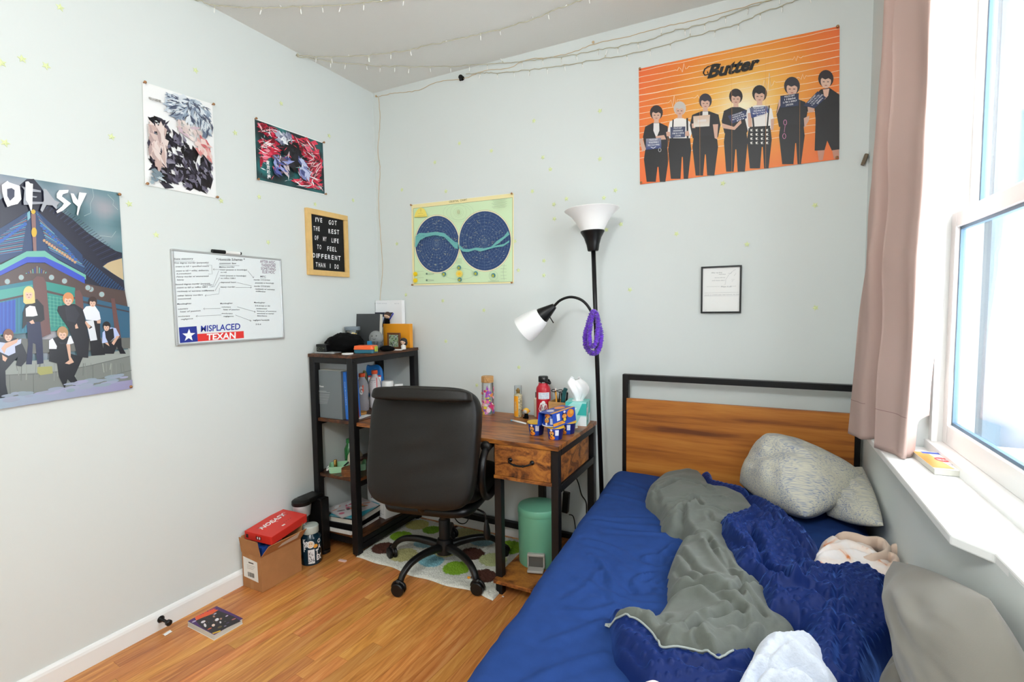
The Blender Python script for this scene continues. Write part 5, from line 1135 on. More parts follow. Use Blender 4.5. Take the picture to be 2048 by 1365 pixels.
MB().b2(x0+fw*0.5, x1-fw*0.5, -0.174, -0.168, Z1+fw*0.5, zt-fw*0.5).build('backing', 'board_black', t)
# grey round plush with a smile
xp = bwall(752, 675, -0.30)[0]; t = thing('plush', 'round grey plush with a stitched smile and patterned body', 'toy', (xp, -0.3, Z1))
MB().sph((xp, -0.30, Z1+0.072), (0.045, 0.035, 0.044), 28, 18).build('head', mat('plush_grey', '#8b8d8c', 0.95, bump=0.4, bscale=300), t, smooth=True)
MB().sph((xp+0.004, -0.305, Z1+0.034), (0.042, 0.034, 0.034), 24, 14).build('body', mat('plush_dark', '#54565a', 0.95, bump=1.0, bscale=120, var=0.5, vscale=90), t, smooth=True)
dv = Vector((0.42, -0.90, 0)); sv = Vector((0.90, 0.42, 0))
for sx, sz in ((-0.013, 0.012), (0.013, 0.013)): MB().sph(Vector((xp, -0.30, Z1+0.074))+dv*0.0355+sv*sx+Vector((0, 0, sz)), 0.0032, 8, 5).build('eye', 'black_plastic', t, smooth=True)
MB().tube([Vector((xp, -0.30, Z1+0.072))+dv*0.0385+sv*0.007*math.cos(a)+Vector((0, 0, 0.006*math.sin(a))) for a in [PI+PI*k/8 for k in range(9)]], 0.0011, 5).build('smile', 'black_plastic', t)
o = MB().box((bwall(739, 680, -0.36)[0], -0.36, Z1+0.046), (0.022, 0.02, 0.024), rotm(0, 0, 0.3)).build('blue_box', mat('cyan_card', '#2f86b5', 0.5), None, bevel=0.001); 
xs = bwall(741, 690, -0.37)[0]; o2 = MB().lathe([(0.030, 0), (0.032, 0.012), (0.026, 0.018), (0.026, 0.034)], (xs, -0.362, Z1), 20).build('glass_dish', 'clear_glass', None, auto=AUTO)
tag(o, 'tiny blue box on a glass dish beside the grey plush', 'box'); tag(o2, 'small clear glass dish in front of the grey plush', 'dish')
# orange and teal lunch container
x0, x1, zt = ext(711, 753, 688, 700, -0.47); t = thing('snack_container', 'flat container with orange lid and teal base at the front of the shelf tower top', 'container', ((x0+x1)/2, -0.47, Z1)); cx = (x0+x1)/2; cy = -0.47
rounded(MB(), (cx, cy), 0.115, 0.075, Z1+0.001, Z1+0.021, 0.014, R=rotm(0, 0, 0.3)).build('base', mat('teal_plastic', '#23667a', 0.4), t, bevel=0.003)
rounded(MB(), (cx, cy), 0.119, 0.079, Z1+0.021, Z1+0.043, 0.014, R=rotm(0, 0, 0.3), top=0.93).build('lid', mat('orange_plastic', '#f0642a', 0.4), t, bevel=0.004)
MB().box((cx+0.058, cy+0.018, Z1+0.024), (0.006, 0.03, 0.03), rotm(0, 0, 0.3)).build('clip', mat('lime_plastic', '#a9b944', 0.4), t, bevel=0.001)
o = MB().lathe([(0.030, 0), (0.0305, 0.004), (0.029, 0.006)], (bwall(695, 708, -0.56)[0], -0.56, Z1), 22).build('white_coaster', 'white_plastic', None, auto=AUTO); tag(o, 'thin white disc at the front edge of the shelf tower top', 'coaster')
xq = bwall(772, 696, -0.33)[0]; lump('eyeglass_pouch', (xq, -0.32, Z1+0.014), (0.052, 0.032, 0.018), 'soft_black', 9, 0.1, 4, 'small flat black pouch in front of the photo frame', 'pouch', 20, zflat=Z1)
xq = bwall(794, 698, -0.25)[0]; o = MB().box((xq, -0.25, Z1+0.002), (0.06, 0.045, 0.004), rotm(0, 0, 0.5)).build('folded_paper', 'paper_white', None); tag(o, 'folded white paper slip beside the black pouch', 'paper')

# ===== second shelf: books and bottles
Z2 = SZ[0]+0.0005
def book(label, x0, x1, y0, y1, h, col, lean=0.0, name='book', pages='x+', z0=Z2, grp=None):
    t = thing(name, label, 'book', ((x0+x1)/2, (y0+y1)/2, z0), group=grp); R = rotm(0, lean, 0); c = Vector(((x0+x1)/2, (y0+y1)/2, z0+h/2))
    up = Vector((math.sin(lean), 0, math.cos(lean)))
    c = Vector(((x0+x1)/2, (y0+y1)/2, z0))+up*h/2+Vector((0, 0, abs(math.sin(lean))*(x1-x0)/2 if lean else 0))
    MB().box(c, (x1-x0, y1-y0, h), R).build('cover', col, t, bevel=0.0012)
    return t, c, R
gb, c, R = book('thick grey hardback textbook standing with its cover to the front, second shelf of the tower', 0.055, 0.225, -0.575, -0.505, 0.268, mat('book_grey', '#6f777b', 0.6))
MB().box(c+Vector((-0.001, -0.001, 0.0012)), (0.164, 0.060, 0.268)).build('pages', 'page_edge', gb)
P_ = Print(lambda px, py: bwall(px, py, -0.5758), (0, -1, 0)); D = crop(610, 590, 5.25)
P_.text('Rosen', D(152, 968), (1, 0.09), (0, -5.0), '#eef0f0', 0.02, width=8.5)
for k in range(11): P_.line([D(128+(k % 3)*3, 1010+k*12+(8 if k > 1 else 0)), D(225+(k*37 % 40), 1016+k*12+(8 if k > 1 else 0))], 0.45 if k else 0.9, '#b8bec0')
P_.build('cover_print', gb)
P_ = Print(lambda u, v: (0.2258, -0.575+u*0.07, Z2+v*0.268), (1, 0, 0)); P_.text('Rosen', (0.35, 0.93), (0, -0.10), (0.30, 0), '#e8eaea', 0, width=0.17); P_.text('Contracts', (0.35, 0.6), (0, -0.10), (0.30, 0), '#dfe2e2', 0, width=0.3); P_.build('spine_print', gb)
bb, c, R = book('blue paperback leaning against the grey textbook on the second tower shelf', 0.235, 0.260, -0.56, -0.47, 0.262, mat('book_blue', '#2a72cf', 0.5), lean=-0.06)
P_ = Print(lambda u, v: (R @ Vector((-0.0125+u*0.025, -0.0452, -0.13+v*0.26)))+c, (0, -1, 0)); P_.text('Civil Procedure', (0.35, 0.8), (0, -0.1), (0.45, 0), '#bcd8f4', 0, width=0.5); P_.build('spine_print', bb)
rb, c, R = book('red and yellow paperback standing behind the blue paperback on the second tower shelf', 0.264, 0.278, -0.548, -0.50, 0.268, mat('book_red', '#c93a2c', 0.5), lean=-0.06)
P_ = Print(lambda u, v: (R @ Vector((-0.007+u*0.014, -0.0242, -0.13+v*0.26)))+c, (0, -1, 0))
for k in range(16): P_.rect(0.15, 0.05+k*0.058, 0.85, 0.05+k*0.058+0.034, '#f2d36a' if k % 2 else '#f4ece0')
P_.build('spine_print', rb)
# sports drink bottles
def sport(label, px, py, Y, r, h, band, G):
    x = bwall(px, py, Y)[0]; t = thing('sports_bottle', label, 'bottle', (x, Y, Z2), group='sports drink bottles')
    prof = [(r*0.85, 0), (r, 0.006), (r, 0.06), (r*0.86, 0.075), (r*0.86, 0.088), (r, 0.102), (r, h*0.68), (r*0.82, h*0.76), (r*0.5, h*0.86), (r*0.42, h*0.9), (r*0.42, h*0.93)]
    MB().lathe(prof, (x, Y, Z2), 28).build('body', band, t, smooth=True)
    MB().lathe([(r*0.5, h*0.905), (r*0.52, h*0.91), (r*0.52, h*0.985), (r*0.45, h)], (x, Y, Z2), 22).build('cap', mat('cap_orange', '#ef5a2e', 0.4), t, auto=AUTO)
    a = camang(x, Y); W2 = Wrap((x, Y), r*1.005); 
    if G:
        W2.rect(a-1.3, Z2+0.11, a+1.3, Z2+0.12, '#c9c2c6'); W2.text('G', (a-0.50, Z2+0.105), (0.75, 0), (0, 0.062), '#f5f5f5', 0.04); W2.poly([(a+0.05, Z2+0.16), (a+0.22, Z2+0.155), (a+0.12, Z2+0.135), (a+0.25, Z2+0.130), (a-0.06, Z2+0.098), (a+0.04, Z2+0.122), (a-0.06, Z2+0.126)], '#e8542c')
        for k in range(5): W2.rect(a-1.2, Z2+0.012+k*0.009, a+0.9-(k % 2)*0.4, Z2+0.015+k*0.009, ['#b04a52', '#d9d4d8', '#7a2b33'][k % 3])
    else:
        W2.rect(a-1.5, Z2+0.10, a+1.5, Z2+0.19, '#f2f0ee'); W2.rect(a-1.5, Z2+0.19, a+1.5, Z2+0.2, '#d83a3a'); W2.rect(a+0.25, Z2+0.10, a+0.38, Z2+0.19, '#d8414a')
        for k in range(6): W2.rect(a-0.7, Z2+0.112+k*0.012, a+0.1, Z2+0.115+k*0.012, '#9a9aa0')
    W2.build('label_print', t, 'printed_satin')
sport('clear sports drink bottle with orange cap and a white letter G', 725, 790, -0.335, 0.037, 0.225, mat('bottle_clear', '#bdb9bf', 0.15, alpha=0.62), True)
sport('sports drink bottle with orange cap and white label behind the clear one', 750, 780, -0.235, 0.037, 0.232, mat('drink_white', '#d9d3d3', 0.35), False)
o = MB().lathe([(0.04, 0), (0.041, 0.003), (0.041, 0.011), (0.039, 0.013)], (bwall(722, 826, -0.42)[0]-0.003, -0.43, Z2+0.0025), 26).build('cork_coaster', mat('cork', '#b8823f', 0.8, var=0.2, vscale=60), None, auto=AUTO); tag(o, 'round cork coaster in front of the sports drink bottles', 'coaster')
o = MB().box((0.245, -0.475, Z2+0.001), (0.10, 0.11, 0.002), rotm(0, 0, 0.15)).build('paper_sheet', 'paper_white', None); tag(o, 'white paper sheet poking out under the cork coaster', 'paper')
def bag(name, label, c, w_, h, d, matn, lean=0.1, seed=1):
    mb = cushion(w_, h, d, n=2.2, nu=18, nv=18); R = rotm(lean, 0, 0.1); vs = []
    for v in mb.v:
        p = Vector(v); n = noise.noise(Vector((p.x*25+seed, p.z*18, seed)))*0.006; p.y += n; p.z = p.z*(1-0.03*math.cos(p.x*60)); vs.append(tuple(R @ p+Vector(c)))
    mb.v = vs; t = thing(name, label, 'bag', c); mb.build('pouch', matn, t, smooth=True); return t
bx = bwall(743, 770, -0.12)[0]; t = bag('snack_bag', 'bright blue snack bag behind the sports drink bottles', (bx, -0.115, Z2+0.125), 0.18, 0.25, 0.05, mat('bag_blue', '#2585dd', 0.3), 0.06)
P_ = Print(lambda px, py: bwall(px, py, -0.146), (0, -1, 0)); P_.text('NU', (733.5, 756), (1, 0.1), (0, -8), '#14263c', 0.02, width=10); P_.build('bag_print', t)
bx = bwall(716, 770, -0.20)[0]; bag('snack_pouch', 'olive green pouch between the books and the sports drink bottles', (bx-0.01, -0.16, Z2+0.11), 0.10, 0.215, 0.04, mat('olive_foil', '#8b8652', 0.4, var=0.3, vscale=30), 0.05, 4)
for px, yt, Y, r, lab in ((775, 762, -0.20, 0.034, 'larger white-lidded tub behind the chair on the second tower shelf'), (796, 768, -0.13, 0.030, 'smaller white-lidded tub nearest the wall on the second tower shelf')):
    x, _, zt = ext(px, px+1, yt, yt, Y); t = thing('tub', lab, 'tub', (x, Y, Z2), group='white-lidded tubs'); h = min(zt-Z2, 0.17)
    MB().lathe([(r*0.85, 0), (r*0.93, 0.01), (r*0.97, h*0.8)], (x, Y, Z2), 22).build('body', 'clear_plastic', t, auto=AUTO); MB().lathe([(r*1.02, h*0.78), (r*1.04, h*0.8), (r*1.04, h*0.97), (r*0.95, h)], (x, Y, Z2), 22).build('lid', 'white_plastic', t, auto=AUTO)
    MB().lathe([(r*0.8, 0.004), (r*0.9, h*0.55)], (x, Y, Z2), 18).build('contents', mat('powder', '#cfc9bd', 0.9), t)

# ===== third shelf
Z3 = SZ[1]+0.0005
t = thing('makeup_tray', 'mint green tray with white handle holding brushes and a lipstick', 'tray', (0.13, -0.50, Z3)); R = rotm(0, 0, 0.75); c = (0.152, -0.475)
mb = MB(); rounded(mb, c, 0.20, 0.105, Z3, Z3+0.004, 0.018, R=R); mb.build('tray_floor', mat('mint_plastic', '#a9dcb4', 0.35), t)
mb = MB()
ringo = []; 
def rr_pts(sx, sy, r, n=5): return [(sgx*(sx/2-r)+r*math.cos(a), sgy*(sy/2-r)+r*math.sin(a)) for sgx, sgy, a0 in ((1, 1, 0), (-1, 1, PI/2), (-1, -1, PI), (1, -1, 1.5*PI)) for a in [a0+PI/2*q/n for q in range(n+1)]]
prof = [((0.20, 0.105, 0.018), 0.001), ((0.204, 0.109, 0.02), 0.036), ((0.197, 0.102, 0.017), 0.036), ((0.193, 0.098, 0.015), 0.004)]
vs = []; m_ = 24
for (a, b, r), z in prof:
    for x, y in rr_pts(a, b, r): q = R @ Vector((x, y, 0)); vs.append((c[0]+q.x, c[1]+q.y, Z3+z))
mb.add(vs, [(i*m_+k, i*m_+(k+1) % m_, (i+1)*m_+(k+1) % m_, (i+1)*m_+k) for i in range(3) for k in range(m_)]); mb.build('tray_wall', 'mint_plastic', t, smooth=False)
hc = R @ Vector((-0.104, 0, 0)); MB().tube(catmull([Vector((c[0], c[1], Z3+0.022))+R @ Vector((-0.102, -0.028, 0)), Vector((c[0], c[1], Z3+0.012))+R @ Vector((-0.112, -0.02, 0)), Vector((c[0], c[1], Z3+0.012))+R @ Vector((-0.112, 0.02, 0)), Vector((c[0], c[1], Z3+0.022))+R @ Vector((-0.102, 0.028, 0))], 5), 0.005, 8).build('handle', 'white_plastic', t, smooth=True)
def small(name, label, cat, mb, m): o = mb.build(name, m, None, auto=AUTO); return tag(o, label, cat)
lp = Vector((0.118, -0.535, Z3+0.0045)); t = thing('lipstick', 'gold and black lipstick standing in the mint tray', 'lipstick', lp)
MB().lathe([(0.009, 0), (0.009, 0.018)], lp, 14).build('base', 'black_plastic', t, auto=AUTO); MB().lathe([(0.0095, 0.018), (0.0098, 0.02), (0.0098, 0.062), (0.009, 0.064)], lp, 14).build('cap', mat('gold', '#c9a45c', 0.3, metal=0.9), t, auto=AUTO)
for k, (a, b, lab) in enumerate((((0.135, -0.49, 0.020), (0.185, -0.44, 0.075), 'makeup brush with black handle, middle of the mint tray'), ((0.165, -0.48, 0.020), (0.225, -0.425, 0.066), 'makeup brush with black handle, right end of the mint tray'))):
    A_, B_ = Vector(a)+Vector((0, 0, Z3)), Vector(b)+Vector((0, 0, Z3)); t = thing('makeup_brush', lab, 'brush', A_)
    MB().tube([A_, A_+(B_-A_)*0.6], [0.004, 0.006], 10).build('handle', 'black_plastic', t, smooth=True); MB().tube([A_+(B_-A_)*0.6, A_+(B_-A_)*0.8, B_], [0.007, 0.013, 0.009], 12).build('bristles', mat('bristle', '#5a4540', 0.9), t, smooth=True)
small('round_compact', 'round pink compact lying in the mint tray', 'compact', MB().lathe([(0.02, 0.0), (0.021, 0.002), (0.021, 0.010), (0.019, 0.012)], (0.150, -0.515, Z3+0.0045), 20), mat('compact_pink', '#b88a86', 0.4))
gx = 0.062; t = thing('green_bottle', 'small green glass bottle at the back of the third tower shelf', 'bottle', (gx, -0.37, Z3))
MB().lathe([(0.026, 0), (0.029, 0.005), (0.029, 0.085), (0.02, 0.105), (0.016, 0.112), (0.016, 0.135)], (gx, -0.37, Z3), 24).build('glass', mat('green_bottle_glass', '#2c7a3d', 0.1, spec=0.7, alpha=0.92), t, smooth=True)
MB().lathe([(0.0185, 0.12), (0.0185, 0.142), (0.016, 0.144)], (gx, -0.37, Z3), 18).build('cap', mat('green_cap', '#2f8a4a', 0.4), t, auto=AUTO)
cx = bwall(708, 915, -0.44)[0]; t = thing('ceramic_egg', 'cream egg-shaped ceramic pot with a turquoise spot on the third tower shelf', 'pot', (cx, -0.43, Z3))
MB().lathe([(0.024, 0), (0.038, 0.018), (0.045, 0.045), (0.041, 0.075), (0.028, 0.098), (0.012, 0.108), (0.001, 0.110)], (cx, -0.43, Z3), 28).build('shell', mat('cream_ceramic', '#e2d8bd', 0.35), t, smooth=True)
MB().sph((cx+0.026, -0.452, Z3+0.088), (0.012, 0.008, 0.009), 12, 8).build('spot', mat('turquoise', '#5bb7bd', 0.4), t, smooth=True)
t = thing('coaster_stack', 'stack of round brown wooden coasters at the front of the third tower shelf', 'coasters', (0.238, -0.545, Z3))
for k in range(5): MB().lathe([(0.044, 0), (0.046, 0.002), (0.046, 0.0065), (0.044, 0.008)], (0.238+0.001*math.sin(k*3), -0.545+0.0012*math.cos(k*5), Z3+k*0.0085), 28).build('coaster', mat('coaster_wood', '#7c4c27', 0.6, var=0.3, vscale=40), t, auto=AUTO)
lump('dark_scarf', (0.25, -0.30, Z3+0.035), (0.07, 0.09, 0.045), mat('scarf_navy', '#1a1b24', 0.9, bump=0.3, bscale=300), 5, 0.25, 6, 'crumpled dark cloth behind the ceramic pot on the third tower shelf', 'cloth', 30, zflat=Z3)
lump('grey_pouch', (0.20, -0.14, Z3+0.06), (0.10, 0.07, 0.06), mat('pouch_grey', '#a6a4a2', 0.8), 7, 0.2, 5, 'soft grey pouch at the back of the third tower shelf', 'bag', 28, zflat=Z3)
lump('tan_wrap', (0.285, -0.22, Z3+0.05), (0.03, 0.06, 0.035), mat('wrap_tan', '#c79b6b', 0.8), 2, 0.2, 5, 'tan paper wrap on the dark cloth of the third tower shelf', 'paper', 20, zflat=Z3+0.012)

# ===== bottom shelf
Z4 = SZ[2]+0.0005
def flatbook(label, c, sx, sy, z0, h, rz, cov, pg='page_edge', cat='book', spiral=False, name='book', art=None):
    t = thing(name, label, cat, (c[0], c[1], z0)); R = rotm(0, 0, rz); tk = min(0.0018, h*0.25)
    for z in (z0+tk/2, z0+h-tk/2): MB().box((c[0], c[1], z), (sx, sy, tk), R).build('cover', cov, t)
    q = R @ Vector((0.0015, 0.001, 0)); MB().box((c[0]+q.x, c[1]+q.y, z0+h/2), (sx-0.006, sy-0.005, h-2*tk-0.0001), R).build('pages', pg, t)
    if spiral:
        mb = MB()
        for k in range(30): p = R @ Vector((-sx/2+0.006+k*(sx-0.012)/29, -sy/2, 0)); mb.box((c[0]+p.x, c[1]+p.y, z0+h/2), (0.003, 0.012, h+0.004), R)
        o = mb.build('spiral', 'white_plastic', t); o['kind'] = 'stuff'
    if art:
        P_ = Print(lambda u, v: tuple(R @ Vector(((u-0.5)*sx, (v-0.5)*sy, 0))+Vector((c[0], c[1], z0+h+0.0002))), (0, 0, 1)); art(P_); P_.build('cover_print', t)
    return t
zz = Z4
flatbook('white spiral notebook at the bottom of the pile on the lowest tower shelf', (0.170, -0.475), 0.205, 0.235, zz, 0.015, 0.06, 'paper_white', spiral=True, name='notebook', cat='notebook'); zz += 0.0152
flatbook('thick black binder above the spiral notebook on the lowest tower shelf', (0.168, -0.470), 0.21, 0.24, zz, 0.028, 0.06, 'soft_black', 'soft_black', name='binder', cat='binder'); zz += 0.0282
flatbook('thick textbook with pale page edges in the pile on the lowest tower shelf', (0.172, -0.452), 0.205, 0.25, zz, 0.030, 0.10, mat('book_dark', '#33363c', 0.6)); zz += 0.0302
flatbook('teal thin book near the top of the pile on the lowest tower shelf', (0.180, -0.45), 0.19, 0.24, zz, 0.007, 0.18, mat('book_teal', '#2f9db0', 0.5), cat='book'); zz += 0.0072
def mag(P):
    rg = random.Random(6); P.rect(0, 0, 1, 1, '#d8d2d4')
    for k in range(26): P.ell(rg.uniform(0.1, 0.9), rg.uniform(0.1, 0.9), rg.uniform(0.04, 0.14), rg.uniform(0.02, 0.08), rg.choice(['#e08a6a', '#5a4a4c', '#bfc3c8', '#f2f2f2', '#d86a8a', '#7a8a70']), 9, rg.random()*3)
flatbook('glossy magazine with a photo cover on top of the pile on the lowest tower shelf', (0.150, -0.452), 0.19, 0.235, zz, 0.006, -0.25, mat('mag_cover', '#c9c4c6', 0.3), art=mag, name='magazine', cat='magazine')
# white carton
Rb = math.radians(-12); bc = Vector((0.235, -0.225, Z4)); t = thing('snack_carton', 'white snack carton with a red stripe behind the pile on the lowest tower shelf', 'box', bc); R = rotm(0, 0, Rb)
bw_, bd_, bh_ = 0.17, 0.22, 0.20; bc = Vector((0.249, -0.224, Z4)); 
MB().box(bc+Vector((0, 0, bh_/2)), (bw_, bd_, bh_), R).build('carton', mat('carton_white', '#efeeec', 0.5), t, bevel=0.001)
def face(u, v): return tuple(bc+R @ Vector(((u-0.5)*bw_, -bd_/2-0.0003, v*bh_)))
P_ = Print(face, R @ Vector((0, -1, 0))); P_.rect(0.04, 0.82, 0.98, 0.875, '#a3203a'); P_.text('SNACK BAR', (0.2, 0.5), (1, 0), (0, 0.17), '#8a2236', 0.03, width=0.66)
for k in range(7): P_.rect(0.25+k*0.085, 0.66, 0.285+k*0.085, 0.77, '#a3203a')
for k in range(4): P_.rect(0.2, 0.42-k*0.04, 0.8, 0.425-k*0.04, '#b9a3a8')
P_.line([(0.16, 0.12), (0.92, 0.12), (0.92, 0.46)], 0.008, '#8c8c90'); P_.build('carton_print', t)

# ===== desk top
ZD = DZ+0.0004
t = thing('glass_bottle', 'clear glass water bottle with wooden lid and pink flower print', 'bottle', (0.873, -0.10, ZD)); c = (0.873, -0.10, ZD)
MB().lathe([(0.031, 0), (0.034, 0.004), (0.034, 0.178), (0.030, 0.186)], c, 32, capt=False).build('glass', 'clear_glass', t, auto=AUTO)
MB().lathe([(0.034, 0.182), (0.0365, 0.184), (0.0365, 0.215), (0.0345, 0.218)], c, 8).build('lid', 'bamboo', t, auto=AUTO)
MB().tube([Vector(c)+Vector((0.018, -0.03, 0.19)), Vector(c)+Vector((0.006, -0.036, 0.216)), Vector(c)+Vector((-0.01, -0.02, 0.222)), Vector(c)+Vector((-0.02, -0.028, 0.2))], 0.0022, 6).build('cord_loop', 'bamboo', t, smooth=True)
W2 = Wrap(c, 0.0342); rg = random.Random(12); a = camang(*c[:2])
for k in range(120):
    u = a+rg.uniform(-1.5, 1.5); v = ZD+0.01+0.145*rg.random()**1.25; s_ = rg.uniform(0.003, 0.010)*(1.4 if v < ZD+0.05 else 1)
    W2.ell(u, v, s_/0.034, s_*rg.uniform(0.7, 1.3), rg.choice(['#e86aa0', '#d43a72', '#f2a3c2', '#f6d3df', '#e88a4a', '#e8d24a', '#8a5ac0', '#4a7a78', '#f4b8b0', '#c0468c']), 7)
W2.poly([(a-0.36, ZD+0.10), (a-0.18, ZD+0.10), (a-0.02, ZD+0.165), (a-0.14, ZD+0.165)], '#b33fb5'); W2.build('flower_print', t, 'printed_satin')
t = thing('perfume_bottle', 'slim body mist bottle with yellow stripe and clear cap', 'bottle', (1.067, -0.10, ZD)); c = (1.067, -0.10, ZD)
MB().lathe([(0.021, 0), (0.023, 0.003), (0.023, 0.122), (0.012, 0.132)], c, 26).build('body', mat('mist_amber', '#cfc5a2', 0.2, var=0.25, vscale=90), t, auto=AUTO)
MB().lathe([(0.010, 0.132), (0.010, 0.142), (0.012, 0.143), (0.012, 0.152), (0.006, 0.153), (0.006, 0.160)], c, 18).build('pump', 'gold', t, auto=AUTO); MB().lathe([(0.0215, 0.126), (0.0215, 0.174)], c, 26).build('cap', 'clear_plastic', t, auto=AUTO)
a = camang(*c[:2]); W2 = Wrap(c, 0.0231); W2.poly([(a-1.4+0.28*k, ZD+0.004) for k in range(6)]+[(a-1.4+0.28*k, ZD+0.118) for k in range(5, -1, -1)], '#f2a324') ; rg = random.Random(1)
for k in range(40): W2.ell(a+rg.uniform(0.12, 1.4), ZD+rg.uniform(0.006, 0.12), 0.08, 0.0028, rg.choice(['#3d3a30', '#8a8468', '#e9dfb8', '#5c573f']), 6)
W2.build('label_print', t, 'printed_satin')
# bee ornament
bx_, by_ = 1.128, -0.125; t = thing('bee_ornament', 'little yellow-hooded ornament beside the perfume bottle', 'ornament', (bx_, by_, ZD))
MB().lathe([(0.012, 0), (0.013, 0.006), (0.009, 0.028)], (bx_, by_, ZD), 14).build('body', 'soft_black', t, smooth=True)
MB().sph((bx_, by_, ZD+0.042), (0.0175, 0.016, 0.0165), 18, 12).build('hood', mat('bee_yellow', '#f0b83a', 0.5), t, smooth=True); MB().sph((bx_-0.001, by_-0.0085, ZD+0.040), (0.0125, 0.0105, 0.0115), 16, 10).build('face', mat('bee_grey', '#c3c0bb', 0.5), t, smooth=True)
for sx in (-1, 1): MB().sph((bx_+sx*0.019, by_, ZD+0.042), 0.0048, 10, 6).build('ear', mat('ear_orange', '#e3742a', 0.5), t, smooth=True); MB().tube([(bx_+sx*0.006, by_, ZD+0.002), (bx_+sx*0.014, by_-0.01, ZD+0.005)], 0.004, 8).build('foot', 'soft_black', t, smooth=True)
# red flask
c = (1.222, -0.105, ZD); t = thing('red_flask', 'tall red insulated flask with black lid and white stickers', 'bottle', c)
MB().lathe([(0.036, 0), (0.0385, 0.004), (0.0385, 0.165), (0.036, 0.176), (0.027, 0.188), (0.0255, 0.194), (0.0255, 0.2)], c, 36).build('body', mat('red_enamel', '#c41f31', 0.35), t, auto=AUTO)
MB().lathe([(0.022, 0.2), (0.022, 0.207)], c, 30).build('neck_ring', 'chrome', t, auto=AUTO); MB().lathe([(0.0265, 0.206), (0.0265, 0.232), (0.024, 0.236)], c, 30).build('lid', 'black_plastic', t, auto=AUTO)
MB().tube(catmull([Vector(c)+Vector(p) for p in [(0.0, -0.027, 0.222), (0.02, -0.024, 0.214), (0.036, -0.008, 0.2), (0.036, 0.01, 0.2), (0.02, 0.024, 0.214)]], 5), 0.006, 8).build('carry_loop', 'black_plastic', t, smooth=True)
pA_ = Vector(c)+Vector((0.012, -0.0238, 0.221)); MB().lathe([(0.0055, 0), (0.0055, 0.003)], pA_, 14, Vector((0.45, -0.89, 0)).to_track_quat('Z', 'Y').to_matrix()).build('rivet', 'chrome', t)
a = camang(*c[:2]); W2 = Wrap(c, 0.0386); n = 14
W2.raw([(a-0.75+1.7*k/n, ZD+0.116+0.036*j) for k in range(n+1) for j in (0, 1)], [(2*k, 2*k+1, 2*k+3, 2*k+2) for k in range(n)], lin('#e9edf2'))
for k in range(3): W2.text(['the body keeps', 'what it knows', 'and lets it go'][k], (a-0.55, ZD+0.142-k*0.011), (1, 0), (0, 0.010), '#4a73b5', 0, width=1.25)
rg = random.Random(4); pts = []
for k in range(28): th = 2*PI*k/28; r = 1+0.16*rg.uniform(-1, 1); pts.append((a-0.02+0.62*r*math.cos(th), ZD+0.072+0.032*r*math.sin(th)))
W2.raw([(a-0.02, ZD+0.072)]+pts, [(0, 1+k, 1+(k+1) % 28) for k in range(28)], lin('#eceae8'))
for k in range(30): W2.line([(a-0.4+0.8*rg.random(), ZD+0.05+0.045*rg.random()) for _ in (0, 1)], 0.004, '#a9a5a6')
W2.line([(a-0.25, ZD+0.052), (a+0.1, ZD+0.056), (a+0.35, ZD+0.06)], 0.004, '#2a2a2e'); W2.raw([(a-0.95, ZD+0.001), (a-0.5, ZD+0.001), (a-0.55, ZD+0.05), (a-0.9, ZD+0.055)], [(0, 1, 2, 3)], lin('#d8304a')); W2.build('stickers', t, 'printed_satin')
c = (1.163, -0.052, ZD); t = thing('lotion_bottle', 'slim beige bottle with dark cap half hidden behind the red flask', 'bottle', c)
MB().lathe([(0.017, 0), (0.019, 0.003), (0.019, 0.10), (0.010, 0.108)], c, 20).build('body', mat('beige_plastic', '#e3d9c4', 0.5), t, auto=AUTO); MB().lathe([(0.0115, 0.106), (0.0115, 0.135), (0.010, 0.137)], c, 16).build('cap', mat('cap_brown', '#3a2c26', 0.5), t, auto=AUTO)
# bamboo pencil box
c = (1.315, -0.085); t = thing('pencil_box', 'square bamboo pencil box between the red flask and the tissue box', 'holder', (c[0], c[1], ZD)); hw = 0.048; hh = 0.105
for (dx, dy, sx, sy) in ((0, -hw, hw*2+0.006, 0.006), (0, hw, hw*2+0.006, 0.006), (-hw, 0, 0.006, hw*2-0.006), (hw, 0, 0.006, hw*2-0.006)): MB().box((c[0]+dx, c[1]+dy, ZD+hh/2), (sx, sy, hh)).build('side', 'bamboo', t, bevel=0.001)
MB().box((c[0], c[1], ZD+0.003), (hw*2-0.006, hw*2-0.006, 0.005)).build('bottom', 'bamboo', t)
def stick(name, label, cat, a, b, r, m, tip=None, top=None, seg=8):
    A_, B_ = Vector((c[0]+a[0], c[1]+a[1], ZD+0.008)), Vector((c[0]+b[0], c[1]+b[1], ZD+b[2])); t = thing(name, label, cat, A_); MB().tube([A_, B_], r, seg).build('barrel', m, t, auto=AUTO)
    if top: MB().tube([B_, B_+(B_-A_).normalized()*top[1]], top[2], seg).build('end', top[0], t, auto=AUTO)
    return t
stick('pencil', 'yellow pencil standing in the bamboo box', 'pencil', (-0.012, -0.02), (-0.016, -0.032, 0.165), 0.0042, mat('pencil_yellow', '#f0a83c', 0.5), top=(mat('eraser', '#e7d9cf', 0.7), 0.01, 0.0042), seg=6)
for k, (a, b, l) in enumerate((((0.0, 0.0), (-0.028, -0.01, 0.155), 'black pen leaning left in the bamboo box'), ((0.01, 0.0), (0.012, -0.02, 0.150), 'black pen upright at the middle of the bamboo box'), ((0.02, 0.01), (0.03, 0.02, 0.148), 'black pen at the back of the bamboo box'))): stick('pen', l, 'pen', a, b, 0.005, 'black_plastic', top=('chrome', 0.004, 0.003))
stick('marker_pen', 'dark red pen in the bamboo box near the teal comb', 'pen', (0.015, -0.01), (0.022, -0.028, 0.130), 0.005, mat('pen_red', '#a33a24', 0.5))
t = thing('scissors', 'black-handled scissors standing blades down in the bamboo box', 'scissors', (c[0], c[1], ZD+0.01))
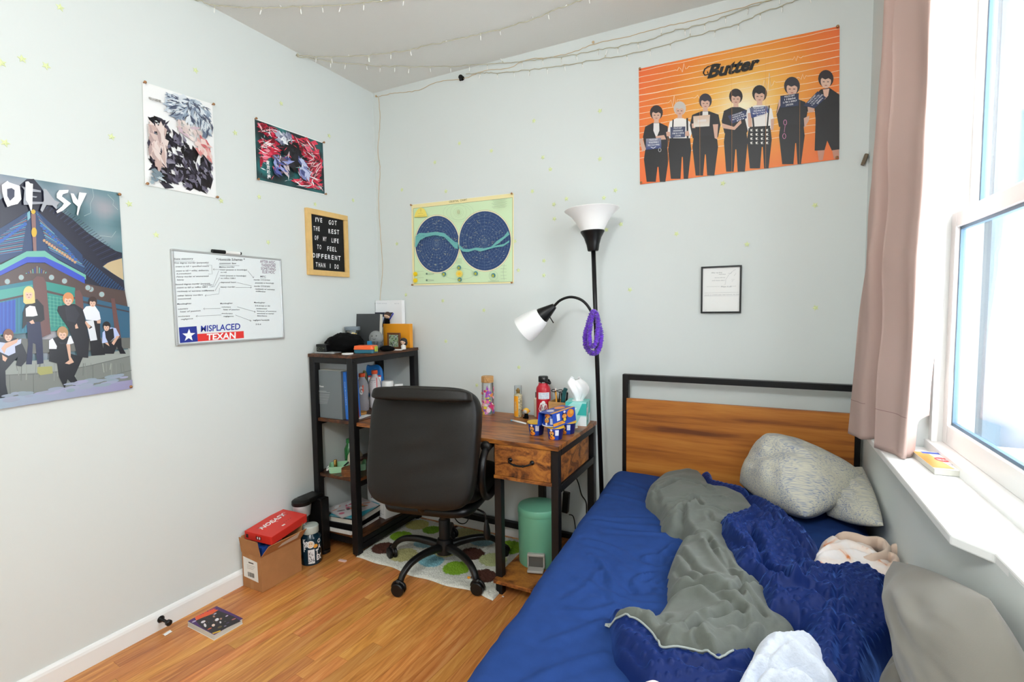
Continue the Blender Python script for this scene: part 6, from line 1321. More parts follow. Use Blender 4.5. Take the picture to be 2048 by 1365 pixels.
for sx in (-1, 1):
    p = Vector((c[0]-0.008+sx*0.017, c[1]-0.028, ZD+0.163)); MB().tube([p+Vector((0.0145*math.cos(q), -0.004+0.010*math.sin(q), 0.0045*math.sin(q))) for q in [2*PI*k/16 for k in range(16)]], 0.0024, 7, closed=True).build('handle', 'black_plastic', t, smooth=True)
    MB().tube([p+Vector((-sx*0.002, 0, -0.003)), Vector((c[0]-0.008+sx*0.006, c[1]-0.02, ZD+0.11)), Vector((c[0]-0.006, c[1]-0.015, ZD+0.012))], [0.003, 0.004, 0.002], 7).build('blade', 'black_metal', t, smooth=True)
t = thing('comb', 'dark teal comb standing at the right of the bamboo box', 'comb', (c[0]+0.03, c[1], ZD+0.01)); mb = MB(); mb.tube(catmull([(c[0]+0.024, c[1]-0.02, ZD+0.012), (c[0]+0.022, c[1]-0.026, ZD+0.09), (c[0]+0.030, c[1]-0.028, ZD+0.15), (c[0]+0.040, c[1]-0.028, ZD+0.178)], 5), [0.006]*6+[0.011]*10, 10); mb.build('comb_back', mat('teal_dark', '#1f5a5e', 0.4), t, smooth=True)
# tissue box
c = Vector((1.425, -0.125, ZD)); R = rotm(0, 0, math.radians(9)); t = thing('tissue_box', 'turquoise and white patterned tissue box at the back right corner of the desk', 'box', c); bs = 0.108; bh = 0.122
MB().box(c+Vector((0, 0, bh/2)), (bs, bs, bh), R).build('carton', mat('tissue_turquoise', '#8fdcd3', 0.5), t, bevel=0.001)
for dn, si in ((Vector((0, -1, 0)), Vector((1, 0, 0))), (Vector((1, 0, 0)), Vector((0, 1, 0)))):
    P_ = Print(lambda u, v: tuple(c+R @ (dn*(bs/2+0.0003)+si*(u-0.5)*bs)+Vector((0, 0, v*bh))), R @ dn)
    P_.rect(0, 0, 1, 1, '#a9e6de'); P_.poly([(0, 0.75), (0.35, 1), (0, 1)], '#4fc4b8'); P_.poly([(0.0, 0.2), (0.55, 0.75), (0.0, 0.75)], '#f2f7f5'); P_.poly([(0.55, 0.45), (1, 0.45), (1, 0.95), (0.8, 0.95)], '#39b8ad'); P_.poly([(0.5, 0), (1, 0), (1, 0.4), (0.72, 0.4)], '#eef5f3'); P_.ell(0.25, 0.3, 0.16, 0.16, '#62ccc1'); P_.ell(0.25, 0.3, 0.08, 0.08, '#eef5f3'); P_.build('carton_print', t)
MB().lathe([(0.03, 0), (0.03, 0.0006)], c+Vector((0, 0, bh)), 20).build('opening', 'paper_white', t)
ts = MB(); rg = random.Random(3)
def tf(u, v):
    th = 2*PI*u; k = v; rad = (0.016+0.030*math.sin(min(1, k*1.25)*PI*0.62))*(1+0.26*math.sin(th*3+0.5+k*2)+0.14*math.sin(th*7+k*5)); 
    if k > 0.8: rad *= 1-(k-0.8)*2.6
    return c+Vector((math.cos(th)*rad+0.012*k*math.sin(k*5), math.sin(th)*rad*0.7, bh-0.003+k*0.118+0.010*math.sin(th*2+1)*k))
ts.grid(tf, 64, 26); o = ts.build('tissue', mat('tissue_white', '#fafafa', 0.9), None, smooth=True, solid=0.0008); tag(o, 'crumpled white tissue sticking up out of the turquoise box', 'tissue')
# instant noodle and cheese cups
mat('cup_blue', '#1f49b5', 0.35); mat('cup_yellow', '#f0bf2f', 0.45); mat('cup_navy', '#16236b', 0.4)
def cup(label, x, y, z0, flip=False, lid=True, name='pasta_cup', sc=1.0, face_a=None, rzp=0.0):
    t = thing(name, label, 'cup', (x, y, z0), group='blue cheese pasta cups'); hc = 0.064*sc; r0, r1 = 0.0345*sc, 0.0445*sc
    prof = [(r0*0.93, 0), (r0, 0.003), (r1*0.97, hc*0.93)]; rim = [(r1*0.97, hc*0.93), (r1*1.05, hc*0.94), (r1*1.05, hc), (r1*1.0, hc*1.01)]
    F = (lambda p: [(r, hc*1.01-z) for r, z in p][::-1]) if flip else (lambda p: p)
    MB().lathe(F(prof), (x, y, z0), 32).build('body', 'cup_blue', t, auto=AUTO); MB().lathe(F(rim), (x, y, z0), 32).build('rim', 'white_plastic' if flip else 'cup_yellow', t, auto=AUTO)
    if lid and not flip:
        MB().lathe([(r1*1.0, hc*1.01), (r1*1.04, hc*1.02), (0.001, hc*1.025)], (x, y, z0), 32).build('lid', 'cup_yellow', t)
    a = face_a if face_a is not None else camang(x, y)
    def rad(v): k = (v-z0)/hc; k = 1-k if flip else k; return r0+(r1*0.97-r0)*min(1, max(0, k))
    W2 = Wrap((x, y), rad, 0.0006); V = lambda k: z0+hc*(1-k if flip else k)
    def seg(u0, u1, k0, k1, col, n=8): W2.raw([(a+u0+(u1-u0)*i/n, V(k0 if j == 0 else k1)) for i in range(n+1) for j in (0, 1)], [(2*i, 2*i+1, 2*i+3, 2*i+2) for i in range(n)], lin(col))
    def disc_(u, k, ru, rk, col, n=20): W2.raw([(a+u, V(k))]+[(a+u+ru*math.cos(2*PI*q/n), V(k+rk*math.sin(2*PI*q/n))) for q in range(n)], [(0, 1+q, 1+(q+1) % n) for q in range(n)], lin(col))
    seg(0.35, 1.5, 0.03, 0.9, '#141d5e'); disc_(-0.62, 0.52, 0.40, 0.34, '#12174f'); disc_(-0.62, 0.55, 0.33, 0.17, '#e8912a'); disc_(-0.62, 0.42, 0.2, 0.1, '#f0c73a'); disc_(-0.62, 0.46, 0.1, 0.06, '#12174f'); disc_(-0.62, 0.80, 0.16, 0.09, '#f4eef2'); disc_(-0.58, 0.18, 0.42, 0.16, '#ee8427'); disc_(-0.4, 0.26, 0.14, 0.08, '#f6a83c')
    seg(-0.12, 0.32, 0.38, 0.82, '#eceef6', 5)
    for k in range(4): seg(-0.08, 0.26, 0.45+k*0.09, 0.465+k*0.09, '#8c8fb0', 4)
    W2.text('MAC & CHEESE', (a-0.90, V(0.50)), (1, 0), (0, 0.011), '#f7e8c0', 0, width=0.56)
    W2.build('cup_print', t, 'printed_satin'); return t
cup('single blue and yellow pasta cup standing apart on the left', 1.318, -0.415, ZD, sc=0.94)
c1 = cup('blue pasta cup at the front under the cardboard sleeve', 1.432, -0.455, ZD, face_a=camang(1.432, -0.455)+0.1, sc=0.9); cup('blue pasta cup at the back right under the cardboard sleeve', 1.448, -0.335, ZD, sc=0.9)
ZS = ZD+0.0605
cup('upside-down blue pasta cup at the open left end of the cardboard sleeve', 1.412, -0.455, ZS+0.001, flip=True, sc=0.92); cup('upside-down blue pasta cup inside the far end of the cardboard sleeve', 1.430, -0.352, ZS+0.001, flip=True, sc=0.92)
t = thing('cardboard_sleeve', 'blue printed cardboard sleeve holding two upside-down pasta cups', 'packaging', (1.42, -0.40, ZS)); sc_c = Vector((1.421, -0.405, ZS)); Rs = rotm(0, 0, math.radians(-9)); L2 = 0.104; hs_ = 0.064
sect = [(-0.043, 0.0), (-0.036, hs_), (0.036, hs_), (0.043, 0.0)]
mb = MB()
def sp3(x, y, z): return sc_c+Rs @ Vector((x, y, z))
for (xa, za), (xb, zb) in zip(sect, sect[1:]):
    mb.add([sp3(xa, -L2, za), sp3(xb, -L2, zb), sp3(xb, L2, zb), sp3(xa, L2, za)], [(0, 1, 2, 3)])
mb.build('sleeve', mat('sleeve_blue', '#2350b8', 0.4), t, solid=0.0012)
P_ = Print(lambda u, v: tuple(sp3(-0.036+0.072*v, -L2+u*2*L2, hs_+0.0011)), (0, 0, 1)); P_.rect(0, 0, 1, 1, '#2a4aa6'); P_.rect(0.0, 0.8, 1, 1, '#e6a32e'); P_.ell(0.7, 0.35, 0.17, 0.3, '#e98a2c'); P_.ell(0.3, 0.4, 0.13, 0.26, '#d8d0d4'); P_.ell(0.45, 0.6, 0.14, 0.16, '#16236b'); P_.build('sleeve_print', t)
nv_ = (Rs @ Vector((hs_, 0, 0.007))).normalized()
P_ = Print(lambda u, v: tuple(sp3(0.043-0.007*v, -L2+u*2*L2, hs_*v)+nv_*0.001), nv_); P_.rect(0, 0, 1, 1, '#2350b8'); P_.rect(0.0, 0.1, 0.5, 0.32, '#eda02c'); P_.text('EASY', (0.2, 0.15), (1, 0), (0, 0.16), '#16236b', 0, width=0.16); P_.ell(0.50, 0.55, 0.12, 0.36, '#141b5c'); P_.ell(0.5, 0.6, 0.10, 0.16, '#e8912a'); P_.ell(0.5, 0.36, 0.06, 0.12, '#f2cc3f'); P_.ell(0.78, 0.66, 0.16, 0.3, '#ee8a2a'); P_.ell(0.82, 0.72, 0.07, 0.14, '#f5b04a'); P_.rect(0.17, 0.42, 0.30, 0.9, '#e8eaf4'); P_.ell(0.52, 0.90, 0.05, 0.08, '#f0e6ee')
P_.text('MAC & CHEESE', (0.41, 0.56), (1, 0), (0, 0.09), '#fbe9bd', 0, width=0.18)
P_.build('sleeve_print', t)
t = thing('plastic_knife', 'white plastic cutlery with blue end lying left of the single pasta cup', 'cutlery', (1.25, -0.36, ZD)); a_ = Vector(onz(1022, 841, ZD+0.004)); b_ = Vector(onz(1052, 848, ZD+0.004)); MB().tube([a_, a_+(b_-a_)*0.12], [0.004, 0.0052], 10).build('tip', mat('cutlery_blue', '#7fc6e6', 0.4), t, smooth=True); MB().tube([a_+(b_-a_)*0.12, a_+(b_-a_)*0.5, b_], [0.0052, 0.0055, 0.0045], 10).build('shaft', 'white_plastic', t, smooth=True)
small('bottle_cap_disc', 'small clear round cap lying in front of the tissue box', 'bottle cap', MB().lathe([(0.013, 0), (0.014, 0.002), (0.014, 0.006), (0.012, 0.008)], Vector(onz(1150, 856, ZD)), 18), mat('cap_clear', '#d9d6c8', 0.3))

# ===== under the desk: bin, cables, adapter
cx, cy, cz = 1.295, -0.345, 0.0855; t = thing('trash_can', 'sage green pedal bin standing on the lower desk shelf', 'bin', (cx, cy, cz))
MB().lathe([(0.098, 0), (0.100, 0.004), (0.103, 0.245), (0.103, 0.25)], (cx, cy, cz), 44).build('bucket', 'mint_metal', t, auto=AUTO)
MB().lathe([(0.104, 0.25), (0.105, 0.252), (0.105, 0.274), (0.100, 0.284), (0.05, 0.292), (0.001, 0.294)], (cx, cy, cz), 44).build('lid', 'mint_metal', t, auto=AUTO)
pdir = Vector((0.28, -0.96, 0)).normalized(); ps = Vector((-pdir.y, pdir.x, 0)); Rp = Matrix((ps, pdir*-1, Vector((0, 0, 1)))).transposed(); pc = Vector((cx, cy, cz))+pdir*0.106
mb = MB(); mb.box(pc+Vector((0, 0, 0.078)), (0.085, 0.022, 0.014), Rp)
for sx in (-1, 1): mb.box(pc+ps*sx*0.0385+Vector((0, 0, 0.047)), (0.009, 0.018, 0.062), Rp)
mb.build('pedal_frame', 'grey_plastic', t, bevel=0.006, seg=3)
mb = MB(); mb.box(pc+pdir*0.016+Vector((0, 0, 0.013)), (0.078, 0.055, 0.013), Rp); mb.build('pedal', 'grey_plastic', t, bevel=0.005)
mb = MB(); mb.box(pc+Vector((0, 0, 0.045)), (0.066, 0.008, 0.05), Rp); mb.build('pedal_slot', mat('slot_dark', '#5a5954', 0.6), t)
t = thing('power_adapter', 'black power adapter hanging on its cable against the wall beside the desk leg', 'adapter', Vector(bwall(1133, 1015, -0.06)))
q0, q1 = Vector(bwall(1127, 982, -0.05)), Vector(bwall(1134, 1035, -0.05)); MB().box((q0+q1)/2+Vector((0.004, 0, 0.01)), (0.034, 0.03, 0.115), rotm(0, 0.08, 0)).build('brick', 'black_plastic', t, bevel=0.004)
def cabl(name, parent, pts, r, Y=-0.03, m='black_plastic'): return MB().tube(catmull([Vector(bwall(x, y, Y)) for x, y in pts], 6), r, 6).build(name, m, parent, smooth=True)
cabl('cable', t, [(1126, 940), (1126, 965), (1128, 985)], 0.003, -0.05); cabl('cable', t, [(1138, 1030), (1146, 1033), (1150, 1050), (1152, 1070), (1158, 1090)], 0.0028, -0.05)
o = cabl('power_cable', None, [(1140, 930), (1156, 965), (1163, 990), (1172, 1005), (1173, 1030), (1175, 1060)], 0.0032, -0.025); tag(o, 'black cable hanging behind the right side of the desk', 'cable')
o = cabl('power_cable', None, [(900, 990), (905, 1025), (915, 1044), (928, 1048), (937, 1038), (942, 1010), (944, 985)], 0.003, -0.30); tag(o, 'black cable loop hanging below the chair seat', 'cable')
o = cabl('power_cable', None, [(765, 718), (767, 745), (766, 770), (768, 800), (768, 830)], 0.0025, -0.01); tag(o, 'thin dark cable running down the wall behind the shelf tower', 'cable')

# ===== rug
def world(f, *p): return Vector(onz(*f(*p), 0.0))
D = crop(690, 1000, 5.535)
dots = [(425, 560, 0.072, '#5b3a32'), (620, 425, 0.070, '#8cb635'), (800, 300, 0.078, '#c3bd76'), (960, 355, 0.06, '#7ba534'), (650, 635, 0.082, '#c3bd83'), (955, 700, 0.072, '#8fc6cf'), (880, 505, 0.066, '#98bfc8'), (1230, 785, 0.074, '#8cb635'), (1400, 625, 0.078, '#58382f'), (1120, 600, 0.07, '#c3bd83'), (1540, 870, 0.070, '#58382f'), (1830, 550, 0.085, '#8cb635'), (1640, 690, 0.08, '#c3c890'), (1520, 480, 0.074, '#98bfc8'), (1330, 390, 0.07, '#c9c38c'), (1180, 300, 0.06, '#5b3a32'), (1500, 380, 0.06, '#c9c38c')]
dots = [(world(D, x, y), r, lin(c_)) for x, y, r, c_ in dots]; base_c = lin('#dedcd0')
t = thing('rug', 'cream shaggy rug with green, brown, blue and olive dots under the chair', 'rug', (0.7, -0.33, 0))
nu, nv = 300, 180; me = bpy.data.meshes.new('pile'); vs = []; cols = []; rg = random.Random(21)
for j in range(nv+1):
    for i in range(nu+1):
        u, v = i/nu, j/nv; xl = 0.315+(0.252-0.315)*v; xr_ = 1.190-0.012*v; x = xl+(xr_-xl)*u
        yf = -0.605-0.022*u+0.008*math.sin(u*9)+0.006*math.sin(u*23+1)-0.02*max(0, u-0.9)*4; y = yf+(-0.045-yf)*v
        e = min(u*0.9, (1-u)*0.9, v*0.55, (1-v)*0.55); h = 0.010*min(1, (e/0.012))**0.5 if e > 0 else 0.0005
        h += (0.0035*rg.uniform(-1, 1)+0.003*noise.noise(Vector((x*40, y*40, 0)))+0.004*noise.noise(Vector((x*9, y*9, 3))))*(1 if e > 0 else 0); x += rg.uniform(-1, 1)*0.001
        vs.append((x-0.7, y+0.33, max(0.001, h+0.002))); c_ = base_c; n = noise.noise(Vector((x*70, y*70, 5)))*0.006
        for p, r, cc in dots:
            d = math.hypot(x-p.x, (y-p.y)*1.05)+n
            if d < r: k = min(1, (r-d)/0.007); c_ = tuple(c_[q]*(1-k)+cc[q]*k for q in range(3))
        s_ = 1+0.10*rg.uniform(-1, 1)-0.10*max(0, noise.noise(Vector((x*6, y*6, 8)))); cols.append((c_[0]*s_, c_[1]*s_, c_[2]*s_, 1))
me.from_pydata(vs, [], [(j*(nu+1)+i, j*(nu+1)+i+1, (j+1)*(nu+1)+i+1, (j+1)*(nu+1)+i) for j in range(nv) for i in range(nu)])
ca_ = me.color_attributes.new('Col', 'FLOAT_COLOR', 'POINT'); ca_.data.foreach_set('color', [q for c_ in cols for q in c_]); _printmat('rug_pile', 0.95, 0.1); me.materials.append(MATS['rug_pile']); me.polygons.foreach_set('use_smooth', [True]*len(me.polygons))
o = bpy.data.objects.new('pile', me); _link(o, t, True); o['kind'] = 'stuff'

# ===== floor things by the left wall
t = thing('cardboard_box', 'open brown cardboard box with a shipping label against the left wall', 'box', (0.085, -0.94, 0)); X0, X1, Y0, Y1, HB = 0.018, 0.158, -1.055, -0.825, 0.175
for (a, b, c_, d) in ((X0, X1, Y0, Y0+0.003), (X0, X1, Y1-0.003, Y1), (X0, X0+0.003, Y0+0.003, Y1-0.003), (X1-0.003, X1, Y0+0.003, Y1-0.003)): MB().b2(a, b, c_, d, 0.001, HB).build('side', 'cardboard', t)
MB().b2(X0+0.003, X1-0.003, Y0+0.003, Y1-0.003, 0.001, 0.004).build('bottom', 'cardboard', t)
def flap(p, q, d): MB().prism([p, q, Vector(q)+Vector(d)*1.0, Vector(p)+Vector(d)], (0.0, 0, 0.0)).v if False else None
def flapb(p, q, d):
    p, q, d = Vector(p), Vector(q), Vector(d); n = (q-p).cross(d).normalized()*0.0028; MB().prism([p, q, q+d-(q-p)*0.02, p+d+(q-p)*0.02], n).build('flap', 'cardboard', t)
flapb((X0, Y0, HB), (X1, Y0, HB), (0.0, -0.012, 0.078)); flapb((X1, Y0, HB), (X1, Y1, HB), (0.052, 0, 0.062)); flapb((X0, Y0, HB), (X0, Y1, HB), (-0.006, 0, 0.075)); flapb((X0, Y1, HB), (X1, Y1, HB), (0, 0.02, 0.07))
P_ = Print(lambda u, v: (X0+u*(X1-X0), Y0-0.0004, v*HB), (0, -1, 0)); P_.rect(0.40, 0.0, 0.56, 1.0, '#b8875a'); P_.poly([(0.06, 0.30), (0.82, 0.25), (0.80, 0.82), (0.06, 0.88)], '#ebe9e2'); P_.rect(0.34, 0.73, 0.60, 0.765, '#5a5853')
for k in range(3): P_.rect(0.25, 0.66-k*0.045, 0.68-k*0.05, 0.672-k*0.045, '#b3b0a8')
rg = random.Random(5); x = 0.28
while x < 0.62: w2 = rg.uniform(0.006, 0.02); P_.rect(x, 0.34, x+w2, 0.47, '#3b3a38'); x += w2+rg.uniform(0.006, 0.014)
P_.build('shipping_label', t, 'printed_matt')
P_ = Print(lambda u, v: (X1+0.0035+0.052*v, Y0+u*(Y1-Y0), HB+0.062*v-0.0005), (0.77, 0, -0.64)); P_.poly([(0.35, 0.25), (0.85, 0.3), (0.8, 0.95), (0.4, 0.6)], '#d9d2c4'); P_.build('torn_label', t, 'printed_matt')
for k, (x, y, a, h, col, lab) in enumerate(((0.055, -0.965, 0.3, 0.20, '#2f6fd0', 'bright blue box poking out of the cardboard box at the left'), (0.105, -0.965, -0.15, 0.188, '#2f5fc4', 'blue box in the middle of the cardboard box'), (0.13, -0.93, 0.1, 0.165, '#7a2f3f', 'dark red packet deep in the cardboard box'))):
    o = MB().box((x, y, 0.006+h/2), (0.03, 0.10, h), rotm(0, 0, a*0.4)).build('packet', mat('packet_%d' % k, col, 0.4), None, bevel=0.002); tag(o, lab, 'packet')
# red flat box on top
q = [Vector(onz(*p, 0.262)) for p in [(490, 1048), (543, 1060), (606, 1050), (551, 1032)]]
rc = Vector((0.085, -0.905, 0.255)); R = rotm(math.radians(4), math.radians(4), math.radians(9)); t = thing('red_box', 'flat red album box with white scrawled lettering on top of the cardboard box', 'box', rc)
MB().box(rc, (0.165, 0.245, 0.042), R).build('box', mat('red_card', '#dd3328', 0.4), t, bevel=0.0015)
P_ = Print(lambda u, v: tuple(rc+R @ Vector(((u-0.5)*0.165, (v-0.5)*0.245, 0.0213))), R @ Vector((0, 0, 1)))
P_.text('NOEASY', (0.42, 0.16), (0.0, 0.13), (-0.24, 0.05), '#f6efec', 0.03, width=0.66); rg = random.Random(3)
for k in range(12): u, v = rg.uniform(0.2, 0.45), rg.uniform(0.15, 0.85); P_.line([(u, v), (u+0.06, v+0.07)], 0.012, rg.choice(['#f6efec', '#2a1414', '#f6efec']))
P_.rect(0.78, 0.42, 0.84, 0.50, '#f0e6e2')
for k in range(4): P_.rect(0.70, 0.54+k*0.06, 0.72, 0.565+k*0.06, '#5a1a16')
P_.build('lid_print', t, 'printed_satin')
P_ = Print(lambda u, v: tuple(rc+R @ Vector(((u-0.5)*0.165, -0.1228, (v-0.5)*0.042))), R @ Vector((0, -1, 0))); P_.rect(0.42, 0.3, 0.62, 0.7, '#6b1714'); P_.rect(0.46, 0.36, 0.5, 0.64, '#f6e8e4'); P_.rect(0.54, 0.36, 0.58, 0.64, '#f6e8e4'); P_.rect(0.05, 0.25, 0.14, 0.7, '#2c0d0c'); P_.build('side_print', t, 'printed_satin')
# navy bottle with stickers
c = (0.128, -0.735, 0.0); t = thing('sticker_bottle', 'navy water bottle covered in stickers with pale lid, beside the cardboard box', 'bottle', c); br = 0.054
MB().lathe([(br*0.95, 0), (br, 0.006), (br, 0.132), (br*0.93, 0.150), (br*0.72, 0.162), (br*0.70, 0.166)], c, 36).build('body', mat('navy_enamel', '#12303f', 0.2, spec=0.6), t, auto=AUTO)
MB().lathe([(br*0.76, 0.164), (br*0.78, 0.166), (br*0.78, 0.198), (br*0.7, 0.204), (br*0.3, 0.207)], c, 30).build('lid', mat('lid_sage', '#c9d3cb', 0.45), t, auto=AUTO)
MB().tube(catmull([Vector(c)+Vector(p) for p in [(-0.01, -0.02, 0.206), (-0.035, -0.03, 0.216), (-0.052, -0.025, 0.191), (-0.05, -0.018, 0.166)]], 5), 0.004, 8).build('lid_strap', 'lid_sage', t, smooth=True)
a = camang(*c[:2]); W2 = Wrap(c, br); 
def wseg(pts, col): W2.poly([(a+u, v) for u, v in pts], col)
def wcirc(u, v, ru, rv, col, n=22): W2.raw([(a+u, v)]+[(a+u+ru*math.cos(2*PI*q/n), v+rv*math.sin(2*PI*q/n)) for q in range(n)], [(0, 1+q, 1+(q+1) % n) for q in range(n)], lin(col))
wcirc(-0.05, 0.116, 0.36, 0.020, '#f1f1ef'); wcirc(-0.05, 0.116, 0.26, 0.016, '#f3d9b8'); wcirc(0.42, 0.103, 0.22, 0.010, '#e8a23c')
for u in (-0.13, 0.05): wcirc(u, 0.119, 0.035, 0.003, '#2a2a2e', 8)
for k in range(6): W2.rect(a-0.30+k*0.1, 0.012, a-0.20+k*0.1, 0.088, '#e9e9ea')
rg = random.Random(9)
for k in range(34): u, v = rg.uniform(-0.26, 0.24), rg.uniform(0.018, 0.082); W2.line([(a+u, v), (a+u+rg.uniform(-0.1, 0.1), v+rg.uniform(-0.012, 0.012))], 0.006, rg.choice(['#3b3c42', '#7d7f86', '#b9bbc0', '#1f2024']))
for u, ch, v, s_ in ((-0.72, 'NY', 0.105, 0.04), (-0.72, 'F', 0.08, 0.04), (0.42, 'T', 0.055, 0.04), (0.46, 'EX', 0.025, 0.04), (0.62, 'O', 0.115, 0.03), (-0.78, 'K', 0.125, 0.03), (0.66, 'A', 0.085, 0.03)): W2.text(ch, (a+u, v), (0.42, 0), (0, s_), '#eef0f0', 0.05)
W2.build('stickers', t, 'printed_satin')
# coffee maker
c = Vector((0.082, -0.665, 0)); t = thing('coffee_maker', 'single-cup coffee maker in black and steel on the floor beside the shelf tower', 'coffee maker', c)
rounded(MB(), (0.082, -0.632), 0.115, 0.058, 0.001, 0.022, 0.02).build('base', 'black_plastic', t, bevel=0.003)
MB().b2(0.03, 0.135, -0.664, -0.606, 0.022, 0.315).build('column', 'black_plastic', t, bevel=0.006)
MB().lathe([(0.030, 0.232), (0.042, 0.240), (0.049, 0.300), (0.047, 0.304)], (0.054, -0.722, 0), 28).build('brew_basket', mat('brushed_steel', '#d5d5d6', 0.35, metal=0.55, bump=0.3, bscale=40, stretch=(1, 1, 0.02)), t, auto=AUTO)
MB().lathe([(0.050, 0.300), (0.052, 0.304), (0.051, 0.320), (0.043, 0.327), (0.02, 0.330)], (0.054, -0.722, 0), 28).build('lid', 'black_plastic', t, auto=AUTO); MB().b2(0.006, 0.104, -0.722, -0.606, 0.303, 0.330).build('water_tank_lid', 'black_plastic', t, bevel=0.01)
# door stop
p = Vector(lwall(322, 1243, 0.014)); t = thing('door_stop', 'black rigid door stop screwed to the left baseboard', 'door stop', p); R = rotm(0, PI/2, 0)
MB().lathe([(0.014, 0), (0.015, 0.003), (0.011, 0.009), (0.006, 0.013), (0.0055, 0.05)], (0.012, p.y, 0.045), 18, R).build('rod', 'black_metal', t, smooth=True); MB().lathe([(0.008, 0.05), (0.012, 0.053), (0.0125, 0.064), (0.008, 0.068)], (0.012, p.y, 0.045), 16, R).build('bumper', 'black_plastic', t, auto=AUTO)
# comic on the floor
fc = [Vector(onz(*p, 0.0)) for p in [(375, 1254), (428, 1282), (485, 1247)]]
ex_ = (fc[1]-fc[0]); ey_ = (fc[2]-fc[1]); u_ = ex_.normalized(); v_ = Vector((-u_.y, u_.x, 0)); wX, wY = ex_.length, ey_.length*0.98; o0 = fc[0]+Vector((0, 0, 0)); th = 0.022
t = thing('comic_book', 'thick paperback with a purple and black action cover lying on the floor', 'book', o0+u_*wX/2+v_*wY/2)
Rk = Matrix((u_, v_, Vector((0, 0, 1)))).transposed(); ctr = o0+u_*wX/2+v_*wY/2
MB().box(ctr+Vector((0, 0, th/2)), (wX-0.003, wY-0.003, th-0.002), Rk).build('pages', 'page_edge', t); MB().box(ctr+Vector((0, 0, 0.0006)), (wX, wY, 0.001), Rk).build('cover', 'paper_white', t); MB().box(ctr+v_*0.003-u_*0.002+Vector((0, 0, th-0.0004)), (wX, wY, 0.0008), Rk).build('cover', mat('cover_purple', '#4b2068', 0.35), t)
P_ = Print(lambda px, py: onz(px, py, th+0.0002), (0, 0, 1)); D = crop(300, 1180, 9.309)
P_.poly([D(830, 560), D(1000, 440), D(1130, 400), D(1280, 395), D(1560, 500), D(1690, 590), D(1180, 830), D(950, 690)], '#17141c')
P_.poly([D(835, 520), D(1175, 370), D(1275, 378), D(1160, 455), D(985, 520), D(860, 575)], '#e8602a'); P_.text('COUNTDOWN', D(855, 565), (1, -0.46), (-1.2, -9.5), '#f2451f', 0.03, width=43); rg = random.Random(7)
for (x, y, rx, ry, cc) in ((990, 600, 5, 2.2, '#e9e2e6'), (1025, 665, 2.5, 4, '#e9e2e6'), (1245, 560, 4.5, 2.8, '#ece8ec'), (1310, 610, 2, 2.2, '#ece8ec'), (1180, 665, 3.5, 2.6, '#f0d0c0'), (1110, 730, 5, 1.2, '#d8593a'), (1320, 545, 2.6, 2.0, '#b98a78'), (1190, 500, 2.2, 2.0, '#b98a78'), (1430, 492, 3.2, 1.0, '#e8d4ee'), (1210, 452, 3.6, 1.1, '#d7d0e4'), (1560, 552, 5, 1.2, '#c06a6a'), (1300, 700, 5, 2, '#6d5a34'), (1400, 680, 3, 1.3, '#8a7a9a'), (820, 595, 5, 1.5, '#b7a7c7'), (1450, 620, 4, 1, '#51406a')): P_.ell(*D(x, y), rx, ry, cc, 9, -0.4)
for k in range(40): x, y = rg.uniform(1000, 1500), rg.uniform(470, 700); P_.line([D(x, y), D(x+rg.uniform(-30, 40), y+rg.uniform(-25, 25))], 0.5, rg.choice(['#7a3a34', '#3a3050', '#8a8090', '#0e0c12']))
P_.poly([D(1155, 815), D(1310, 762), D(1320, 785), D(1180, 835)], '#d9b036'); P_.build('cover_print', t, 'printed_satin')
def scrap(lab, px, py, s, col, nm='paper_scrap'):
    p = Vector(onz(px, py, 0.001)); mb = MB(); rg = random.Random(px); mb.grid(lambda u, v: p+Vector(((u-0.5)*s[0], (v-0.5)*s[1], 0.001+0.003*abs(math.sin(u*3+v)))), 4, 3); o = mb.build(nm, col, None, solid=0.0012); return tag(o, lab, 'scrap')
scrap('tiny white curl of paper beside the door stop', 335, 1268, (0.018, 0.03), 'paper_white'); scrap('tiny white crumb on the floor right of the rug corner', 1006, 1195, (0.008, 0.007), 'paper_white')
o = MB().box(Vector(onz(685, 1122, 0.004)), (0.045, 0.016, 0.007), rotm(0, 0, 0.1)).build('eraser', mat('eraser_pink', '#e8c3b8', 0.7), None, bevel=0.001); tag(o, 'pale pink eraser on the floor in front of the tower', 'eraser')
p = Vector(onz(938, 1156, 0.016)); o = MB().sph(p, (0.010, 0.008, 0.006), 12, 8).build('orange_clip', 'orange_card', None, smooth=True); tag(o, 'tiny orange clip on the rug beside a chair caster', 'clip')

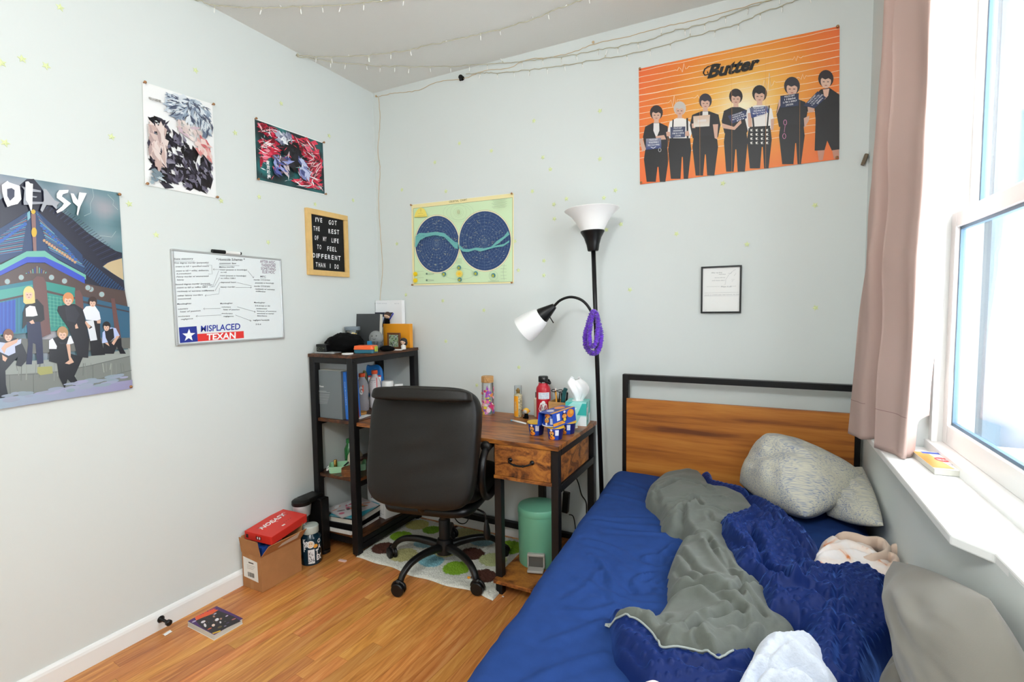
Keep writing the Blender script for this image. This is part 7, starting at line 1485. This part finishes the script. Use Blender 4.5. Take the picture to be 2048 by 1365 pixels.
# ===== paperback on the sill
ZK = 0.8885; fc = [Vector(onz(*p, ZK)) for p in [(1857, 949), (1930, 956), (1900, 908), (1842, 907)]]
t = thing('paperback', 'white paperback with orange, red and blue print on the window sill', 'book', sum(fc, Vector())/4); h = 0.017
u_ = (fc[1]-fc[0]); v_ = (fc[3]-fc[0]); vv = v_-u_*(v_.dot(u_)/u_.dot(u_)); wX, wY = u_.length, 0.185; u_ = u_.normalized(); v_ = vv.normalized(); ctr = fc[0]+u_*(wX/2+0.012)+v_*wY/2; Rk = Matrix((u_, v_, Vector((0, 0, 1)))).transposed()
MB().box(ctr+Vector((0, 0, h/2)), (wX-0.002, wY-0.002, h-0.0015), Rk).build('pages', 'page_edge', t); MB().box(ctr+Vector((0, 0, h-0.0004)), (wX, wY, 0.0008), Rk).build('cover', 'paper_white', t)
P_ = Print(lambda u, v: tuple(ctr+u_*(u-0.5)*wX+v_*(v-0.5)*wY+Vector((0, 0, h+0.0002))), (0, 0, 1)); P_.grid([(0.0, 0.95), (0.42, 0.95), (0.62, 0.05), (0.0, 0.05)], 6, 6, lambda u, v: mixc('#e8852e', '#f3c078', u+0.3*math.sin(v*7+u*4))); P_.poly([(0.25, 0.86), (0.98, 0.86), (0.98, 0.97), (0.25, 0.97)], '#3457b8'); P_.ell(0.62, 0.55, 0.22, 0.13, '#d43a3a'); P_.text('TRULY', (0.47, 0.50), (1, 0), (0, 0.13), '#ffffff', 0.02, width=0.3); P_.text('DEVIOUS', (0.55, 0.25), (1, 0), (0, 0.12), '#7a4a80', 0, width=0.4); P_.build('cover_print', t)
# ------------------------------------------------------------------ bedding: height-field cloth
def in_poly(X, Y, pts):
    c = np.zeros(X.shape, bool); n = len(pts)
    for i in range(n):
        x1, y1 = pts[i][0], pts[i][1]; x2, y2 = pts[i-1][0], pts[i-1][1]
        if y1 == y2: continue
        c ^= ((y1 > Y) != (y2 > Y)) & (X < (x2-x1)*(Y-y1)/(y2-y1)+x1)
    return c
def npn(X, Y, sx, sy, seed, rot=0.0):
    cr, sr = math.cos(rot), math.sin(rot); U = (X*cr+Y*sr)*sx; V = (-X*sr+Y*cr)*sy
    return np.array([noise.noise(Vector((a, b, seed))) for a, b in zip(U.ravel(), V.ravel())]).reshape(X.shape)
def smoothpoly(pts, n=4): return [(p.x, p.y) for p in catmull([Vector((a, b, 0)) for a, b in pts], n, closed=True)]
def px2xy(f, pts, z): return [tuple(onz(*f(*p), z)[:2]) for p in pts]
class Cloth:
    """a patch of heaped cloth: outline, rounded rim, dome, sharp creases, soft folds, optional raised dots"""
    def __init__(s, outline, z0, rim=0.03, rr=0.035, dome=0.05, dl=0.12, step=0.0045, creases=(), noise_=(), dots=None, fluff=0.0, floor=None, xmax=2.652, sink=0.012, tilt=None, sm=None, cf=1.7):
        sm = sm or max(2, int(3*(0.004/step)**2))
        s.out = smoothpoly(outline); xs = [p[0] for p in s.out]; ys = [p[1] for p in s.out]
        x0, x1, y0, y1 = min(xs), min(max(xs), xmax), min(ys), max(ys)
        nx, ny = int((x1-x0)/step)+2, int((y1-y0)/step)+2; X, Y = np.meshgrid(x0+np.arange(nx)*step, y0+np.arange(ny)*step); X = np.minimum(X, xmax)
        d = seg_dist(X, Y, s.out, True); ins = in_poly(X, Y, s.out); d = np.where(ins, d, -d)
        q = np.clip(d/rr, 0, 1); h = rim*np.sqrt(1-(1-q)**2)+dome*(1-np.exp(-np.clip(d, 0, 9)/dl)**1.0)
        h = np.where(d < 0, np.maximum(d*3.0, -sink), h-0.0)
        fade = np.clip(d/0.03, 0, 1)
        for c_, a, w_ in creases:
            e = seg_dist(X, Y, c_, False); e = e*(1+0.18*npn(X, Y, 12, 12, 4.4)); w_ = w_*1.15; h += fade*a*cf*(-np.exp(-(e/w_)**2)+0.7*np.exp(-((e-2.3*w_)/(1.5*w_))**2))
        for a, sx, sy, rot, kind in noise_:
            n = npn(X, Y, sx, sy, sx*0.37+sy, rot); h += fade*a*((1-2.2*np.abs(n)) if kind == 'ridge' else n)
        if tilt: h += fade*tilt(X, Y)
        h = blur(h, sm)
        if dots:
            pit, hb, sg, rot = dots; cr, sr = math.cos(rot), math.sin(rot); wx = npn(X, Y, 7, 7, 9.9)*0.018; wy = npn(X, Y, 7, 7, 2.2)*0.018
            U = ((X+wx)*cr+(Y+wy)*sr)/pit; V = (-(X+wx)*sr+(Y+wy)*cr)/pit; U = U+0.5*(np.floor(V) % 2); fu = U-np.floor(U)-0.5; fv = V-np.floor(V)-0.5
            h += fade*hb*np.sqrt(np.clip(1-((fu*pit)**2+(fv*pit)**2)/(sg*sg), 0, 1))
        if fluff: h += fade*fluff*(npn(X, Y, 160, 160, 3.3)+0.7*npn(X, Y, 70, 70, 5.3))
        s.X, s.Y, s.d, s.z0, s.h = X, Y, d, z0, h; s.Z = z0+h; s.step = step; s.x0, s.y0 = x0, y0
    def over(s, other, gap=0.0, w=1.0):
        i = np.clip(((s.X-other.x0)/other.step).round().astype(int), 0, other.X.shape[1]-1); j = np.clip(((s.Y-other.y0)/other.step).round().astype(int), 0, other.X.shape[0]-1)
        oz = np.where((other.d[j, i] > 0), other.h[j, i], 0); s.Z = s.Z+np.clip(oz, 0, 1)*w+gap; return s
    def zat(s, x, y):
        i = int(min(max((x-s.x0)/s.step, 0), s.X.shape[1]-1)); j = int(min(max((y-s.y0)/s.step, 0), s.X.shape[0]-1)); return float(s.Z[j, i])
    def build(s, name, m, parent=None):
        ny, nx = s.X.shape; keep = (s.d > -s.step*2.2); cell = keep[:-1, :-1] & keep[1:, :-1] & keep[:-1, 1:] & keep[1:, 1:]
        idx = -np.ones((ny, nx), int); jj, ii = np.nonzero(cell); used = np.zeros((ny, nx), bool)
        for a, b in ((0, 0), (1, 0), (0, 1), (1, 1)): used[jj+a, ii+b] = True
        idx[used] = np.arange(used.sum()); V_ = np.stack([s.X[used], s.Y[used], s.Z[used]], 1)
        F_ = np.stack([idx[jj, ii], idx[jj, ii+1], idx[jj+1, ii+1], idx[jj+1, ii]], 1)
        off = np.array(WL.get(parent.name, Vector((0, 0, 0)))) if parent else np.zeros(3); me = bpy.data.meshes.new(name); me.from_pydata((V_-off).tolist(), [], F_.tolist()); me.polygons.foreach_set('use_smooth', [True]*len(me.polygons))
        me.materials.append(MATS[m]); o = bpy.data.objects.new(name, me); return _link(o, parent, True)
D5 = crop(1200, 900, 2.936); D6 = crop(1600, 1000, 3.739)
ZB = 0.585
blanket = thing('blanket', 'heaped blanket with grey fleece side and navy dotted side in the middle of the bed', 'blanket', (2.1, -0.9, ZM))
G_out = px2xy(D5, [(272, 225), (300, 170), (400, 118), (520, 98), (610, 130), (660, 190), (760, 215), (850, 250), (900, 300), (960, 380), (900, 450), (850, 560), (900, 680), (1000, 800), (1080, 900), (1170, 1000), (1130, 1100), (930, 1150), (800, 1200), (700, 1252), (600, 1226), (500, 1205), (370, 1198), (330, 1140), (300, 1090), (220, 1022), (150, 990), (66, 945), (190, 938), (300, 938), (345, 900), (385, 850), (412, 830), (398, 790), (402, 700), (410, 640), (430, 580), (465, 515), (520, 500), (480, 440), (420, 432), (368, 405), (350, 340), (300, 300), (270, 262)], ZB)
def C5(l, a, w_, z=0.60): return (px2xy(D5, l, z), a, w_)
crs = [C5([(300, 190), (335, 260), (360, 330), (400, 400)], 0.006, 0.007), C5([(380, 300), (470, 302), (530, 320), (565, 295), (700, 288)], 0.008, 0.006), C5([(360, 350), (440, 362), (510, 330)], 0.006, 0.006), C5([(490, 350), (482, 420), (530, 488), (600, 500)], 0.012, 0.008),
       C5([(560, 300), (600, 340), (680, 352), (740, 368)], 0.009, 0.006), C5([(640, 380), (660, 430), (720, 440)], 0.006, 0.006), C5([(630, 530), (660, 590), (740, 690), (800, 770), (850, 800)], 0.010, 0.007), C5([(455, 560), (520, 640), (590, 740), (660, 800)], 0.008, 0.007), C5([(425, 640), (480, 720), (560, 785), (700, 800)], 0.007, 0.007),
       C5([(650, 570), (720, 600), (770, 690), (850, 745)], 0.008, 0.006), C5([(405, 800), (520, 802), (640, 832), (760, 880), (830, 872)], 0.012, 0.008), C5([(830, 900), (800, 862), (870, 792), (915, 772)], 0.010, 0.006), C5([(840, 970), (740, 920), (640, 850)], 0.008, 0.007), C5([(600, 1000), (540, 1080), (510, 1130), (520, 1180)], 0.009, 0.007),
       C5([(640, 1230), (560, 1130), (600, 1040), (680, 990), (820, 960)], 0.010, 0.007), C5([(430, 1180), (480, 1110), (590, 1040)], 0.008, 0.007), C5([(690, 1240), (640, 1180), (575, 1140)], 0.008, 0.007), C5([(340, 235), (450, 185), (560, 195), (650, 240)], 0.007, 0.008), C5([(380, 960), (350, 1000), (330, 1050)], 0.006, 0.009), C5([(860, 880), (930, 925), (960, 970)], 0.008, 0.006), C5([(820, 960), (850, 1010), (830, 1080)], 0.006, 0.008)]
grey = Cloth(G_out, ZM, rim=0.030, rr=0.030, dome=0.038, dl=0.07, step=0.004, creases=crs, noise_=[(0.012, 6, 6, 0.3, 'n'), (0.006, 4.0, 17, 0.75, 'ridge')])
# navy underside folded out at the front
B_out = px2xy(D5, [(62, 950), (95, 930), (200, 960), (320, 1040), (420, 1130), (620, 1160), (800, 1130), (960, 1100), (940, 1180), (900, 1300), (840, 1440), (600, 1470), (330, 1440), (230, 1350), (160, 1270), (100, 1190), (75, 1080)], ZB-0.02)
navyB = Cloth(B_out, ZM, rim=0.034, rr=0.03, dome=0.018, dl=0.06, step=0.0024, noise_=[(0.008, 7, 7, 0.2, 'n'), (0.004, 5, 14, 1.1, 'ridge')], dots=(0.025, 0.0052, 0.0068, 0.35), creases=[C5([(90, 1120), (170, 1180), (260, 1290)], 0.007, 0.009, 0.57), C5([(500, 1290), (650, 1330), (850, 1300)], 0.008, 0.009, 0.57)])
iB = navyB
grey.over(navyB, 0.0, 0.55)
C_pts = [D5(*p) for p in [(700, 395), (760, 362), (860, 345), (930, 330), (880, 270), (845, 232), (930, 250), (1000, 290), (1060, 330), (1110, 355), (1160, 410), (1225, 440), (1252, 480), (1292, 525), (1285, 565), (1250, 585), (1290, 632)]]+[D6(*p) for p in [(150, 440), (250, 432), (350, 428), (430, 440), (500, 452), (560, 478), (610, 515), (665, 560), (720, 605), (765, 645), (785, 690), (860, 725), (912, 770), (900, 830), (820, 920), (720, 1000), (620, 1090), (590, 1200), (560, 1380), (400, 1480), (100, 1500), (-100, 1300)]]+[D5(*p) for p in [(1170, 1040), (1060, 950), (985, 935), (955, 880), (915, 760), (840, 710), (785, 680), (765, 600), (720, 530), (685, 460)]]
C_out = [tuple(onz(*p, 0.60)[:2]) for p in C_pts]
def C6(l, a, w_, z=0.63): return (px2xy(D6, l, z), a, w_)
crn = [C5([(700, 400), (745, 470), (800, 530), (890, 580)], 0.012, 0.009, 0.63), C5([(890, 470), (935, 560), (960, 640), (1100, 750)], 0.012, 0.009, 0.63), C5([(960, 480), (1060, 450), (1160, 550)], 0.008, 0.008, 0.63), C5([(800, 640), (900, 690), (1050, 700), (1100, 760)], 0.011, 0.008, 0.63), C5([(1170, 760), (1220, 680), (1290, 645)], 0.010, 0.008, 0.63), C5([(920, 750), (1000, 725), (1100, 765)], 0.009, 0.008, 0.63),
       C5([(1390, 690), (1392, 800), (1394, 900), (1396, 1000)], 0.006, 0.006, 0.63), C5([(1090, 350), (1020, 430), (990, 455)], 0.009, 0.008, 0.63), C5([(860, 260), (960, 330), (1060, 420), (1180, 500), (1240, 560)], 0.012, 0.009, 0.63), C5([(780, 440), (850, 400), (960, 370)], 0.008, 0.008, 0.63), C5([(1100, 790), (1220, 800), (1340, 860)], 0.007, 0.010, 0.63), C5([(930, 870), (1010, 930), (1120, 1010)], 0.010, 0.009, 0.63), C5([(1180, 760), (1180, 660), (1130, 560)], 0.007, 0.008, 0.63),
       C6([(670, 600), (690, 690), (760, 790), (870, 800)], 0.012, 0.011), C6([(290, 900), (300, 1000), (330, 1200)], 0.010, 0.010), C6([(560, 1000), (640, 960), (760, 900)], 0.006, 0.010), C6([(130, 780), (280, 700)], 0.006, 0.01)]
navyC = Cloth(C_out, ZM, rim=0.045, rr=0.04, dome=0.055, dl=0.11, step=0.0022, creases=crn, noise_=[(0.017, 5, 5, 0.1, 'n'), (0.005, 5, 12, -0.6, 'ridge')], dots=(0.025, 0.0060, 0.0070, 0.12))
navyC.over(grey, 0.0, 0.35)
grey.build('fleece_side', 'grey_fleece', blanket); navyC.build('dotted_side', 'navy_minky', blanket); navyB.build('dotted_side', 'navy_minky', blanket)
# strip of the navy side near the headboard
S_out = px2xy(D5, [(590, 128), (655, 128), (668, 165), (735, 185), (830, 205), (880, 235), (860, 262), (760, 240), (680, 225), (630, 175)], 0.575)
stp = Cloth(S_out, ZM, rim=0.03, rr=0.025, dome=0.02, dl=0.06, step=0.0036, noise_=[(0.004, 12, 12, 0.3, 'n')], dots=(0.021, 0.0032, 0.005, 0.3)); stp.build('dotted_side', 'navy_minky', blanket)
hem = []
for (x, y) in smoothpoly(px2xy(D5, [(66, 945), (150, 990), (220, 1022), (300, 1090), (335, 1145), (370, 1198), (500, 1205), (600, 1226), (700, 1252), (800, 1200), (920, 1140)], ZB), 6)[:-6]:
    hem.append((x, y, max(navyB.zat(x, y), ZM)+0.006))
n_ = int(len(hem)*10/11); MB().tube(hem[:n_], 0.0026, 7).build('hem', mat('hem_grey', '#9aa09c', 0.85), blanket, smooth=True)

# --- white fluffy throw and pink cushion corner at the bottom of the picture
W_out = px2xy(D5, [(750, 1500), (800, 1390), (850, 1300), (880, 1230), (910, 1165), (965, 1130), (1040, 1120), (1110, 1110), (1200, 1115), (1280, 1150), (1345, 1230), (1370, 1320), (1430, 1420), (1400, 1600), (1200, 1650), (850, 1650)], 0.60)
wf = Cloth(W_out, ZM+0.04, rim=0.055, rr=0.06, dome=0.03, dl=0.10, step=0.0034, fluff=0.0035, noise_=[(0.010, 7, 7, 0.2, 'n')], creases=[C5([(860, 1290), (950, 1235), (1040, 1250), (1130, 1220), (1300, 1290)], 0.016, 0.012, 0.67), C5([(960, 1230), (1010, 1150), (1060, 1110)], 0.008, 0.012, 0.67)])
o = wf.build('fluffy_throw', 'white_fluff'); tag(o, 'white fluffy throw heaped at the bottom of the picture', 'throw')
K_out = px2xy(D5, [(150, 1375), (200, 1340), (260, 1312), (320, 1305), (380, 1330), (440, 1370), (470, 1480), (200, 1520)], 0.58)
kf = Cloth(K_out, ZM, rim=0.045, rr=0.05, dome=0.01, step=0.004, fluff=0.003); o = kf.build('plush_cushion', mat('pink_white', '#f1dfe0', 0.95, bump=0.6, bscale=180, sheen=0.3).name); tag(o, 'edge of a pale pink fluffy cushion at the bottom picture edge', 'cushion')

# --- pillows
def pillow(name, label, C, thick, m, seed=1, wrinkle=0.010, ear=0.10, nu=70, nv=70, p=2.4, cat='pillow', wr_dir=(9, 3)):
    C = [Vector(c) for c in C]; nrm = ((C[1]-C[0])+(C[2]-C[3])).cross((C[3]-C[0])+(C[2]-C[1])).normalized()
    if nrm.dot(Vector(CAM)-C[0]) < 0: nrm = -nrm
    t = thing(name, label, cat, sum(C, Vector())/4)
    def side(sg):
        def fn(u, v):
            a, b = 2*u-1, 2*v-1; a = math.copysign(1-(1-abs(a))**1.3, a); b = math.copysign(1-(1-abs(b))**1.3, b)
            k = 1-ear*(1-abs(a)**2)*abs(b)**3; k2 = 1-ear*(1-abs(b)**2)*abs(a)**3; uu, vv_ = (a*k2+1)/2, (b*k+1)/2
            pt = (C[0]*(1-uu)+C[1]*uu)*(1-vv_)+(C[3]*(1-uu)+C[2]*uu)*vv_
            h = thick/2*((1-abs(a)**p)**0.6)*((1-abs(b)**p)**0.6); h *= 1+0.18*noise.noise(Vector((a*1.3, b*1.3, seed)))
            e = (1-abs(a)**4)*(1-abs(b)**4); n = noise.noise(Vector((a*wr_dir[0]*0.4, b*wr_dir[1], seed+5))); w1 = (0.35-abs(n))*wrinkle*e; w2 = noise.noise(Vector((a*3, b*3, seed+9)))*wrinkle*1.2*e
            return pt+nrm*(sg*h+(w1+w2)*(1 if sg > 0 else 0.3))
        return fn
    mb = MB(); mb.grid(side(1), nu, nv); mb.grid(side(-1), nu, nv)
    for i, v in enumerate(mb.v):
        x, y, z = v; mb.v[i] = (min(x, 2.656), min(y, -0.088-0.022), max(z, ZM-0.005))
    mb.build('pillowcase', m, t, smooth=True); return t, side
# marled fabric
m = bpy.data.materials.new('marled_cotton'); m.use_nodes = True; N = m.node_tree.nodes; L = m.node_tree.links; b = N['Principled BSDF']; b.inputs['Roughness'].default_value = 0.9
tc = N.new('ShaderNodeTexCoord'); mp = N.new('ShaderNodeMapping'); mp.inputs['Rotation'].default_value = (0.0, -0.25, 0.4); mp.inputs['Scale'].default_value = (14, 260, 260); L.new(tc.outputs['Object'], mp.inputs[0])
n1 = N.new('ShaderNodeTexNoise'); n1.inputs['Scale'].default_value = 1.0; n1.inputs['Detail'].default_value = 3; L.new(mp.outputs[0], n1.inputs['Vector'])
n3 = N.new('ShaderNodeTexNoise'); n3.inputs['Scale'].default_value = 9; L.new(tc.outputs['Object'], n3.inputs['Vector'])
ad = N.new('ShaderNodeMath'); ad.operation = 'MULTIPLY_ADD'; L.new(n3.outputs['Fac'], ad.inputs[0]); ad.inputs[1].default_value = 0.35; L.new(n1.outputs['Fac'], ad.inputs[2])
r = N.new('ShaderNodeValToRGB'); L.new(ad.outputs[0], r.inputs[0])
while len(r.color_ramp.elements) < 4: r.color_ramp.elements.new(0.5)
for e, (q, c_) in zip(r.color_ramp.elements, [(0.50, '#8a90a4'), (0.60, '#aeb0b0'), (0.68, '#c3c0b2'), (0.80, '#cdc9b7')]): e.position = q; e.color = (*lin(c_), 1)
L.new(r.outputs[0], b.inputs['Base Color']); MATS['marled_cotton'] = m
pillow('pillow', 'plump cream and blue marled pillow leaning on the headboard', [(2.20, -0.20, 0.57), (2.325, -0.16, 0.785), (2.635, -0.29, 0.70), (2.43, -0.55, 0.59)], 0.24, 'marled_cotton', 3, 0.013, -0.16, p=3.2, wr_dir=(6, 3))
pillow('pillow', 'flatter marled pillow squeezed between the plump one and the window wall', [(2.52, -0.16, 0.60), (2.645, -0.20, 0.70), (2.645, -0.63, 0.63), (2.51, -0.42, 0.56)], 0.12, 'marled_cotton', 8, 0.010, -0.10)
pillow('body_pillow', 'big taupe pillow slumped against the wall under the window sill', [(2.615, -0.93, 0.645), (2.640, -1.50, 0.850), (2.60, -2.00, 0.74), (2.565, -1.55, 0.60)], 0.16, 'tan_pillow', 14, 0.009, -0.08, wr_dir=(3, 2.2))
T_out = [tuple(onz(*D6(*p), 0.60)[:2]) for p in [(690, 545), (745, 560), (800, 500), (870, 500), (960, 560), (1050, 700), (1180, 820), (1350, 1000), (1500, 1200), (1650, 1400), (1200, 1500), (500, 1500), (560, 1330), (600, 1180), (640, 1090), (800, 950), (920, 850), (915, 770), (840, 700), (760, 640)]]
tw = Cloth(T_out, ZM, rim=0.045, rr=0.04, dome=0.05, dl=0.12, step=0.006, noise_=[(0.010, 5, 5, 0.4, 'n'), (0.004, 6, 18, 0.5, 'ridge')], creases=[C6([(590, 1110), (700, 1130), (820, 1190)], 0.010, 0.010, 0.6), C6([(600, 1150), (760, 1190), (980, 1290)], 0.009, 0.010, 0.6), C6([(950, 620), (900, 740), (930, 800)], 0.006, 0.012, 0.62)])
o = tw.build('taupe_blanket', 'tan_pillow'); tag(o, 'taupe cover spread between the navy blanket and the big taupe pillow', 'blanket')

# --- small fleece throw with orange pattern
m = bpy.data.materials.new('pattern_fleece'); m.use_nodes = True; N = m.node_tree.nodes; L = m.node_tree.links; b = N['Principled BSDF']; b.inputs['Roughness'].default_value = 0.95
tc = N.new('ShaderNodeTexCoord'); n1 = N.new('ShaderNodeTexNoise'); n1.inputs['Scale'].default_value = 9; n1.inputs['Detail'].default_value = 5; n1.inputs['Distortion'].default_value = 1.5; L.new(tc.outputs['Object'], n1.inputs['Vector'])
r = N.new('ShaderNodeValToRGB'); L.new(n1.outputs['Fac'], r.inputs[0])
while len(r.color_ramp.elements) < 4: r.color_ramp.elements.new(0.5)
for e, (q, c_) in zip(r.color_ramp.elements, [(0.40, '#f0e9e6'), (0.55, '#efdccf'), (0.62, '#d9824a'), (0.70, '#b5551f')]): e.position = q; e.color = (*lin(c_), 1)
L.new(r.outputs[0], b.inputs['Base Color']); MATS['pattern_fleece'] = m
mat('fleece_beige', '#dcc3b0', 0.95, bump=0.4, bscale=250, sheen=0.2)
th = thing('fleece_throw', 'small white fleece throw with orange marks and beige looped edges under the pillows', 'throw', (2.56, -0.75, ZM))
F_out = px2xy(D6, [(95, 380), (140, 320), (160, 262), (270, 256), (330, 290), (440, 300), (540, 330), (620, 380), (700, 430), (740, 500), (680, 545), (600, 520), (500, 500), (300, 480), (120, 470)], 0.585)
fc_ = Cloth(F_out, ZM, rim=0.035, rr=0.03, dome=0.02, dl=0.06, step=0.0036, fluff=0.0012, creases=[C6([(110, 375), (220, 370), (380, 365), (500, 400)], 0.010, 0.008, 0.59), C6([(290, 265), (340, 310), (470, 330)], 0.009, 0.008, 0.59)]); fc_.build('printed_face', 'pattern_fleece', th)
def loop6(l, z, r_):
    Q = catmull([Vector(onz(*D6(x, y), zz)) for (x, y), zz in zip(l, z if isinstance(z, list) else [z]*len(l))], 7); n = len(Q); vs = []; prof = [(1, -0.045), (1, -0.012), (0.8, -0.003), (0.3, 0.003), (-0.3, 0.003), (-0.8, -0.003), (-1, -0.012), (-1, -0.045)]
    for i, p in enumerate(Q):
        t = (Q[min(i+1, n-1)]-Q[max(i-1, 0)]); t.z = 0; t.normalize(); s_ = Vector((-t.y, t.x, 0))
        for a, b in prof: vs.append(p+s_*a*r_*(1+0.15*math.sin(i*0.7))+Vector((0, 0, b+0.004)))
    MB().add(vs, [(i*8+k, i*8+(k+1) % 8, (i+1)*8+(k+1) % 8, (i+1)*8+k) for i in range(n-1) for k in range(8)]+[tuple(range(8)), tuple(range((n-1)*8, n*8))]).build('edge_loop', 'fleece_beige', th, smooth=True)
loop6([(270, 285), (300, 262), (345, 255), (420, 268), (500, 292), (580, 292), (635, 318), (655, 360), (630, 398), (560, 420), (480, 440), (450, 460)], [0.565, 0.59]+[0.598]*8+[0.585, 0.56], 0.0085)
loop6([(655, 400), (680, 362), (730, 348), (780, 370), (830, 425), (845, 475), (790, 505), (730, 525), (690, 545), (640, 560)], [0.56, 0.585]+[0.592]*6+[0.58, 0.55], 0.0115)
loop6([(520, 480), (560, 450), (610, 420), (665, 408), (715, 430), (712, 465), (670, 490), (600, 500)], [0.56, 0.585]+[0.592]*4+[0.58, 0.555], 0.008)

# ------------------------------------------------------------------ curtain
m = bpy.data.materials.new('curtain_cloth'); m.use_nodes = True; N = m.node_tree.nodes; L = m.node_tree.links; b = N['Principled BSDF']; b.inputs['Base Color'].default_value = (*lin('#cdb3a9'), 1); b.inputs['Roughness'].default_value = 0.9
tl = N.new('ShaderNodeBsdfTranslucent'); tl.inputs[0].default_value = (*lin('#e6d2c8'), 1); mx = N.new('ShaderNodeMixShader'); mx.inputs[0].default_value = 0.22
L.new(b.outputs[0], mx.inputs[1]); L.new(tl.outputs[0], mx.inputs[2]); L.new(mx.outputs[0], N['Material Output'].inputs[0])
nz = N.new('ShaderNodeTexNoise'); nz.inputs['Scale'].default_value = 700; bp = N.new('ShaderNodeBump'); bp.inputs['Strength'].default_value = 0.15; bp.inputs['Distance'].default_value = 0.001; L.new(nz.outputs['Fac'], bp.inputs['Height']); L.new(bp.outputs[0], b.inputs['Normal']); MATS['curtain_cloth'] = m
cur = thing('curtain', 'dusty pink curtain panel hanging in folds at the left of the window', 'curtain', (2.63, -0.65, 2.5))
cb = [(2.566, -0.425), (2.570, -0.44), (2.580, -0.50), (2.598, -0.535), (2.655, -0.535), (2.662, -0.56), (2.612, -0.655), (2.613, -0.675), (2.645, -0.725), (2.654, -0.758), (2.668, -0.768), (2.70, -0.71), (2.735, -0.64), (2.752, -0.61)]
ctp = [(2.632, -0.585), (2.630, -0.60), (2.606, -0.665), (2.608, -0.69), (2.655, -0.70), (2.660, -0.72), (2.612, -0.775), (2.612, -0.79), (2.636, -0.89), (2.642, -0.965), (2.652, -0.975), (2.69, -0.91), (2.72, -0.84), (2.735, -0.80)]
hz = [0.880, 0.880, 0.886, 0.886, 0.90, 0.90, 0.894, 0.893, 0.894, 0.892, 0.892, 0.895, 0.895, 0.895]
PB = catmull([Vector((x, y, z)) for (x, y), z in zip(cb, hz)], 6); PT = catmull([Vector((x, y, 2.56)) for x, y in ctp], 6); nC = len(PB)
def curt(u, v):
    i = min(int(round(u*(nC-1))), nC-1); a, b_ = PB[i], PT[i]; k = v**0.9; p = a*(1-v)+b_*v; q = Vector((p.x, a.y*(1-k)+b_.y*k, p.z))
    q.x += 0.010*noise.noise(Vector((u*5, v*7, 1.0)))*min(1, v*5+0.2)-0.006*math.exp(-((v-0.36)/0.02)**2)*noise.noise(Vector((u*8, 3, v*30))); q.y += 0.010*noise.noise(Vector((u*3, v*5, 4.0)))*min(1, v*4)
    if q.z < 0.99: q.x = min(q.x, 2.70 if u > 0.8 else 2.67)
    return q
MB().grid(curt, nC-1, 110).build('fabric', 'curtain_cloth', cur, smooth=True, solid=0.0012)
MB().tube([(2.637, -0.40, 2.565), (2.665, -1.75, 2.565)], 0.010, 12).build('rod', 'white_trim', cur, smooth=True)
MB().grid(lambda u, v: curt(u, 0.075+0.0015*v)+Vector((-0.0016, 0, 0)), nC-1, 1).build('hem_stitch', mat('stitch', '#b3928a', 0.9), cur)
p = Vector(bwall(1751, 318)); p.x = min(p.x, 2.645); o = MB().box(p+Vector((0, -0.012, 0)), (0.014, 0.022, 0.045), rotm(0, 0.3, 0)).build('curtain_hook', mat('hook_brown', '#6b5b45', 0.5), None, bevel=0.003); tag(o, 'small brown hook on the back wall corner beside the curtain', 'hook')
